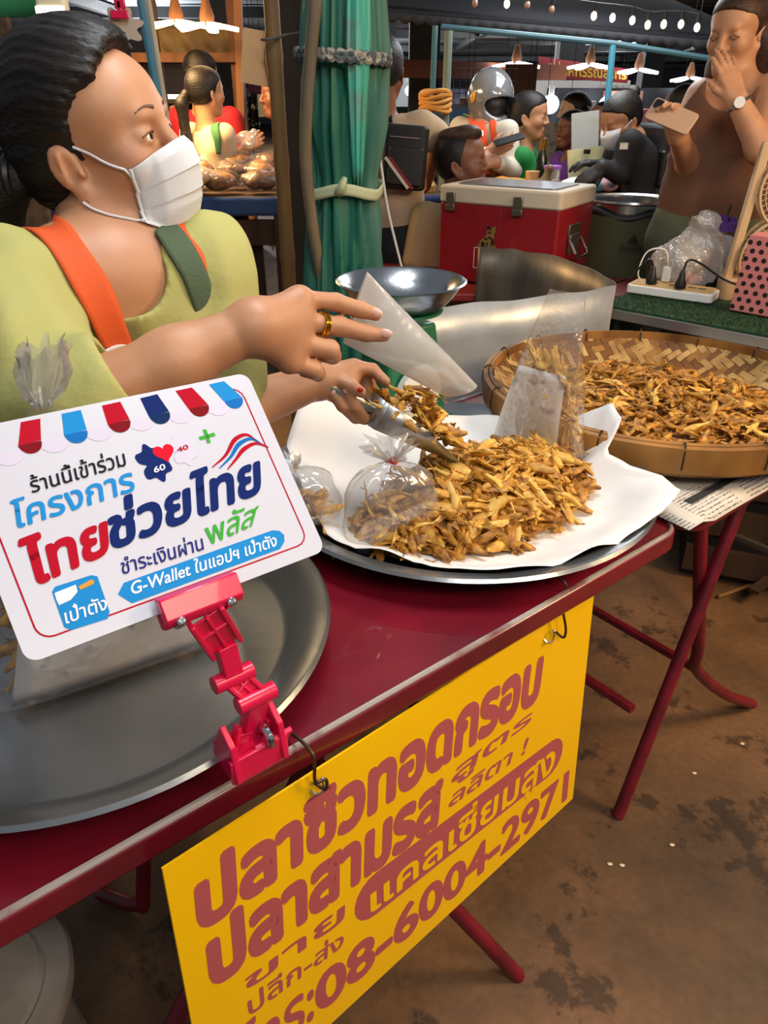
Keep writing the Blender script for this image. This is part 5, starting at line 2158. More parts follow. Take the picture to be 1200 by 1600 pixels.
# vendor in black
O = at(970, 190, Y=4.0)
bv = figure('vendor in black jacket and gloves with hair bun, head bowed to the left', O, math.radians(206), SK_M, mat('black_jacket', '#14151b', .8, bump=.2), BLK_HAIR, mat('black_trousers', '#121318', .85), 'highbun', pitch=.38, k=.97, sleeves='long', lean=.12, h=.005,
            sh={-1: at(992, 218, Y=4.12), 1: at(985, 222, Y=3.86)}, arms={-1: (at(968, 270, Y=4.15), at(942, 258, Y=4.05)), 1: (at(968, 272, Y=3.85), at(942, 262, Y=3.85))}, torso_az=math.radians(200),
            hands={-1: (np.array([-.8, -.1, .1]), np.array([0, 0, 1.]), .5), 1: (np.array([-.8, 0, -.5]), np.array([0, -.5, .8]), .5)})
GLV = mat('black_glove', '#101114', .6)
for s in (-1, 1):
    q = Vox(bv['A'][s][1] - .22, bv['A'][s][1] + .22, .005)
    hand_prims(q, bv['A'][s][1], np.array([-.8, -.1 if s < 0 else 0, .1 if s < 0 else -.5]), np.array([0, 0, 1.]) if s < 0 else np.array([0, -.5, .8]), 1.12, .5)
    q.cap(bv['A'][s][1], bv['A'][s][1] * .85 + bv['A'][s][0] * .15, .034, .036, .01)
    q.build('glove', GLV, bv['p'])
m = MB()
m.grid(np.array([[bv['w'](x * math.cos(u * 1.3) ** .8, .075 * math.sin(u * 1.3), z) for u in np.linspace(-.8, .8, 15)] for x, z in ((.100, -.004), (.118, -.03), (.112, -.07), (.085, -.105))]))
m.build('face_mask', MASK, bv['p'], solid=.002)
m = MB()
m.tube([bv['w'](.04, .068, -.015), bv['w'](.0, .080, .01)], .003, 6)
m.build('ear_loop', MASK, bv['p'])
m = MB()
m.rbox(at(975, 228, Y=3.76), (.036, .004, .028), .006)
m.build('sleeve_badge', WHITE, bv['p'])
t = thing('backpack', 'small black backpack on the vendor in black jacket', 'backpack', at(1020, 285, Y=4.02))
m = MB()
m.rbox(at(1016, 250, Y=4.0), (.10, .24, .32), .04, rotm('Z', math.radians(20)))
m.build('bag_body', mat('black_nylon3', '#191a1f', .6), t, bevel=.02)
m = MB()
m.rbox(at(1021, 262, Y=3.94), (.05, .18, .16), .02, rotm('Z', math.radians(20)))
m.build('front_pocket', BLACK, t, bevel=.01)
# people in grey
figure('person in grey tee partly hidden behind the vendor in black', at(938, 196, Y=4.75), math.radians(215), SK_D, mat('grey_tee', '#6f7f8c', .85), BLK_HAIR, JEAN, 'short', k=.95, lean=.2)
figure('seated person in slate blue tee behind the woman in brown', at(1062, 172, Y=4.7), math.radians(120), SK_D, mat('slate_tee', '#4a5668', .85), BLK_HAIR, JEAN, 'short', k=1.0, lean=.1)
# left stall: girl with the ponytail, red shirt, brown jacket
O = at(322, 146, Y=4.5)
pg = figure('girl with long ponytail in cream tee with green strap, seen from behind', O, math.radians(48), SK_W, mat('cream_tee', '#d8c4a0', .85, bump=.1), BLK_HAIR, JEAN, 'pony', k=.98,
            arms={-1: (at(352, 258, Y=4.5), at(383, 232, Y=4.55)), 1: (at(296, 255, Y=4.7), at(318, 262, Y=4.9))})
on_shirt(pg, 'backpack_strap', [(333, 190), (334, 215), (338, 240)], [(344, 190), (345, 215), (345, 240)], mat('green_strap', '#3f7a4a', .8))
figure('person in red shirt standing beyond the girl with the ponytail', at(316, 122, Y=5.15), math.radians(70), SK_W, mat('red_shirt', '#b01828', .8), BLK_HAIR, JEAN, 'bun', k=1.12, fat=1.1)
figure('person in brown jacket leaning behind the bamboo post', at(436, 150, Y=4.9), math.radians(200), SK_D, mat('brown_jacket', '#5b4636', .85, bump=.2), BLK_HAIR, JEAN, 'short', k=1.05, lean=.25, sleeves='long')
m = MB()
q = Vox(at(383, 218, Y=4.48) - .1, at(383, 218, Y=4.48) + .1, .006)
q.ell(at(383, 218, Y=4.48), (.055, .045, .045), None, .01)
q.cap(at(392, 213, Y=4.48), at(397, 206, Y=4.48), .012, .018, .01)
q.wob(.006, 50, 3)
vv, ff = q.mesh()
m.add(vv, ff)
tag(m.build('food_bag', CLEAR_MILKY, angle=180), 'small bag of yellow food held by the ponytail girl', 'bag')
# ================================================================== things around and behind the stall
def bar(name, a, b, w, m_, label, cat, group=None, n=8):
    q = MB()
    q.tube([a, b], w, n)
    return tag(q.build(name, m_), label, cat, group)


def hang(o, c, half):
    """two thin cords from a hung thing up to the roof"""
    for s_ in (-1, 1):
        q_ = MB()
        p_ = np.array(c) + np.array([s_ * half * .9, 0, 0])
        q_.tube([p_, np.array([p_[0], p_[1], 2.72])], .002, 4)
        q_.build('hanging_cord', BLACK, o)


def facing(u, v, Y):
    """axes of an upright board at that place, turned to the aisle"""
    p = at(u, v, Y=Y)
    return p


TEALP = mat('teal_tarp', '#1c6350', .55, col2='#587a70', nscale=5, stretch=(1, 1, .2), lo=.4, hi=.75, bump=.3, bscale=20)
# --- dark post, bamboo pole, rolled teal tarp
pa, pb = at(452, 0, Y=2.95), at(466, 440, Y=2.95)
t = thing('roof_post', 'dark square timber post beside the bamboo pole', 'post', (pb[0], pb[1], 0))
ax_ = np.array([(pa[0] + pb[0]) / 2, 2.98, 0])
m = MB()
m.box(ax_ + up_ * 1.55, (.15, .15, 3.1), rotm('Z', .12))
m.build('timber', mat('dark_timber', '#2a2523', .8, col2='#1d1a19', nscale=6, stretch=(1, 1, .1), bump=.2), t)
ba, bb = at(421, -40, Y=2.7), at(452, 440, Y=2.7)
bd = (bb - ba) / np.linalg.norm(bb - ba)
b0 = bb + bd * (bb[2] / -bd[2])
b1 = ba - bd * .5
t = thing('bamboo_pole', 'tall thin bamboo pole leaning by the dark timber post', 'pole', (b0[0], b0[1], 0))
m = MB()
pp, rr = [], []
for i in range(60):
    q = i / 59
    pp.append(b0 * (1 - q) + b1 * q)
    rr.append(.024 + (.003 if i % 8 == 0 else 0))
m.tube(pp, rr, 12)
m.build('culm', BAMBOO, t)
m = MB()
kk_ = at(424, 62, Y=2.67)
m.tube(bez([kk_ + np.array([-.03, .0, 0]), kk_ + np.array([0, -.03, 0]), at(450, 54, Y=2.70), at(484, 50, Y=2.62)], 16), .004, 6)
m.build('wire', mat('grey_wire', '#6e6a62', .6), t)

tc = at(530, 200, Y=2.45)
Tx, Ty = at(541, 430, Y=2.45)[0], 2.45
t = thing('rolled_tarp', 'teal green tarpaulin bundled round a pole and tied with rope', 'tarpaulin', (Tx, Ty, 0))
m = MB()
P = []
zs = np.linspace(.62, 2.25, 90)
for z in zs:
    w = float(np.interp(z, [.62, .80, .98, 1.10, 1.16, 1.30, 1.50, 1.72, 1.80, 2.0, 2.25], [.130, .124, .114, .104, .094, .116, .118, .098, .092, .095, .096]))
    row = []
    for k_ in range(110):
        a = 2 * math.pi * k_ / 110
        r = w * (1 + .07 * math.sin(a * 11 + z * 1.6 + .8 * math.sin(z * 5)) + .05 * math.sin(a * 23 + 1.3 - z * 2) + .06 * math.sin(a * 4 + z * 2))
        r += -.16 * w * abs(math.sin(a * 8 + z * .8 + .5 * math.sin(z * 7))) ** 6
        row.append((Tx + r * math.cos(a) + .02 * (z - 1.2), Ty + .8 * r * math.sin(a), z))
    P.append(row)
m.grid(np.array(P), wrap=True)
m.build('tarp', TEALP, t, angle=75)
m = MB()
P = []
for z in np.linspace(1.15, 2.3, 24):
    row = []
    for x in np.linspace(-.5, .5, 10):
        wz = float(np.interp(z, [1.15, 1.5, 1.8, 2.3], [.03, .07, .055, .075]))
        row.append((Tx + .045 + x * wz + .02 * (z - 1.2), Ty - float(np.interp(z, [1.15, 1.3, 1.5, 1.72, 1.8, 2.3], [.076, .098, .106, .090, .088, .090])) - .014 * math.cos(x * 3.1) + .004 * math.sin(x * 19 + z * 4), z))
    P.append(row)
m.grid(np.array(P))
m.build('outer_fold', mat('faded_teal', '#48a791', .5, col2='#6d7a74', nscale=7, lo=.42, hi=.62, bump=.2), t, solid=.003)
rz = at(540, 86, Y=2.3)[2]
m = MB()
for k_ in range(2):
    m.tube([(Tx + .02 * (rz - 1.2) + .130 * math.cos(a), Ty + .132 * math.sin(a), rz + .014 * math.sin(a * .5 + .8) + .010 * math.cos(a * 16 + k_ * math.pi)) for a in np.linspace(0, 2 * math.pi, 120)[:-1]], .0095, 6, closed=True)
m.build('rope', mat('grey_rope', '#4d565a', .9, col2='#9a9588', nscale=40, lo=.5, hi=.55), t)
rz = at(525, 305, Y=2.3)[2]
m = MB()
P = []
for a in np.linspace(0, 2 * math.pi, 60):
    P.append([(Tx + (.116 + .004 * math.sin(a * 7) + dz * .05) * math.cos(a), Ty + .104 * math.sin(a), rz + dz + .010 * math.sin(a * 3)) for dz in (-.016, -.006, .004, .016)])
m.grid(np.array(P))
m.tube(bez([(Tx - .01, Ty - .105, rz), (Tx - .0, Ty - .125, rz + .02), (Tx + .01, Ty - .125, rz + .045)], 8), [.012, .014, .014, .012, .012, .010, .008, .006], 6)
m.build('cloth_tie', mat('pale_green_tie', '#b9c09a', .8), t, solid=.002)
m = MB()
m.box((Tx, Ty, .31), (.09, .09, .62))
m.tube([(Tx, Ty, .5), (Tx + .02, Ty, 2.6)], .03, 12)
m.build('post', DARK, t)
s0, s1 = at(495, -30, Y=2.26), at(478, 250, Y=2.30)
dn = (s1 - s0) / np.linalg.norm(s1 - s0)
s2 = s1 + np.array([.03, .14, -.45])
t = thing('bamboo_stick', 'weathered stick tied upright against the teal tarpaulin', 'stick', (s2[0], s2[1], 0))
m = MB()
m.tube(bez([s0, s1, s2], 24), .017, 10)
m.build('stick', mat('weathered_wood', '#8a7a5e', .7, col2='#5e5342', nscale=14, stretch=(1, 1, .2)), t)
for (u0, v0), (u1, v1), lb in (((592, 235), (628, 420), 'thin white cord hanging from the teal tarpaulin'), ((585, 250), (590, 415), 'thin dark cord hanging beside the teal tarpaulin')):
    q = MB()
    q.tube(bez([at(u0, v0, Y=2.62), at((u0 + u1) / 2 - 4, (v0 + v1) / 2, Y=2.66), at(u1, v1, Y=2.72)], 14), .0045, 6)
    tag(q.build('cord', WHITE if 'white' in lb else BLACK), lb, 'cord')

# --- left food stall: table, food packs, wooden frame, lamps
FZ, FY = .95, 4.0
t = thing('stall_table', 'wooden stall table with blue cloth edge and food packs', 'table', (-1.15, FY + .35, 0))
m = MB()
m.box((-1.15, FY + .35, FZ - .02), (1.5, .9, .035))
m.build('table_board', WOOD, t)
for x0, x1 in ((-1.88, -1.12), (-.92, -.42)):
    m = MB()
    P = [[(x, FY - .108 - .004 * math.sin(x * 40), FZ - .002 - z) for x in np.linspace(x0, x1, 40)] for z in np.linspace(0, .085, 6)]
    m.grid(np.array(P))
    m.build('blue_cloth', mat('blue_cloth', '#27497e', .8, bump=.3) if x0 < -1.5 else bpy.data.materials['blue_cloth'], t, solid=.003)
for x in (-1.78, -1.02, -.50):
    for y in (FY - .06, FY + .76):
        m = MB()
        m.box((x, y, FZ / 2 - .02), (.09, .09, FZ - .04))
        m.build('leg', WOOD, t)
for z in (FZ - .17,):
    m = MB()
    m.box((-1.15, FY - .07, z), (1.46, .03, .12))
    m.build('apron_board', WOOD, t)
for i, (x, h_) in enumerate(((-1.32, .30), (-1.20, .34), (-.88, .38), (-.70, .32), (-1.5, .36))):
    m = MB()
    m.box((x, FY + .05 + .08 * (i % 2), h_ + .1), (.11, .03, h_ * 2))
    tag(m.build('plank', WOOD_L if i % 2 == 0 else WOOD, bevel=.003), ['upright plank under the stall table, second from left', 'darker upright plank under the stall table near the middle', 'pale plank under the stall table by the bamboo pole', 'dark plank leaning under the stall table right end', 'leftmost plank under the stall table'][i], 'plank', 'planks under the stall table')
FOODS = [mat('food_brown', '#b07a40', .6, col2='#6a4020', nscale=40, bump=.5), mat('food_gold', '#e0b464', .6, col2='#a87834', nscale=40, bump=.5), mat('food_dark', '#7a5234', .5, col2='#3c2416', nscale=50, bump=.6)]
FILM = plastic_film('pack_film', milk=.05, gloss=.03, rough=.2, bump=.2)
rf = np.random.default_rng(3)


def food_box(x, y, z, kind, label):
    t_ = thing('food_box', label, 'food box', (x, y, z), 'boxed snacks on the stall table')
    q_ = MB()
    q_.rbox((x, y, z + .022), (.155, .115, .040), .02)
    q_.build('food', FOODS[kind], t_, bevel=.008)
    q_ = MB()
    q_.rbox((x, y, z + .026), (.17, .13, .052), .025)
    q_.build('clear_box', FILM, t_, bevel=.006)


pos = ['front left', 'front middle', 'back left', 'back middle', 'far left']
n_ = 0
for iy, y in enumerate((FY - .02, FY + .16, FY + .34)):
    for ix, x in enumerate((-1.72, -1.53, -1.34)):
        hgt = 3 - iy if ix > 0 else 2
        for k_ in range(hgt):
            food_box(x + rf.uniform(-.01, .01), y, FZ + k_ * .056, (ix + iy + k_) % 2, 'boxed fried snacks stacked on the left part of the blue-edged stall table')


def food_bag(x, y, z, kind, sc, label, film=None):
    t_ = thing('food_pack', label, 'food pack', (x, y, z), 'bagged snacks on the stall table')
    q_ = Vox(np.array([x, y, z]) - .16, np.array([x, y, z]) + .16, .008)
    q_.ell((x, y, z + .045 * sc), (.085 * sc, .062 * sc, .045 * sc), None, .01)
    q_.wob(.012, 45, int(abs(x * 997)) + kind)
    q_.build('food', FOODS[kind], t_)
    q_ = Vox(np.array([x, y, z]) - .18, np.array([x, y, z]) + .18, .009)
    q_.ell((x, y, z + .048 * sc), (.10 * sc, .075 * sc, .05 * sc), None, .01)
    q_.cap((x + .06 * sc, y, z + .06 * sc), (x + .12 * sc, y, z + .055 * sc), .03 * sc, .015 * sc, .03)
    q_.wob(.008, 60, kind + 3)
    q_.build('film', film or FILM, t_)


for iy, y in enumerate((FY + .0, FY + .2, FY + .42)):
    for ix, x in enumerate((-1.12, -.96, -.80, -.64)):
        food_bag(x + rf.uniform(-.02, .02), y, FZ + .012 + .03 * iy, 2 if (ix + iy) % 2 else 0, 1.0, 'clear bag of dark crisp snacks on the right part of the stall table')
food_bag(-1.06, FY - .06, FZ + .04, 1, .95, 'whitish bag of snacks lying at the front edge of the stall table', CLEAR_MILKY)
food_bag(-.93, FY - .07, FZ + .04, 1, .95, 'pale bag of golden snacks at the front edge of the stall table', CLEAR_MILKY)
for i, x in enumerate((-2.1, -1.95)):
    food_box(x, FY, FZ, i, 'boxed snack seen behind the seller through her hair tie gap')

t = thing('side_table', 'blue covered side table behind the man with the sling bag', 'table', (.22, 4.15, 0))
m = MB()
m.box((.18, 4.2, FZ - .02), (.75, .5, .035))
m.build('table_board', WOOD, t)
m = MB()
m.grid(np.array([[(x, 3.94 - .004 * math.sin(x * 40), FZ - z) for x in np.linspace(-.2, .56, 40)] for z in np.linspace(0, .11, 6)]))
m.build('blue_cloth', bpy.data.materials['blue_cloth'], t, solid=.003)
for x in (-.14, .50):
    for y in (4.0, 4.4):
        m = MB()
        m.box((x, y, FZ / 2 - .02), (.06, .06, FZ - .04))
        m.build('leg', WOOD, t)
c = at(665, 288, Y=4.1)
m = MB()
m.lathe([(0, 0), (.05, 0), (.055, .03), (.03, .07), (.018, .09), (.016, .11), (0, .112)], (c[0], 4.12, FZ), n=16)
tag(m.build('sauce_jar', FOODS[1]), 'small amber jar on the blue covered side table', 'jar')
fr = thing('food_stall', 'wooden stall frame with a rolled brown tarp under warm lamps', 'stall frame', (-1.35, 5.3, 0))
for u in (240, 366):
    a = at(u + 4, 92, Y=5.4)
    m = MB()
    m.box((a[0], 5.4, 1.15), (.07, .07, 2.3))
    m.build('post', WOOD_L, fr)
a, b = at(232, 92, Y=5.34), at(390, 88, Y=5.34)
m = MB()
m.box((a + b) / 2, (b[0] - a[0] + .3, .06, .05))
m.build('lintel', WOOD_L, fr)
a, b = at(240, 72, Y=5.4), at(362, 72, Y=5.4)
m = MB()
P = []
for z in np.linspace(-.085, .095, 14):
    P.append([((a[0] * (1 - q) + b[0] * q), 5.42 - .03 * math.cos(z * 14) + .012 * math.sin(q * 22 + z * 30), a[2] + z + .008 * math.sin(q * 9)) for q in np.linspace(0, 1, 40)])
m.grid(np.array(P))
m.build('rolled_tarp', mat('brown_tarp', '#6a5334', .7, col2='#8a734c', nscale=5, bump=.2), fr, solid=.012)
m = MB()
a = at(372, 150, Y=5.2)
m.box((a[0], 5.2, 1.1), (.045, .045, 2.2), rotm('Y', .06))
m.build('brace', WOOD_L, fr)
bar('steel_post', np.array([at(348, 150, Y=6.0)[0], 6.0, 0]), np.array([at(348, 150, Y=6.0)[0], 6.0, 2.95]), .085, DARK, 'dark steel post behind the ponytail girl', 'post', n=4)


def led_lamp(c, r, petals, glowm, label, group, cord=.35):
    t_ = thing('led_lamp', label, 'lamp', c, group)
    for i in range(petals):
        a = 2 * math.pi * i / petals + .3
        d = np.array([math.cos(a), math.sin(a), -.17])
        q_ = MB()
        q_.rbox(c + d * r * .58, (r * .80, r * .34, .018), r * .15, frame(np.array([.17 * math.cos(a), .17 * math.sin(a), 1]), d))
        q_.build('led_panel', glowm, t_)
    q_ = MB()
    q_.lathe([(0, -.01), (.035, -.01), (.04, .03), (.028, .07), (.018, .11), (0, .115)], c, n=16)
    q_.build('socket', WOOD_L, t_)
    q_ = MB()
    q_.tube([c + up_ * .11, np.array([c[0], c[1], 2.72])], .005, 6)
    q_.build('cord', BLACK, t_)


GW = glow('lamp_warm', '#ffd79a', 9)
GC = glow('lamp_cool', '#f2f8ff', 8)
led_lamp(at(276, 32, Y=4.9), .17, 5, GW, 'warm lamp over the food stall, left of the pair', 'warm lamps over the food stall')
led_lamp(at(324, 36, Y=4.75), .17, 5, GW, 'warm lamp over the food stall, right of the pair', 'warm lamps over the food stall')
for i, (u, v, Y) in enumerate(((807, 97, 6.6), (922, 99, 6.9), (998, 107, 7.4), (1078, 120, 7.8))):
    led_lamp(at(u, v, Y=Y), .20, 4, GC, ['white petal lamp above the woman in green, leftmost of four', 'white petal lamp hanging before the red banner', 'white petal lamp just right of the blue pole', 'white petal lamp nearest the woman in brown'][i], 'white petal lamps')
for u, v, Y, lb in ((860, 163, 7.4, 'round glowing bulb lamp beside the head of the woman in green'), (948, 165, 7.6, 'round glowing bulb lamp behind the blue pole'), (640, 142, 7.5, 'small bright lamp behind the shoulder of the man with sling bag')):
    c = at(u, v, Y=Y)
    t = thing('bulb_lamp', lb, 'lamp', c)
    m = MB()
    m.ball(c, .075 if u != 640 else .04)
    m.build('globe', GC, t)
    m = MB()
    m.tube([c + up_ * .07, c + up_ * .14], .025, 10)
    m.tube([c + up_ * .14, np.array([c[0], c[1], 2.72])], .004, 6)
    m.build('socket', WHITE, t)
m = MB()
m.box(at(268, 151, Y=6.6), (.34, .05, .03))
hang(tag(m.build('tube_lamp', GW), 'short glowing strip light hanging before the shelf behind the food stall', 'lamp'), at(268, 151, Y=6.6), .15)
sh = thing('goods_shelf', 'shelf stall with hanging bags behind the ponytail girl', 'shelf', (at(270, 130, Y=6.8)[0], 6.9, 0))
x0_ = at(270, 130, Y=6.8)[0]
for z in (1.02, 1.34, 1.62):
    m = MB()
    m.box((x0_, 6.9, z), (1.0, .4, .03))
    m.build('board', WOOD, sh)
for dx in (-.48, .48):
    m = MB()
    m.box((x0_ + dx, 6.9, .85), (.05, .4, 1.7))
    m.build('side', WOOD, sh)
m = MB()
m.box((x0_, 7.08, 1.0), (1.0, .02, 1.6))
m.build('back', mat('shelf_back', '#5d5a66', .8), sh)
GOODS = [mat('goods_%d' % i, c, .7, col2=d, nscale=14) for i, (c, d) in enumerate((('#b9b2c4', '#6f6a86'), ('#d8d2c8', '#8a8076'), ('#8f4d44', '#caa48e'), ('#3f5f86', '#a8b6c8'), ('#c7a13f', '#8a6d22'), ('#2f5d49', '#94a878'), ('#a83a5a', '#d490a4'), ('#1d1f26', '#4b4d55')))]
for i in range(5):
    food = MB()
    q = Vox(np.array([x0_ - .4 + i * .19, 6.75, 1.05]) - .2, np.array([x0_ - .4 + i * .19, 6.75, 1.35]) + .2, .01)
    c = np.array([x0_ - .38 + i * .19, 6.75, 1.14])
    q.ell(c, (.085, .07, .09), None, .01)
    q.cap(c + up_ * .07, c + up_ * .14, .02, .04, .03)
    q.wob(.01, 40, i)
    v_, f_ = q.mesh()
    food.add(v_, f_)
    tag(food.build('goods_bag', GOODS[(1, 0, 2, 1, 0)[i]], angle=180), 'knotted bag of goods on the shelf behind the ponytail girl', 'bag', 'knotted bags on the shelf')
# price card
c = at(404, 91, Y=2.75)
t = thing('price_card', 'blank peach coloured card hung on the bamboo pole', 'card', c - up_ * .085)
Rk = rotm('Z', .1) @ rotm('Y', .16)
m = MB()
m.box(c, (.105, .003, .150), Rk)
m.build('card', mat('peach_card', '#f0bc84', .7), t)
m = MB()
m.tube(bez([c + np.array([.045, -.004, .06]), c + np.array([.02, -.012, .01]), c + np.array([.028, -.006, -.08])], 10), .0012, 5)
m.build('string', mat('string', '#8a6a3a', .8), t)

# --- upper left: green banner, brown mat, blue pole, hung clip, lace
m = MB()
P = [[(x, 1.9 + .02 * math.sin(x * 14 + z * 8), z) for x in np.linspace(at(-60, 10, Y=1.9)[0], at(84, 10, Y=1.9)[0], 24)] for z in np.linspace(at(10, 26, Y=1.9)[2], at(10, 26, Y=1.9)[2] + .25, 8)]
m.grid(np.array(P))
tag(m.build('green_awning', mat('green_cloth', '#1f6b42', .8, bump=.2), solid=.003), 'green cloth awning hanging above the head of the seller', 'awning')
m = MB()
a, b = at(-80, 30, Y=2.3), at(20, 240, Y=2.3)
m.box(((a[0] + b[0]) / 2 - .12, 2.3, 1.2), (.46, .03, 1.4))
tag(m.build('woven_mat_screen', mat('brown_mat', '#6a4f38', .85, col2='#4a3626', nscale=40, bump=.4)), 'brown woven mat screen behind the head of the seller', 'screen')
t = thing('market_light', 'small white lamp housing on the green awning above the seller', 'lamp', at(82, 12, Y=1.85))
m = MB()
m.rbox(at(82, 8, Y=1.85), (.065, .03, .03), .012)
m.build('housing', CREAM, t)
m = MB()
m.rbox(at(82, 16, Y=1.85), (.065, .034, .012), .012)
m.build('tube', glow('small_lamp', '#ffffff', 3), t)
a, b = at(216, -20, Y=2.9), at(243, 130, Y=2.9)
d = (b - a) / np.linalg.norm(b - a)
bar('blue_pole', b + d * (b[2] / -d[2]), a - d * .3, .014, mat('sky_paint', '#4f93ae', .5), 'thin blue pole leaning left of the warm lamps', 'pole')
a, b = at(228, -20, Y=3.0), at(252, 130, Y=3.0)
d = (b - a) / np.linalg.norm(b - a)
bar('cream_pole', b + d * (b[2] / -d[2]), a - d * .3, .010, CREAM, 'thin cream pole just right of the blue leaning pole', 'pole')
t = thing('hanging_clip', 'pink plastic clip hanging above the lacy white cut-out', 'clip', at(187, 26, Y=2.5))
for dv, sz in ((4, (.03, .012, .03)), (14, (.014, .012, .04)), (23, (.05, .014, .02))):
    m = MB()
    m.box(at(187, dv, Y=2.5), sz)
    m.build('clip_arm', HOT, t, bevel=.003)
m = MB()
cl = at(190, 42, Y=2.52)
out = [(.055 * (1 + .22 * math.sin(a * 7)) * math.cos(a), .042 * (1 + .22 * math.sin(a * 7)) * math.sin(a)) for a in np.linspace(0, 2 * math.pi, 60)[:-1]]
m.prism(out, .003, cl, np.stack([np.array([1., 0, 0]), up_, np.array([0, -1., 0])], 1))
tag(m.build('lace_cutout', mat('lace_white', '#c9b9a8', .7), smooth=False), 'white scalloped cut-out hanging under the pink clip', 'decoration')

# --- hanging clothes, papers between post and stall frame
t = thing('floral_dress', 'black dress with white floral print hanging beside the brown jacket', 'dress', at(391, 215, Y=5.8))
m = MB()
P = [[at(391 + (u_ - .5) * (16 + 18 * q), 150 + 62 * q, Y=5.8) + np.array([0, .02 * math.sin(u_ * 16), 0]) for u_ in np.linspace(0, 1, 16)] for q in np.linspace(0, 1, 12)]
m.grid(np.array(P))
m.build('cloth', mat('floral_cloth', '#121318', .8, col2='#cfc6b4', nscale=30, lo=.60, hi=.63, detail=1), t, solid=.01)
hang(t, at(391, 151, Y=5.8), .03)
for u, v, w_, h_, Y, c, lb in ((414, 165, .09, .13, 5.5, '#8f9a90', 'grey printed paper pinned beside the bamboo pole'), (400, 135, .12, .09, 6.5, '#8a4f6a', 'pink cloth hanging behind the price card')):
    m = MB()
    m.box(at(u, v, Y=Y), (w_, .01, h_))
    hang(tag(m.build('notice', mat(lb[:10] + 'm', c, .8)), lb, 'notice'), at(u, v, Y=Y) + up_ * (h_ / 2 - .005), w_ / 2)

# --- mid market: poles, beam, grid, banner, posters
bar('steel_pole', np.array([at(694, 200, Y=4.2)[0], 4.2, 0]), at(701, 48, Y=4.2), .020, mat('grey_green_pole', '#6f8076', .5), 'grey green pole left of the rider, tied with orange cloth', 'pole')
bar('slanted_pole', np.array([at(668, 210, Y=4.3)[0], 4.3, 0]), at(680, 40, Y=4.3), .014, mat('teal_pole', '#3f6f78', .5), 'thin teal pole between man with bag and rider', 'pole')
m = MB()
for i in range(5):
    c = at(680, 158, Y=4.2) + up_ * (i - 2) * .018
    m.tube([c + np.array([.075 * math.cos(a), .09 * math.sin(a), .01 * math.sin(a * 2 + i)]) for a in np.linspace(0, 2 * math.pi, 30)[:-1]], .010, 6, closed=True)
tag(m.build('orange_tie', mat('orange_cloth', '#c98a3a', .8)), 'orange cloth tie wound round the two poles', 'cloth tie')
a, b = at(600, 98, Y=6.0), at(840, 120, Y=7.0)
m = MB()
m.box((a + b) / 2, (np.linalg.norm(b - a) + .6, .1, .11), frame(up_, b - a) @ rotm('X', 0))
struct(m.build('trim_10', mat('rust_beam', '#8a4a2c', .7)))
for i, (u, Y) in enumerate(((662, 7.0), (888, 8.5), (1018, 10.5), (600, 9.0))):
    x = at(u, 100, Y=Y)[0]
    m = MB()
    m.box((x, Y, 1.5), (.24, .24, 3.0))
    struct(m.build('trim_%d' % (11 + i), DARK))
g = thing('wire_grid', 'wire mesh panel hung with goods behind the rider', 'grid panel', at(735, 240, Y=6.2))
for i in range(12):
    m = MB()
    a = at(700, 108, Y=6.2) + np.array([i * .045, 0, 0])
    m.tube([a, a - up_ * .75], .003, 5)
    m.build('wire', DARK, g)
for i in range(10):
    m = MB()
    a = at(700, 108, Y=6.2) - up_ * i * .075
    m.tube([a, a + np.array([.5, 0, 0])], .003, 5)
    m.build('wire', DARK, g)
rb = thing('red_banner', 'red banner with yellow Thai lettering under the roof', 'banner', at(908, 112, Y=7.6))
BN = Board(at(911, 112, Y=7.6), np.array([.985, 0, -.17]) / np.linalg.norm([.985, 0, -.17]), np.array([.17, 0, .985]) / np.linalg.norm([.985, 0, .17]))
BN = Board(BN.o, BN.x, np.cross(np.array([0, -1., 0]), BN.x))
m = MB()
q = np.array([BN.px(*p_) for p_ in ((842, 88), (982, 108), (980, 130), (842, 120))])
BN.poly(m, q[::-1], 0, False)
m.build('cloth', mat('banner_red', '#8e1f28', .7), rb, solid=.01)
hang(rb, at(911, 102, Y=7.6), .4)
m = MB()
BN.text(m, 'ลูปทศกรรณสาทร', [(856, 116), (978, 124), (856, 99), (978, 113)], .008, .03)
m.build('lettering', mat('banner_yellow', '#d8b13a', .6), rb, smooth=False)
for u, v, w_, h_, Y, c, lb in ((905, 150, .95, .26, 8.2, '#cfcdc6', 'white sheet hanging under the red banner'), (812, 140, .24, .33, 6.4, '#6b4a3a', 'poster with red figures right of the helmet'),
                               (836, 195, .16, .22, 6.2, '#7f93b8', 'pale blue poster behind the woman in green'), (855, 222, .30, .25, 5.9, '#8f9298', 'grey patterned cloth right of the woman in green'),
                               (705, 180, .24, .12, 6.0, '#35669c', 'blue printed sign on the wire mesh behind the rider'), (716, 205, .20, .10, 5.9, '#2f86c4', 'sky blue sign with print below the wire mesh'),
                               (988, 190, 1.0, .28, 8.4, '#6d6a4c', 'dull olive banner behind the vendor in black'), (648, 140, .38, .30, 8.5, '#c9cdd0', 'white panel behind the shoulder of the man with bag'),
                               (962, 150, .34, .18, 7.9, '#c9c4ba', 'white panel right of the blue pole')):
    m = MB()
    m.box(at(u, v, Y=Y), (w_, .012, h_))
    o = m.build('poster' if 'poster' in lb else 'printed_sign' if 'sign' in lb else 'hanging_cloth', mat('panel_%d_%d' % (u, v), c, .75, col2=c if Y > 8 else '#5a5550', nscale=22, lo=.5, hi=.7))
    tag(o, lb, 'panel')
    hang(o, at(u, v, Y=Y) + up_ * (h_ / 2 - .005), w_ / 2)
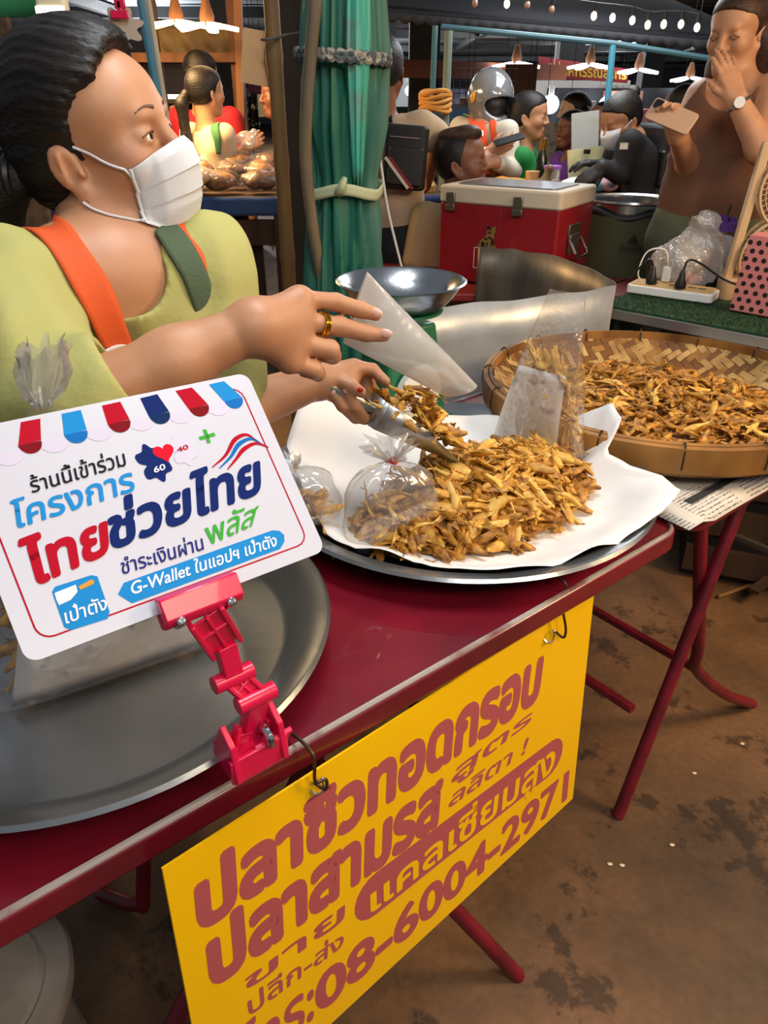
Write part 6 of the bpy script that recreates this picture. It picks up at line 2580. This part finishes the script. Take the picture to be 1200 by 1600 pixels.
# --- piles of goods on far stalls
rg = np.random.default_rng(11)
for s_i, (x0_, x1_, Y, z0_, lb) in enumerate(((-.9, -.05, 7.6, .95, 'far stall counter left of the man with sling bag'), (.45, 1.25, 7.2, .95, 'far stall counter behind the rider and the woman in green'), (1.5, 2.9, 7.4, .95, 'far stall counter behind the vendor in black'), (-3.4, -1.3, 7.8, .95, 'far stall counter behind the food stall'), (3.0, 5.0, 8.0, .95, 'far stall counter at right behind the woman in brown'))):
    t = thing('far_stall', lb, 'stall', ((x0_ + x1_) / 2, Y, 0), 'far stall counters')
    m = MB()
    m.box(((x0_ + x1_) / 2, Y, z0_ / 2), (x1_ - x0_, .7, z0_))
    m.build('counter', GOODS[(7, 3, 5, 7, 2)[s_i]], t)
    n = int((x1_ - x0_) / .16)
    for i in range(n):
        hh_ = rg.uniform(.12, .42)
        m = MB()
        xx = x0_ + .08 + i * .16
        if i % 3 == 0:
            m.lathe([(0, 0), (.06, 0), (.065, hh_ * .6), (.03, hh_ * .8), (.03, hh_), (0, hh_)], (xx, Y - .2 + rg.uniform(0, .2), z0_), n=12)
        else:
            m.rbox((xx, Y - .2 + rg.uniform(0, .2), z0_ + hh_ / 2), (.13, .14, hh_), .02)
        tag(m.build('goods', GOODS[rg.integers(7)], bevel=.006), 'small item of goods standing on a far stall counter', 'goods', 'goods on the far stall counters')
    for i in range(max(2, n // 3)):
        m = MB()
        xx = x0_ + .2 + i * .48
        hz = rg.uniform(.3, .5)
        m.rbox((xx, Y + .34, 1.46 + rg.uniform(-.06, .04) - hz / 2), (.36, .04, hz), .015)
        tag(m.build('hanging_goods', GOODS[rg.integers(8)]), 'flat goods hung up above a far stall counter', 'goods', 'goods hung above the far stall counters')
    m = MB()
    m.box(((x0_ + x1_) / 2, Y + .42, 1.12), (x1_ - x0_, .03, .64))
    m.build('back_sheet', mat('stall_back_%d' % s_i, '#4a4c52', .8, col2='#2d2f35', nscale=5), t)

# --- blue pole with cross pipe, dark awning, light strings
a, b = at(958, 70, Y=4.4), at(941, 240, Y=4.4)
d = (b - a) / np.linalg.norm(b - a)
bar('blue_post', b + d * (b[2] / -d[2]), a, .017, mat('sky_paint2', '#4a98b4', .5), 'light blue post standing left of the vendor in black', 'post')
m = MB()
m.tube([at(690, 42, Y=4.5), at(958, 68, Y=4.4), at(1130, 95, Y=4.3)], .014, 8)
tag(m.build('cross_pipe', mat('teal_pipe', '#3f6470', .5)), 'long teal pipe under the dark awning', 'pipe')
t = thing('awning', 'dark canopy with scalloped edge over the middle stalls', 'awning', at(900, 60, Y=4.6))
m = MB()
e0, e1 = at(560, 14, Y=4.7), at(1230, 74, Y=4.3)
P = []
for q in np.linspace(0, 1, 10):
    P.append([e0 * (1 - x) + e1 * x + np.array([0, q * 2.2, q * .42 + .03 * math.sin(x * 9) * q]) for x in np.linspace(0, 1, 24)])
m.grid(np.array(P))
m.build('canopy', mat('dark_canopy', '#121316', .95, col2='#1c1c20', nscale=2, spec=.05), t, solid=.004)
m = MB()
P = []
for x in np.linspace(0, 1, 200):
    p = e0 * (1 - x) + e1 * x
    P.append([p, p - up_ * (.03 + .018 * abs(math.sin(x * 95)))])
m.grid(np.array(P))
m.build('scalloped_edge', mat('canopy_edge', '#1e1f24', .8), t, solid=.003)
BULB = glow('string_bulb', '#ffd9a0', 14)
BULB2 = mat('unlit_bulb', '#b08a78', .2)
bl = [(742, 5, 0), (792, 6, 1), (824, 8, 0), (862, 15, 0), (928, 25, 1), (957, 28, 1), (988, 32, 1), (1012, 39, 1), (1037, 38, 1), (1064, 38, 1), (1089, 43, 1)]
wire = []
for i, (u, v, on) in enumerate(bl):
    c = at(u, v, Y=4.0)
    t = thing('string_bulb', 'small %s bulb on the light string under the dark awning' % ('glowing' if on else 'dim'), 'bulb', c, 'bulbs on the light string, %s' % ('glowing' if on else 'dim'))
    m = MB()
    m.ball(c, (.013, .013, .017), None, 12, 8)
    m.build('glass', BULB if on else BULB2, t)
    m = MB()
    m.tube([c + up_ * .018, c + up_ * .05], .010, 8)
    m.build('socket', BLACK, t)
    wire.append(c + up_ * .05)
m = MB()
m.tube(bez(wire, 60), .003, 5)
tag(m.build('light_wire', BLACK), 'black wire carrying the string of small bulbs', 'wire')

# --- table in the middle with its things
MZ = .965
t = thing('counter_table', 'long red-sided counter where the vendor in black and rider stand', 'table', (1.15, 4.05, 0))
m = MB()
m.box((1.15, 4.05, MZ - .02), (1.7, .5, .04))
m.build('table_board', mat('counter_top', '#4a3d3a', .5), t)
m = MB()
m.box((1.15, 3.82, MZ / 2 - .02), (1.66, .03, MZ - .06))
m.build('front_panel', mat('counter_red', '#7a1430', .6), t)
c = at(785, 289, Y=3.98)
q = Vox(c - .3, c + .3, .008)
for dx, dy, r in ((-.1, 0, .03), (0, .02, .036), (.09, 0, .032), (.15, .01, .022)):
    q.ell(c + np.array([dx, dy, 0]), (.075, .05, r), None, .02)
q.wob(.006, 50, 2)
m = MB()
m.add(*q.mesh())
tag(m.build('yellow_cloth', mat('yellow_cloth', '#c88a24', .85, bump=.3), angle=180), 'crumpled yellow cloth on the counter before the rider', 'cloth')
for u, v, hgt, r, c_, nm, lb, cat in ((831, 282, .085, .034, '#d8b48a', 'paper_cup', 'tan paper cup on the counter before the woman in green', 'cup'), (862, 276, .10, .040, '#c9a8d8', 'plastic_tub', 'clear tub with violet lid on the counter', 'tub')):
    c = at(u, v, Y=4.0)
    z_ = MZ + .001
    tt_ = thing(nm, lb, cat, (c[0], 4.0, z_))
    m = MB()
    m.lathe([(0, 0), (r * .8, 0), (r, hgt), (r * 1.05, hgt + .004), (r * .95, hgt), (r * .75, .004), (0, .004)], (c[0], 4.0, z_), n=20)
    m.build('cup_body', mat(nm + '_m', c_, .5) if nm != 'plastic_tub' else plastic_film('tub_film', milk=.35), tt_)
    if nm == 'plastic_tub':
        m = MB()
        m.lathe([(0, hgt), (r * 1.1, hgt), (r * 1.1, hgt + .014), (0, hgt + .016)], (c[0], 4.0, z_), n=20)
        m.build('lid', mat('violet_lid', '#a05cc8', .4), tt_)
c = at(845, 270, Y=4.1)
t = thing('sauce_bottle', 'dark sauce bottle with gold neck on the counter', 'bottle', (c[0], 4.1, MZ))
m = MB()
m.lathe([(0, 0), (.03, 0), (.03, .13), (.014, .18), (.012, .19), (0, .19)], (c[0], 4.1, MZ + .001), n=16)
m.build('bottle_body', mat('dark_glass', '#16210f', .15), t)
m = MB()
m.lathe([(.0125, .165), (.015, .165), (.015, .23), (0, .232)], (c[0], 4.1, MZ + .001), n=16)
m.build('neck_wrap', GOLD, t)
c = at(850, 284, Y=3.92)
q = Vox(c - .15, c + .15, .006)
q.ell(c + np.array([0, 0, -.01]), (.05, .035, .028), None, .01)
q.cap(c, c + np.array([.02, 0, .05]), .022, .018, .01)
q.ell(c + np.array([.022, 0, .06]), (.018, .018, .018), None, .01)
q.ell(c + np.array([.06, 0, -.01]), (.03, .025, .025), None, .01)
m = MB()
m.add(*q.mesh())
tag(m.build('figurine', mat('brown_carving', '#5a3a28', .5, col2='#7a6a3c', nscale=30), angle=180), 'small brown carved figure on the counter by the cup', 'figurine')
t = thing('yellow_board', 'yellow board with black binder clip propped on the counter', 'board', at(918, 276, Y=4.1))
Ry = rotm('X', -.15) @ rotm('Y', -.12)
m = MB()
m.box(at(918, 258, Y=4.12), (.20, .006, .16), Ry)
m.build('board', mat('pale_yellow', '#c9c183', .7, col2='#e2dfb8', nscale=12), t)
m = MB()
m.box(at(917, 237, Y=4.10), (.03, .02, .02))
m.build('binder_clip', BLACK, t)
m = MB()
m.box(at(914, 212, Y=4.32), (.14, .006, .22), rotm('Y', -.12))
tag(m.build('hanging_poster', mat('poster_paper', '#cfd0c8', .7, col2='#c8a93c', nscale=3, stretch=(.2, 1, 1), lo=.5, hi=.56)), 'white and yellow poster hanging on the light blue post', 'poster')
for u, v, w_, c_, lb in ((928, 268, .16, '#5aa7c4', 'pale blue bag of goods on the counter beside the yellow board'), (948, 282, .13, '#c9a3aa', 'pinkish packet on the counter under the gloves'), (905, 291, .22, '#d9d6d0', 'white paper sheets lying on the counter')):
    c = at(u, v, Y=3.98)
    c[2] = MZ + .03
    q = Vox(c - .2, c + .2, .008)
    q.ell(c, (w_ / 2, .07, .035), None, .01)
    q.wob(.008, 40, u)
    q.cut((0, 0, MZ + .002), -up_)
    m = MB()
    m.add(*q.mesh())
    tag(m.build('packet', mat('packet_%d' % u, c_, .5, bump=.2), angle=180), lb, 'packet')

# --- red table with the cooler box, plastic chairs
t = thing('red_table', 'low red table carrying the red cooler box', 'table', (.62, 3.1, 0))
m = MB()
m.box((.55, 3.12, .715), (1.15, .62, .03), rotm('Z', -.06))
m.build('tabletop', mat('red_top', '#7c2420', .45), t, bevel=.006)
for dx in (-.5, .5):
    for dy in (-.24, .24):
        m = MB()
        m.tube([(.55 + dx, 3.12 + dy, 0), (.55 + dx, 3.12 + dy, .70)], .016, 8)
        m.build('leg', RED_LEG, t)
cb = at(775, 380, Y=2.92)
CR = rotm('Z', math.radians(-34))
cc0 = np.array([at(805, 380, Y=3.05)[0], 3.08, .735])
t = thing('cooler_box', 'red metal cooler box with white lid, latches and leopard sticker', 'cooler box', cc0)
m = MB()
m.rbox(cc0 + up_ * .145, (.49, .34, .285), .012, CR)
m.build('body', mat('cooler_red', '#8e1420', .35, coat=.3), t, bevel=.004)
m = MB()
m.rbox(cc0 + up_ * .318, (.50, .35, .062), .018, CR)
lid_ = m.build('lid', mat('cooler_lid', '#cfc2ac', .4), t, bevel=.008)
m = MB()
m.rbox(cc0 + up_ * .351, (.40, .25, .006), .02, CR)
m.build('lid_panel', STEEL, lid_)
for dx in (-.195, .085):
    m = MB()
    m.box(cc0 + CR @ np.array([dx, -.178, .30]), (.036, .012, .05), CR)
    m.box(cc0 + CR @ np.array([dx, -.180, .272]), (.040, .014, .022), CR)
    m.build('latch', mat('latch_metal', '#8f8674', .35, .9) if dx < 0 else bpy.data.materials['latch_metal'], t, bevel=.002)
m = MB()
m.box(cc0 + CR @ np.array([.249, -.02, .205]), (.008, .11, .05), CR)
m.box(cc0 + CR @ np.array([.251, -.02, .16]), (.012, .09, .07), CR)
hp_ = m.build('handle_plate', bpy.data.materials['latch_metal'], t, bevel=.003)
m = MB()
m.tube([cc0 + CR @ np.array(p_) for p_ in ((.256, -.075, .18), (.285, -.078, .135), (.292, -.06, .118), (.292, .02, .118), (.285, .038, .135), (.256, .035, .18))], .006, 8)
m.build('handle', CHROME, hp_)
CF = Board(cc0 + CR @ np.array([0, -.1716, .145]), CR @ np.array([1., 0, 0]), up_)
m = MB()
cat_out = [(-.075, -.04), (-.055, -.015), (-.035, .0), (-.030, .022), (-.034, .040), (-.022, .034), (-.006, .034), (.006, .040), (.004, .020), (.0, .004), (.002, -.02), (.012, -.04)]
CF.poly(m, [(x - .005, y + .035) for x, y in cat_out][::-1], .001, False)
m.build('animal_sticker', mat('leopard_print', '#8a6a3a', .5, col2='#1c140c', nscale=90, lo=.50, hi=.56, detail=1), t, smooth=False)
m = MB()
for p_, q_ in (((-.085, -.01), (.055, -.01)), ((-.085, -.085), (-.085, -.01)), ((-.085, -.085), (.055, -.085)), ((.055, -.085), (.055, -.01))):
    CF.stroke(m, [p_, ((p_[0] + q_[0]) / 2, (p_[1] + q_[1]) / 2), q_], .0025, .001, False)
m.build('white_outline', WHITE, t, smooth=False)


def plastic_chair(c, az, label):
    t_ = thing('plastic_chair', label, 'chair', c)
    Rz = rotm('Z', az)
    mm_ = bpy.data.materials.get('beige_plastic') or mat('beige_plastic', '#b89c72', .5)
    q_ = MB()
    q_.rbox(np.array(c) + up_ * .45, (.40, .40, .03), .08, Rz)
    q_.build('seat', mm_, t_, bevel=.01)
    q_ = MB()
    P_ = []
    for z in np.linspace(.46, .97, 14):
        w_ = .20 * (1 - max(0, (z - .80) / .17) ** 2.4 * .75)
        P_.append([np.array(c) + Rz @ np.array([x * w_, .19 + .06 * (z - .46) - .05 * (1 - abs(x) ** 2) * 0 + .05 * x * x * -1, z]) for x in np.linspace(-1, 1, 15)])
    q_.grid(np.array(P_))
    q_.build('backrest', mm_, t_, solid=.012)
    for sx in (-1, 1):
        for sy in (-1, 1):
            q_ = MB()
            q_.tube([np.array(c) + Rz @ np.array([sx * .19, sy * .19, 0]), np.array(c) + Rz @ np.array([sx * .16, sy * .16, .45])], [.018, .022], 8)
            q_.build('leg', mm_, t_)


plastic_chair((at(938, 350, Y=3.42)[0], 3.52, 0), math.pi - .3, 'beige moulded chair showing right of the red cooler')

# --- big pot in an olive cover
pc = np.array([at(982, 380, Y=3.25)[0], 3.30, 0])
t = thing('covered_pot', 'tall steel pot in an olive cloth cover with printed peak mark', 'pot', pc)
m = MB()
m.lathe([(.16, .88), (.16, 1.005), (.175, 1.012), (.177, 1.004), (.165, .998), (.152, 1.0), (.152, .90)], pc, n=48)
m.lathe([(0, .90), (.152, .90)], pc, n=48)
m.build('pot_rim', STEEL, t)
m = MB()
m.lathe([(.0, 0), (.20, 0), (.205, .5), (.198, .80), (.186, .955), (.17, .965)], pc, n=64, wob=lambda a, z: .02 * math.sin(a * 7 + z * 5))
cv_ = m.build('cloth_cover', mat('olive_cover', '#474a2e', .85, bump=.2), t)
m = MB()
m.tube([pc + np.array([.178 * math.cos(a), .178 * math.sin(a), .962 + .012 * math.sin(a * 4)]) for a in np.linspace(0, 2 * math.pi, 40)[:-1]], .012, 8, closed=True)
m.tube(bez([pc + np.array([.15, -.10, .96]), pc + np.array([.185, -.09, .88]), pc + np.array([.195, -.08, .78])], 10), .012, 8)
m.build('dark_binding', DARK, t)


def on_cyl(x, z, r=.207):
    a = -math.pi / 2 - .16 + x / r
    return pc + np.array([r * math.cos(a), r * math.sin(a), z])


m = MB()
for tri in (((-.022, .872), (-.004, .872), (.0, .895)), ((.004, .872), (.022, .872), (.0, .905)), ((-.008, .88), (.0, .872), (.0, .91))):
    m.add([on_cyl(x, z, .212) for x, z in tri], [(0, 1, 2)])
tv, tf = glyphs('DVIEPP')
tv = (tv - tv.min(0)) / (tv.max(0) - tv.min(0) + 1e-9)
m.add([on_cyl(-.045 + .09 * p_[0], .835 + .022 * p_[1], .212) for p_ in tv], tf)
m.build('printed_mark', BLACK, cv_, smooth=False)

# --- right table with artificial grass and what stands on it
G0, G1 = at(962, 482, z=.80), at(1208, 528, z=.80)
GE = (G1 - G0) / np.linalg.norm(G1 - G0)
GN = np.array([-GE[1], GE[0], 0.])
if GN[1] < 0:
    GN = -GN
GR = np.stack([GE, np.cross(up_, GE), up_], 1)


def gt(s, t_, z):
    return np.array([G0[0], G0[1], 0]) + GE * s + GN * t_ + up_ * z


t = thing('grass_table', 'right hand table with artificial grass top and aluminium edge', 'table', gt(.4, .2, 0))
m = MB()
m.box(gt(.42, .22, .783), (.95, .46, .03), GR)
m.build('table_board', DARK, t)
m = MB()
m.box(gt(.42, -.013, .786), (.95, .012, .030), GR)
m.build('metal_edge', mat('edge_alu', '#9a9a96', .4, .9), t, bevel=.002)
GRS = mat('artificial_grass', '#14301a', .9, col2='#234a28', nscale=90)
m = MB()
m.box(gt(.42, .22, .803), (.95, .46, .010), GR)
m.build('grass_backing', GRS, t)
m = MB()
for _ in range(6500):
    s, q_ = rng.uniform(-.05, .89), rng.uniform(-.008, .2) if rng.random() < .75 else rng.uniform(.2, .44)
    b_ = gt(s, q_, .806)
    d_ = np.array([rng.normal() * .005, rng.normal() * .005, rng.uniform(.008, .015)])
    w_ = np.array([rng.normal(), rng.normal(), 0])
    w_ *= .0014 / (np.linalg.norm(w_) + 1e-6)
    m.add([b_ - w_, b_ + w_, b_ + d_], [(0, 1, 2)])
o = m.build('grass_pile', GRS, t, smooth=False)
o['kind'] = 'stuff'
for s, q_ in ((.0, .03), (.84, .03), (.0, .41), (.84, .41)):
    m = MB()
    m.tube([gt(s, q_, 0), gt(s, q_, .77)], .014, 8)
    m.build('leg', DARK, t)
GZ = .812


def onG(u, v):
    p = at(u, v, z=GZ)
    return p


# power strip
a, b = onG(985, 455), onG(1108, 472)
c = (a + b) / 2 + GN * .02
sx = (b - a) / np.linalg.norm(b - a)
SRt = np.stack([sx, np.cross(up_, sx), up_], 1)
Ls = np.linalg.norm(b - a) + .02
t = thing('power_strip', 'white power strip with two black plugs on the artificial grass', 'power strip', c)
m = MB()
m.rbox(c + up_ * .014, (Ls, .10, .028), .016, SRt)
m.build('strip_base', WHITE, t, bevel=.004)
m = MB()
m.rbox(c + up_ * .030, (Ls - .02, .084, .005), .012, SRt)
m.build('top_panel', mat('amber_panel', '#d8b072', .4), t)
for dx in (-.06, .0, .06, .09):
    m = MB()
    m.rbox(c + sx * dx + up_ * .0328, (.026, .012, .0015), .005, SRt)
    m.build('socket', mat('socket_grey', '#5a5148', .6) if dx == -.06 else bpy.data.materials['socket_grey'], t)


def plug(p, label, curve, m_=BLACK):
    t_ = thing('plug', label, 'plug', p)
    q_ = MB()
    q_.lathe([(0, 0), (.017, 0), (.018, .012), (.011, .030), (.008, .048), (.005, .055), (0, .055)], p, n=14)
    q_.build('plug_body', m_, t_)
    q_ = MB()
    q_.tube(bez([p + up_ * .05] + curve, 30), .0035, 6)
    q_.build('cable', m_, t_)


pz = GZ + .034
pA, pB = at(1017, 443, z=pz), at(1062, 450, z=pz)
plug(pA, 'left black plug in the power strip', [pA + np.array([-.02, 0, .075]), at(985, 432, z=GZ + .05), at(962, 442, z=GZ + .01), at(950, 455, z=GZ - .05)])
plug(pB, 'right black plug in the power strip with long looping cable', [pB + np.array([.012, .0, .085]), at(1095, 412, z=pz + .07), at(1130, 436, Y=pB[1] - .04), at(1165, 446, Y=pB[1] - .13), at(1215, 436, Y=pB[1] - .12)])
p = at(1040, 440, z=pz)
t = thing('adapter', 'small white charger standing in the power strip', 'charger', p)
m = MB()
m.rbox(p + up_ * .024, (.026, .022, .046), .005, SRt)
m.build('charger_body', WHITE, t, bevel=.002)
m = MB()
m.tube(bez([p + up_ * .046, p + np.array([-.02, 0, .10]), p + np.array([-.07, .02, .09]), p + np.array([-.085, .03, .02]), p + np.array([-.05, .05, -.02])], 30), .0025, 6)
m.build('white_cable', WHITE, t)
m = MB()
cc_ = at(1085, 437, z=GZ + .02) + GN * .04
for i in range(4):
    m.tube([cc_ + np.array([(.045 + .006 * i) * math.cos(a), (.03 + .004 * i) * math.sin(a), .006 * i + .03 * abs(math.sin(a * .5 + i))]) for a in np.linspace(.3 * i, 6.0, 24)], .0025, 5)
tag(m.build('coiled_cable', CREAM), 'coil of cream cable lying behind the power strip', 'cable')
# crumpled bag
c = at(1048, 402, Y=2.42)
c[2] = GZ + .085
c = c + GN * .17
q = Vox(c - .22, c + .24, .013)
q.ell(c + np.array([-.02, 0, -.01]), (.105, .075, .078), None, .02)
q.ell(c + np.array([.05, 0, .02]), (.07, .06, .075), None, .03)
q.cap(c + np.array([.03, 0, .05]), c + np.array([.02, 0, .115]), .035, .05, .03)
q.wob(.014, 38, 4)
q.wob(.013, 90, 7)
q.cut((0, 0, GZ + .001), -up_)
m = MB()
m.add(*q.mesh())
tag(m.build('plastic_bag', plastic_film('crumpled_film', tint='#fbeee2', milk=.34, gloss=.08, rough=.25, bump=1.0, bscale=24), smooth=False), 'crumpled translucent plastic bag behind the power strip', 'bag')
m = MB()
m.add(*Vox(c - .1, c + .1, .006).ell(c + np.array([.0, -.02, -.05]), (.045, .03, .025), None, .01).wob(.004, 80, 1).mesh())
tag(m.build('pink_packet', mat('pink_packet', '#b8748c', .6), angle=180), 'small pink packet inside the crumpled plastic bag', 'packet')
# tumbler
c = at(1104, 400, Y=2.55)
c = np.array([c[0] + .045, 2.58, GZ])
t = thing('tumbler', 'steel tumbler with purple lid beside the plastic bag', 'tumbler', c)
m = MB()
m.lathe([(0, 0), (.033, 0), (.036, .02), (.046, .17), (.047, .185), (0, .186)], c, n=32)
m.build('tumbler_body', STEEL, t)
m = MB()
m.lathe([(0, .183), (.049, .183), (.050, .205), (.044, .208), (0, .209)], c, n=32)
m.box(c + np.array([-.012, 0, .217]), (.034, .03, .02))
m.box(c + np.array([.026, 0, .214]), (.022, .03, .014))
m.build('lid', mat('purple_lid', '#5a3a86', .35), t)
m = MB()
m.tube([c + np.array([.004, 0, .2]), c + np.array([.012, 0, .26])], .004, 8)
m.build('straw', BLACK, t)
# double fan
fb0, fb1 = onG(1128, 462), at(1196, 232, Y=2.42)
t = thing('folding_fan', 'cream rechargeable fan with two round grilles on slanted frame', 'fan', fb0)
FC = mat('fan_cream', '#c9ab84', .45)
fd = fb1 - fb0
fl_ = np.linalg.norm(fd)
fd = fd / fl_
fx = np.array([1., -.15, 0]); fx -= fd * (fx @ fd); fx /= np.linalg.norm(fx)
fn_ = np.cross(fx, fd)
FR = np.stack([fx, fd, fn_], 1)
for off in (0, .27):
    m = MB()
    m.box(fb0 + fd * fl_ * .52 + fx * off, (.026, fl_ * 1.04, .028), FR)
    m.build('side_arm', FC, t, bevel=.004)
for z_ in (.16, .40):
    cf = fb0 + fd * z_ * fl_ / .52 + fx * .135
    for sgn in (-1, 1):
        m = MB()
        for r_ in (.03, .055, .08, .105, .120):
            m.tube([cf + r_ * (math.cos(a) * fx + math.sin(a) * fd) + fn_ * sgn * (.022 + .014 * math.cos(r_ / .12 * 1.5)) for a in np.linspace(0, 2 * math.pi, 33)[:-1]], .0018 if r_ < .115 else .005, 5, closed=True)
        for a in np.linspace(0, 2 * math.pi, 45)[:-1]:
            m.tube([cf + r_ * (math.cos(a + r_ * 3) * fx + math.sin(a + r_ * 3) * fd) + fn_ * sgn * (.022 + .014 * math.cos(r_ / .12 * 1.5)) for r_ in (.022, .06, .09, .120)], .0015, 4)
        m.build('grille', FC, t)
    m = MB()
    m.tube([cf - fn_ * .03, cf + fn_ * .036], .024, 20)
    m.build('hub', FC, t, bevel=.003)
    for k_ in range(5):
        a = 2 * math.pi * k_ / 5
        m = MB()
        P = [[cf + r_ * (math.cos(a + u_) * fx + math.sin(a + u_) * fd) + fn_ * (u_ * .03) for u_ in np.linspace(-.4, .4, 6)] for r_ in (.022, .05, .08, .10)]
        m.grid(np.array(P))
        m.build('blade', mat('fan_blade', '#8a765e', .5) if k_ == 0 and z_ < .2 else bpy.data.materials['fan_blade'], t, solid=.002)
m = MB()
m.rbox(fb0 + fx * .135 + up_ * .035 - fn_ * .0, (.30, .10, .07), .02, np.stack([fx * np.array([1, 1, 0]) / np.linalg.norm(fx[:2]), np.cross(up_, fx * np.array([1, 1, 0]) / np.linalg.norm(fx[:2])), up_], 1))
m.build('base', FC, t, bevel=.006)
# polka dot bag
pl_, pr_ = onG(1142, 484), onG(1218, 498)
c = (pl_ + pr_) / 2 + GN * .03
px_ = (pr_ - pl_) / np.linalg.norm(pr_ - pl_)
t = thing('polka_dot_bag', 'pink paper bag with black polka dots in front of the fan', 'bag', c)
hb = at(1160, 368, Y=c[1])[2] - GZ
PR = np.stack([px_, np.cross(up_, px_), up_], 1)
pd = NT('polka_dots')
mp = pd.coords((48, 48, 48), 'UV')
m = MB()
wb = np.linalg.norm(pr_ - pl_)
m.box(c + up_ * (hb / 2 + .001), (wb, .09, hb), PR, .86)
dots = mat('pink_paper', '#d8807c', .7, bump=.3, bscale=20)
pb_ = m.build('paper_bag', dots, t, bevel=.004)
DOT = mat('dot_black', '#17120f', .7)
i = 0
for r_ in range(9):
    for k_ in range(5):
        x, z = (k_ - 2) * wb * .2 + (wb * .1 if r_ % 2 else 0) - wb * .04, .015 + r_ * hb * .105
        sc = 1 - .14 * z / hb
        if abs(x) > wb * .47:
            continue
        y = -(.045 * sc + .0006)
        q = MB()
        q.prism([(.0072 * math.cos(a), .0072 * math.sin(a)) for a in np.linspace(0, 2 * math.pi, 13)[:-1]], .0006, c + PR @ np.array([x * sc, y, z]), np.stack([PR[:, 0], up_, -PR[:, 1]], 1))
        q.build('polka_dot', DOT, pb_, smooth=False)

# --- under and beside the tables
t = thing('crate', 'dark wooden crate on the floor under the right table', 'crate', (1.42, 2.05, 0))
m = MB()
for z in (.08, .22, .36):
    m.box((1.42, 1.86, z), (.95, .02, .09), rotm('Z', -.35))
    m.build('slat', WOOD, t)
    m = MB()
m.box((1.46, 2.05, .22), (.9, .36, .42), rotm('Z', -.35))
m.build('box', mat('crate_dark', '#1d1815', .85), t)
for i, (p, q_, lb) in enumerate(((at(1122, 932, z=.01), at(1210, 902, z=.02), 'thin bamboo stick lying on the floor by the crate'), (at(1175, 940, z=.012), at(1215, 880, z=.1), 'short broken slat on the floor by the crate'))):
    m = MB()
    if i == 0:
        m.tube([p, q_], .006, 6)
    else:
        m.box((p + q_) / 2, (np.linalg.norm(q_ - p), .03, .012), frame(up_, q_ - p))
    tag(m.build('stick', BAMBOO if i == 0 else WOOD), lb, 'stick')
bar('floor_rail', at(1130, 832, Y=1.9), at(1260, 885, Y=1.65), .014, mat('dull_rail', '#4a443c', .6), 'dull metal rail low behind the crossed red legs', 'rail')
# round grey lid on the floor, lower left
dc = at(-75, 1560, z=.0)
dc = np.array([dc[0], dc[1], 0])
rd = np.linalg.norm(at(104, 1440, z=.25)[:2] - dc[:2])
t = thing('round_stool', 'round dirty grey stool top by the table leg, lower left', 'stool', dc)
ST = mat('dirty_grey', '#a69c90', .8, col2='#857566', nscale=9, bump=.2)
cst = at(-78, 1560, z=.30)
rd = np.linalg.norm(at(104, 1450, z=.30)[:2] - cst[:2])
m = MB()
m.lathe([(0, .30), (rd * .72, .30), (rd * .75, .296), (rd * .78, .30), (rd * .97, .298), (rd, .288), (rd * .985, .272), (rd * .9, .27), (0, .268)], (cst[0], cst[1], 0), n=64)
m.build('seat', ST, t)
for k_ in range(4):
    a = math.pi / 4 + k_ * math.pi / 2
    m = MB()
    m.tube([(cst[0] + rd * .8 * math.cos(a), cst[1] + rd * .8 * math.sin(a), 0), (cst[0] + rd * .66 * math.cos(a), cst[1] + rd * .66 * math.sin(a), .27)], .018, 8)
    m.build('leg', ST, t)
c = at(606, 1494, Y=.84)
m = MB()
m.box(c, (.05, .0015, .06), np.stack([B.x, -B.n, B.y], 1))
tag(m.build('paper_slip', mat('slip_white', '#c9d3dc', .6)), 'small pale slip hanging behind the yellow board at its lower edge', 'paper slip')
# scraps on the floor
for i, (u, v) in enumerate(((960, 965), (1085, 1208), (1160, 1162), (953, 1350), (972, 1352), (1050, 1320))):
    c = at(u, v, z=.002)
    m = MB()
    m.ball(c, (.006, .004, .002), None, 8, 5)
    tag(m.build('crumb', CREAM), 'tiny pale crumb on the concrete floor', 'crumb', 'crumbs on the floor')
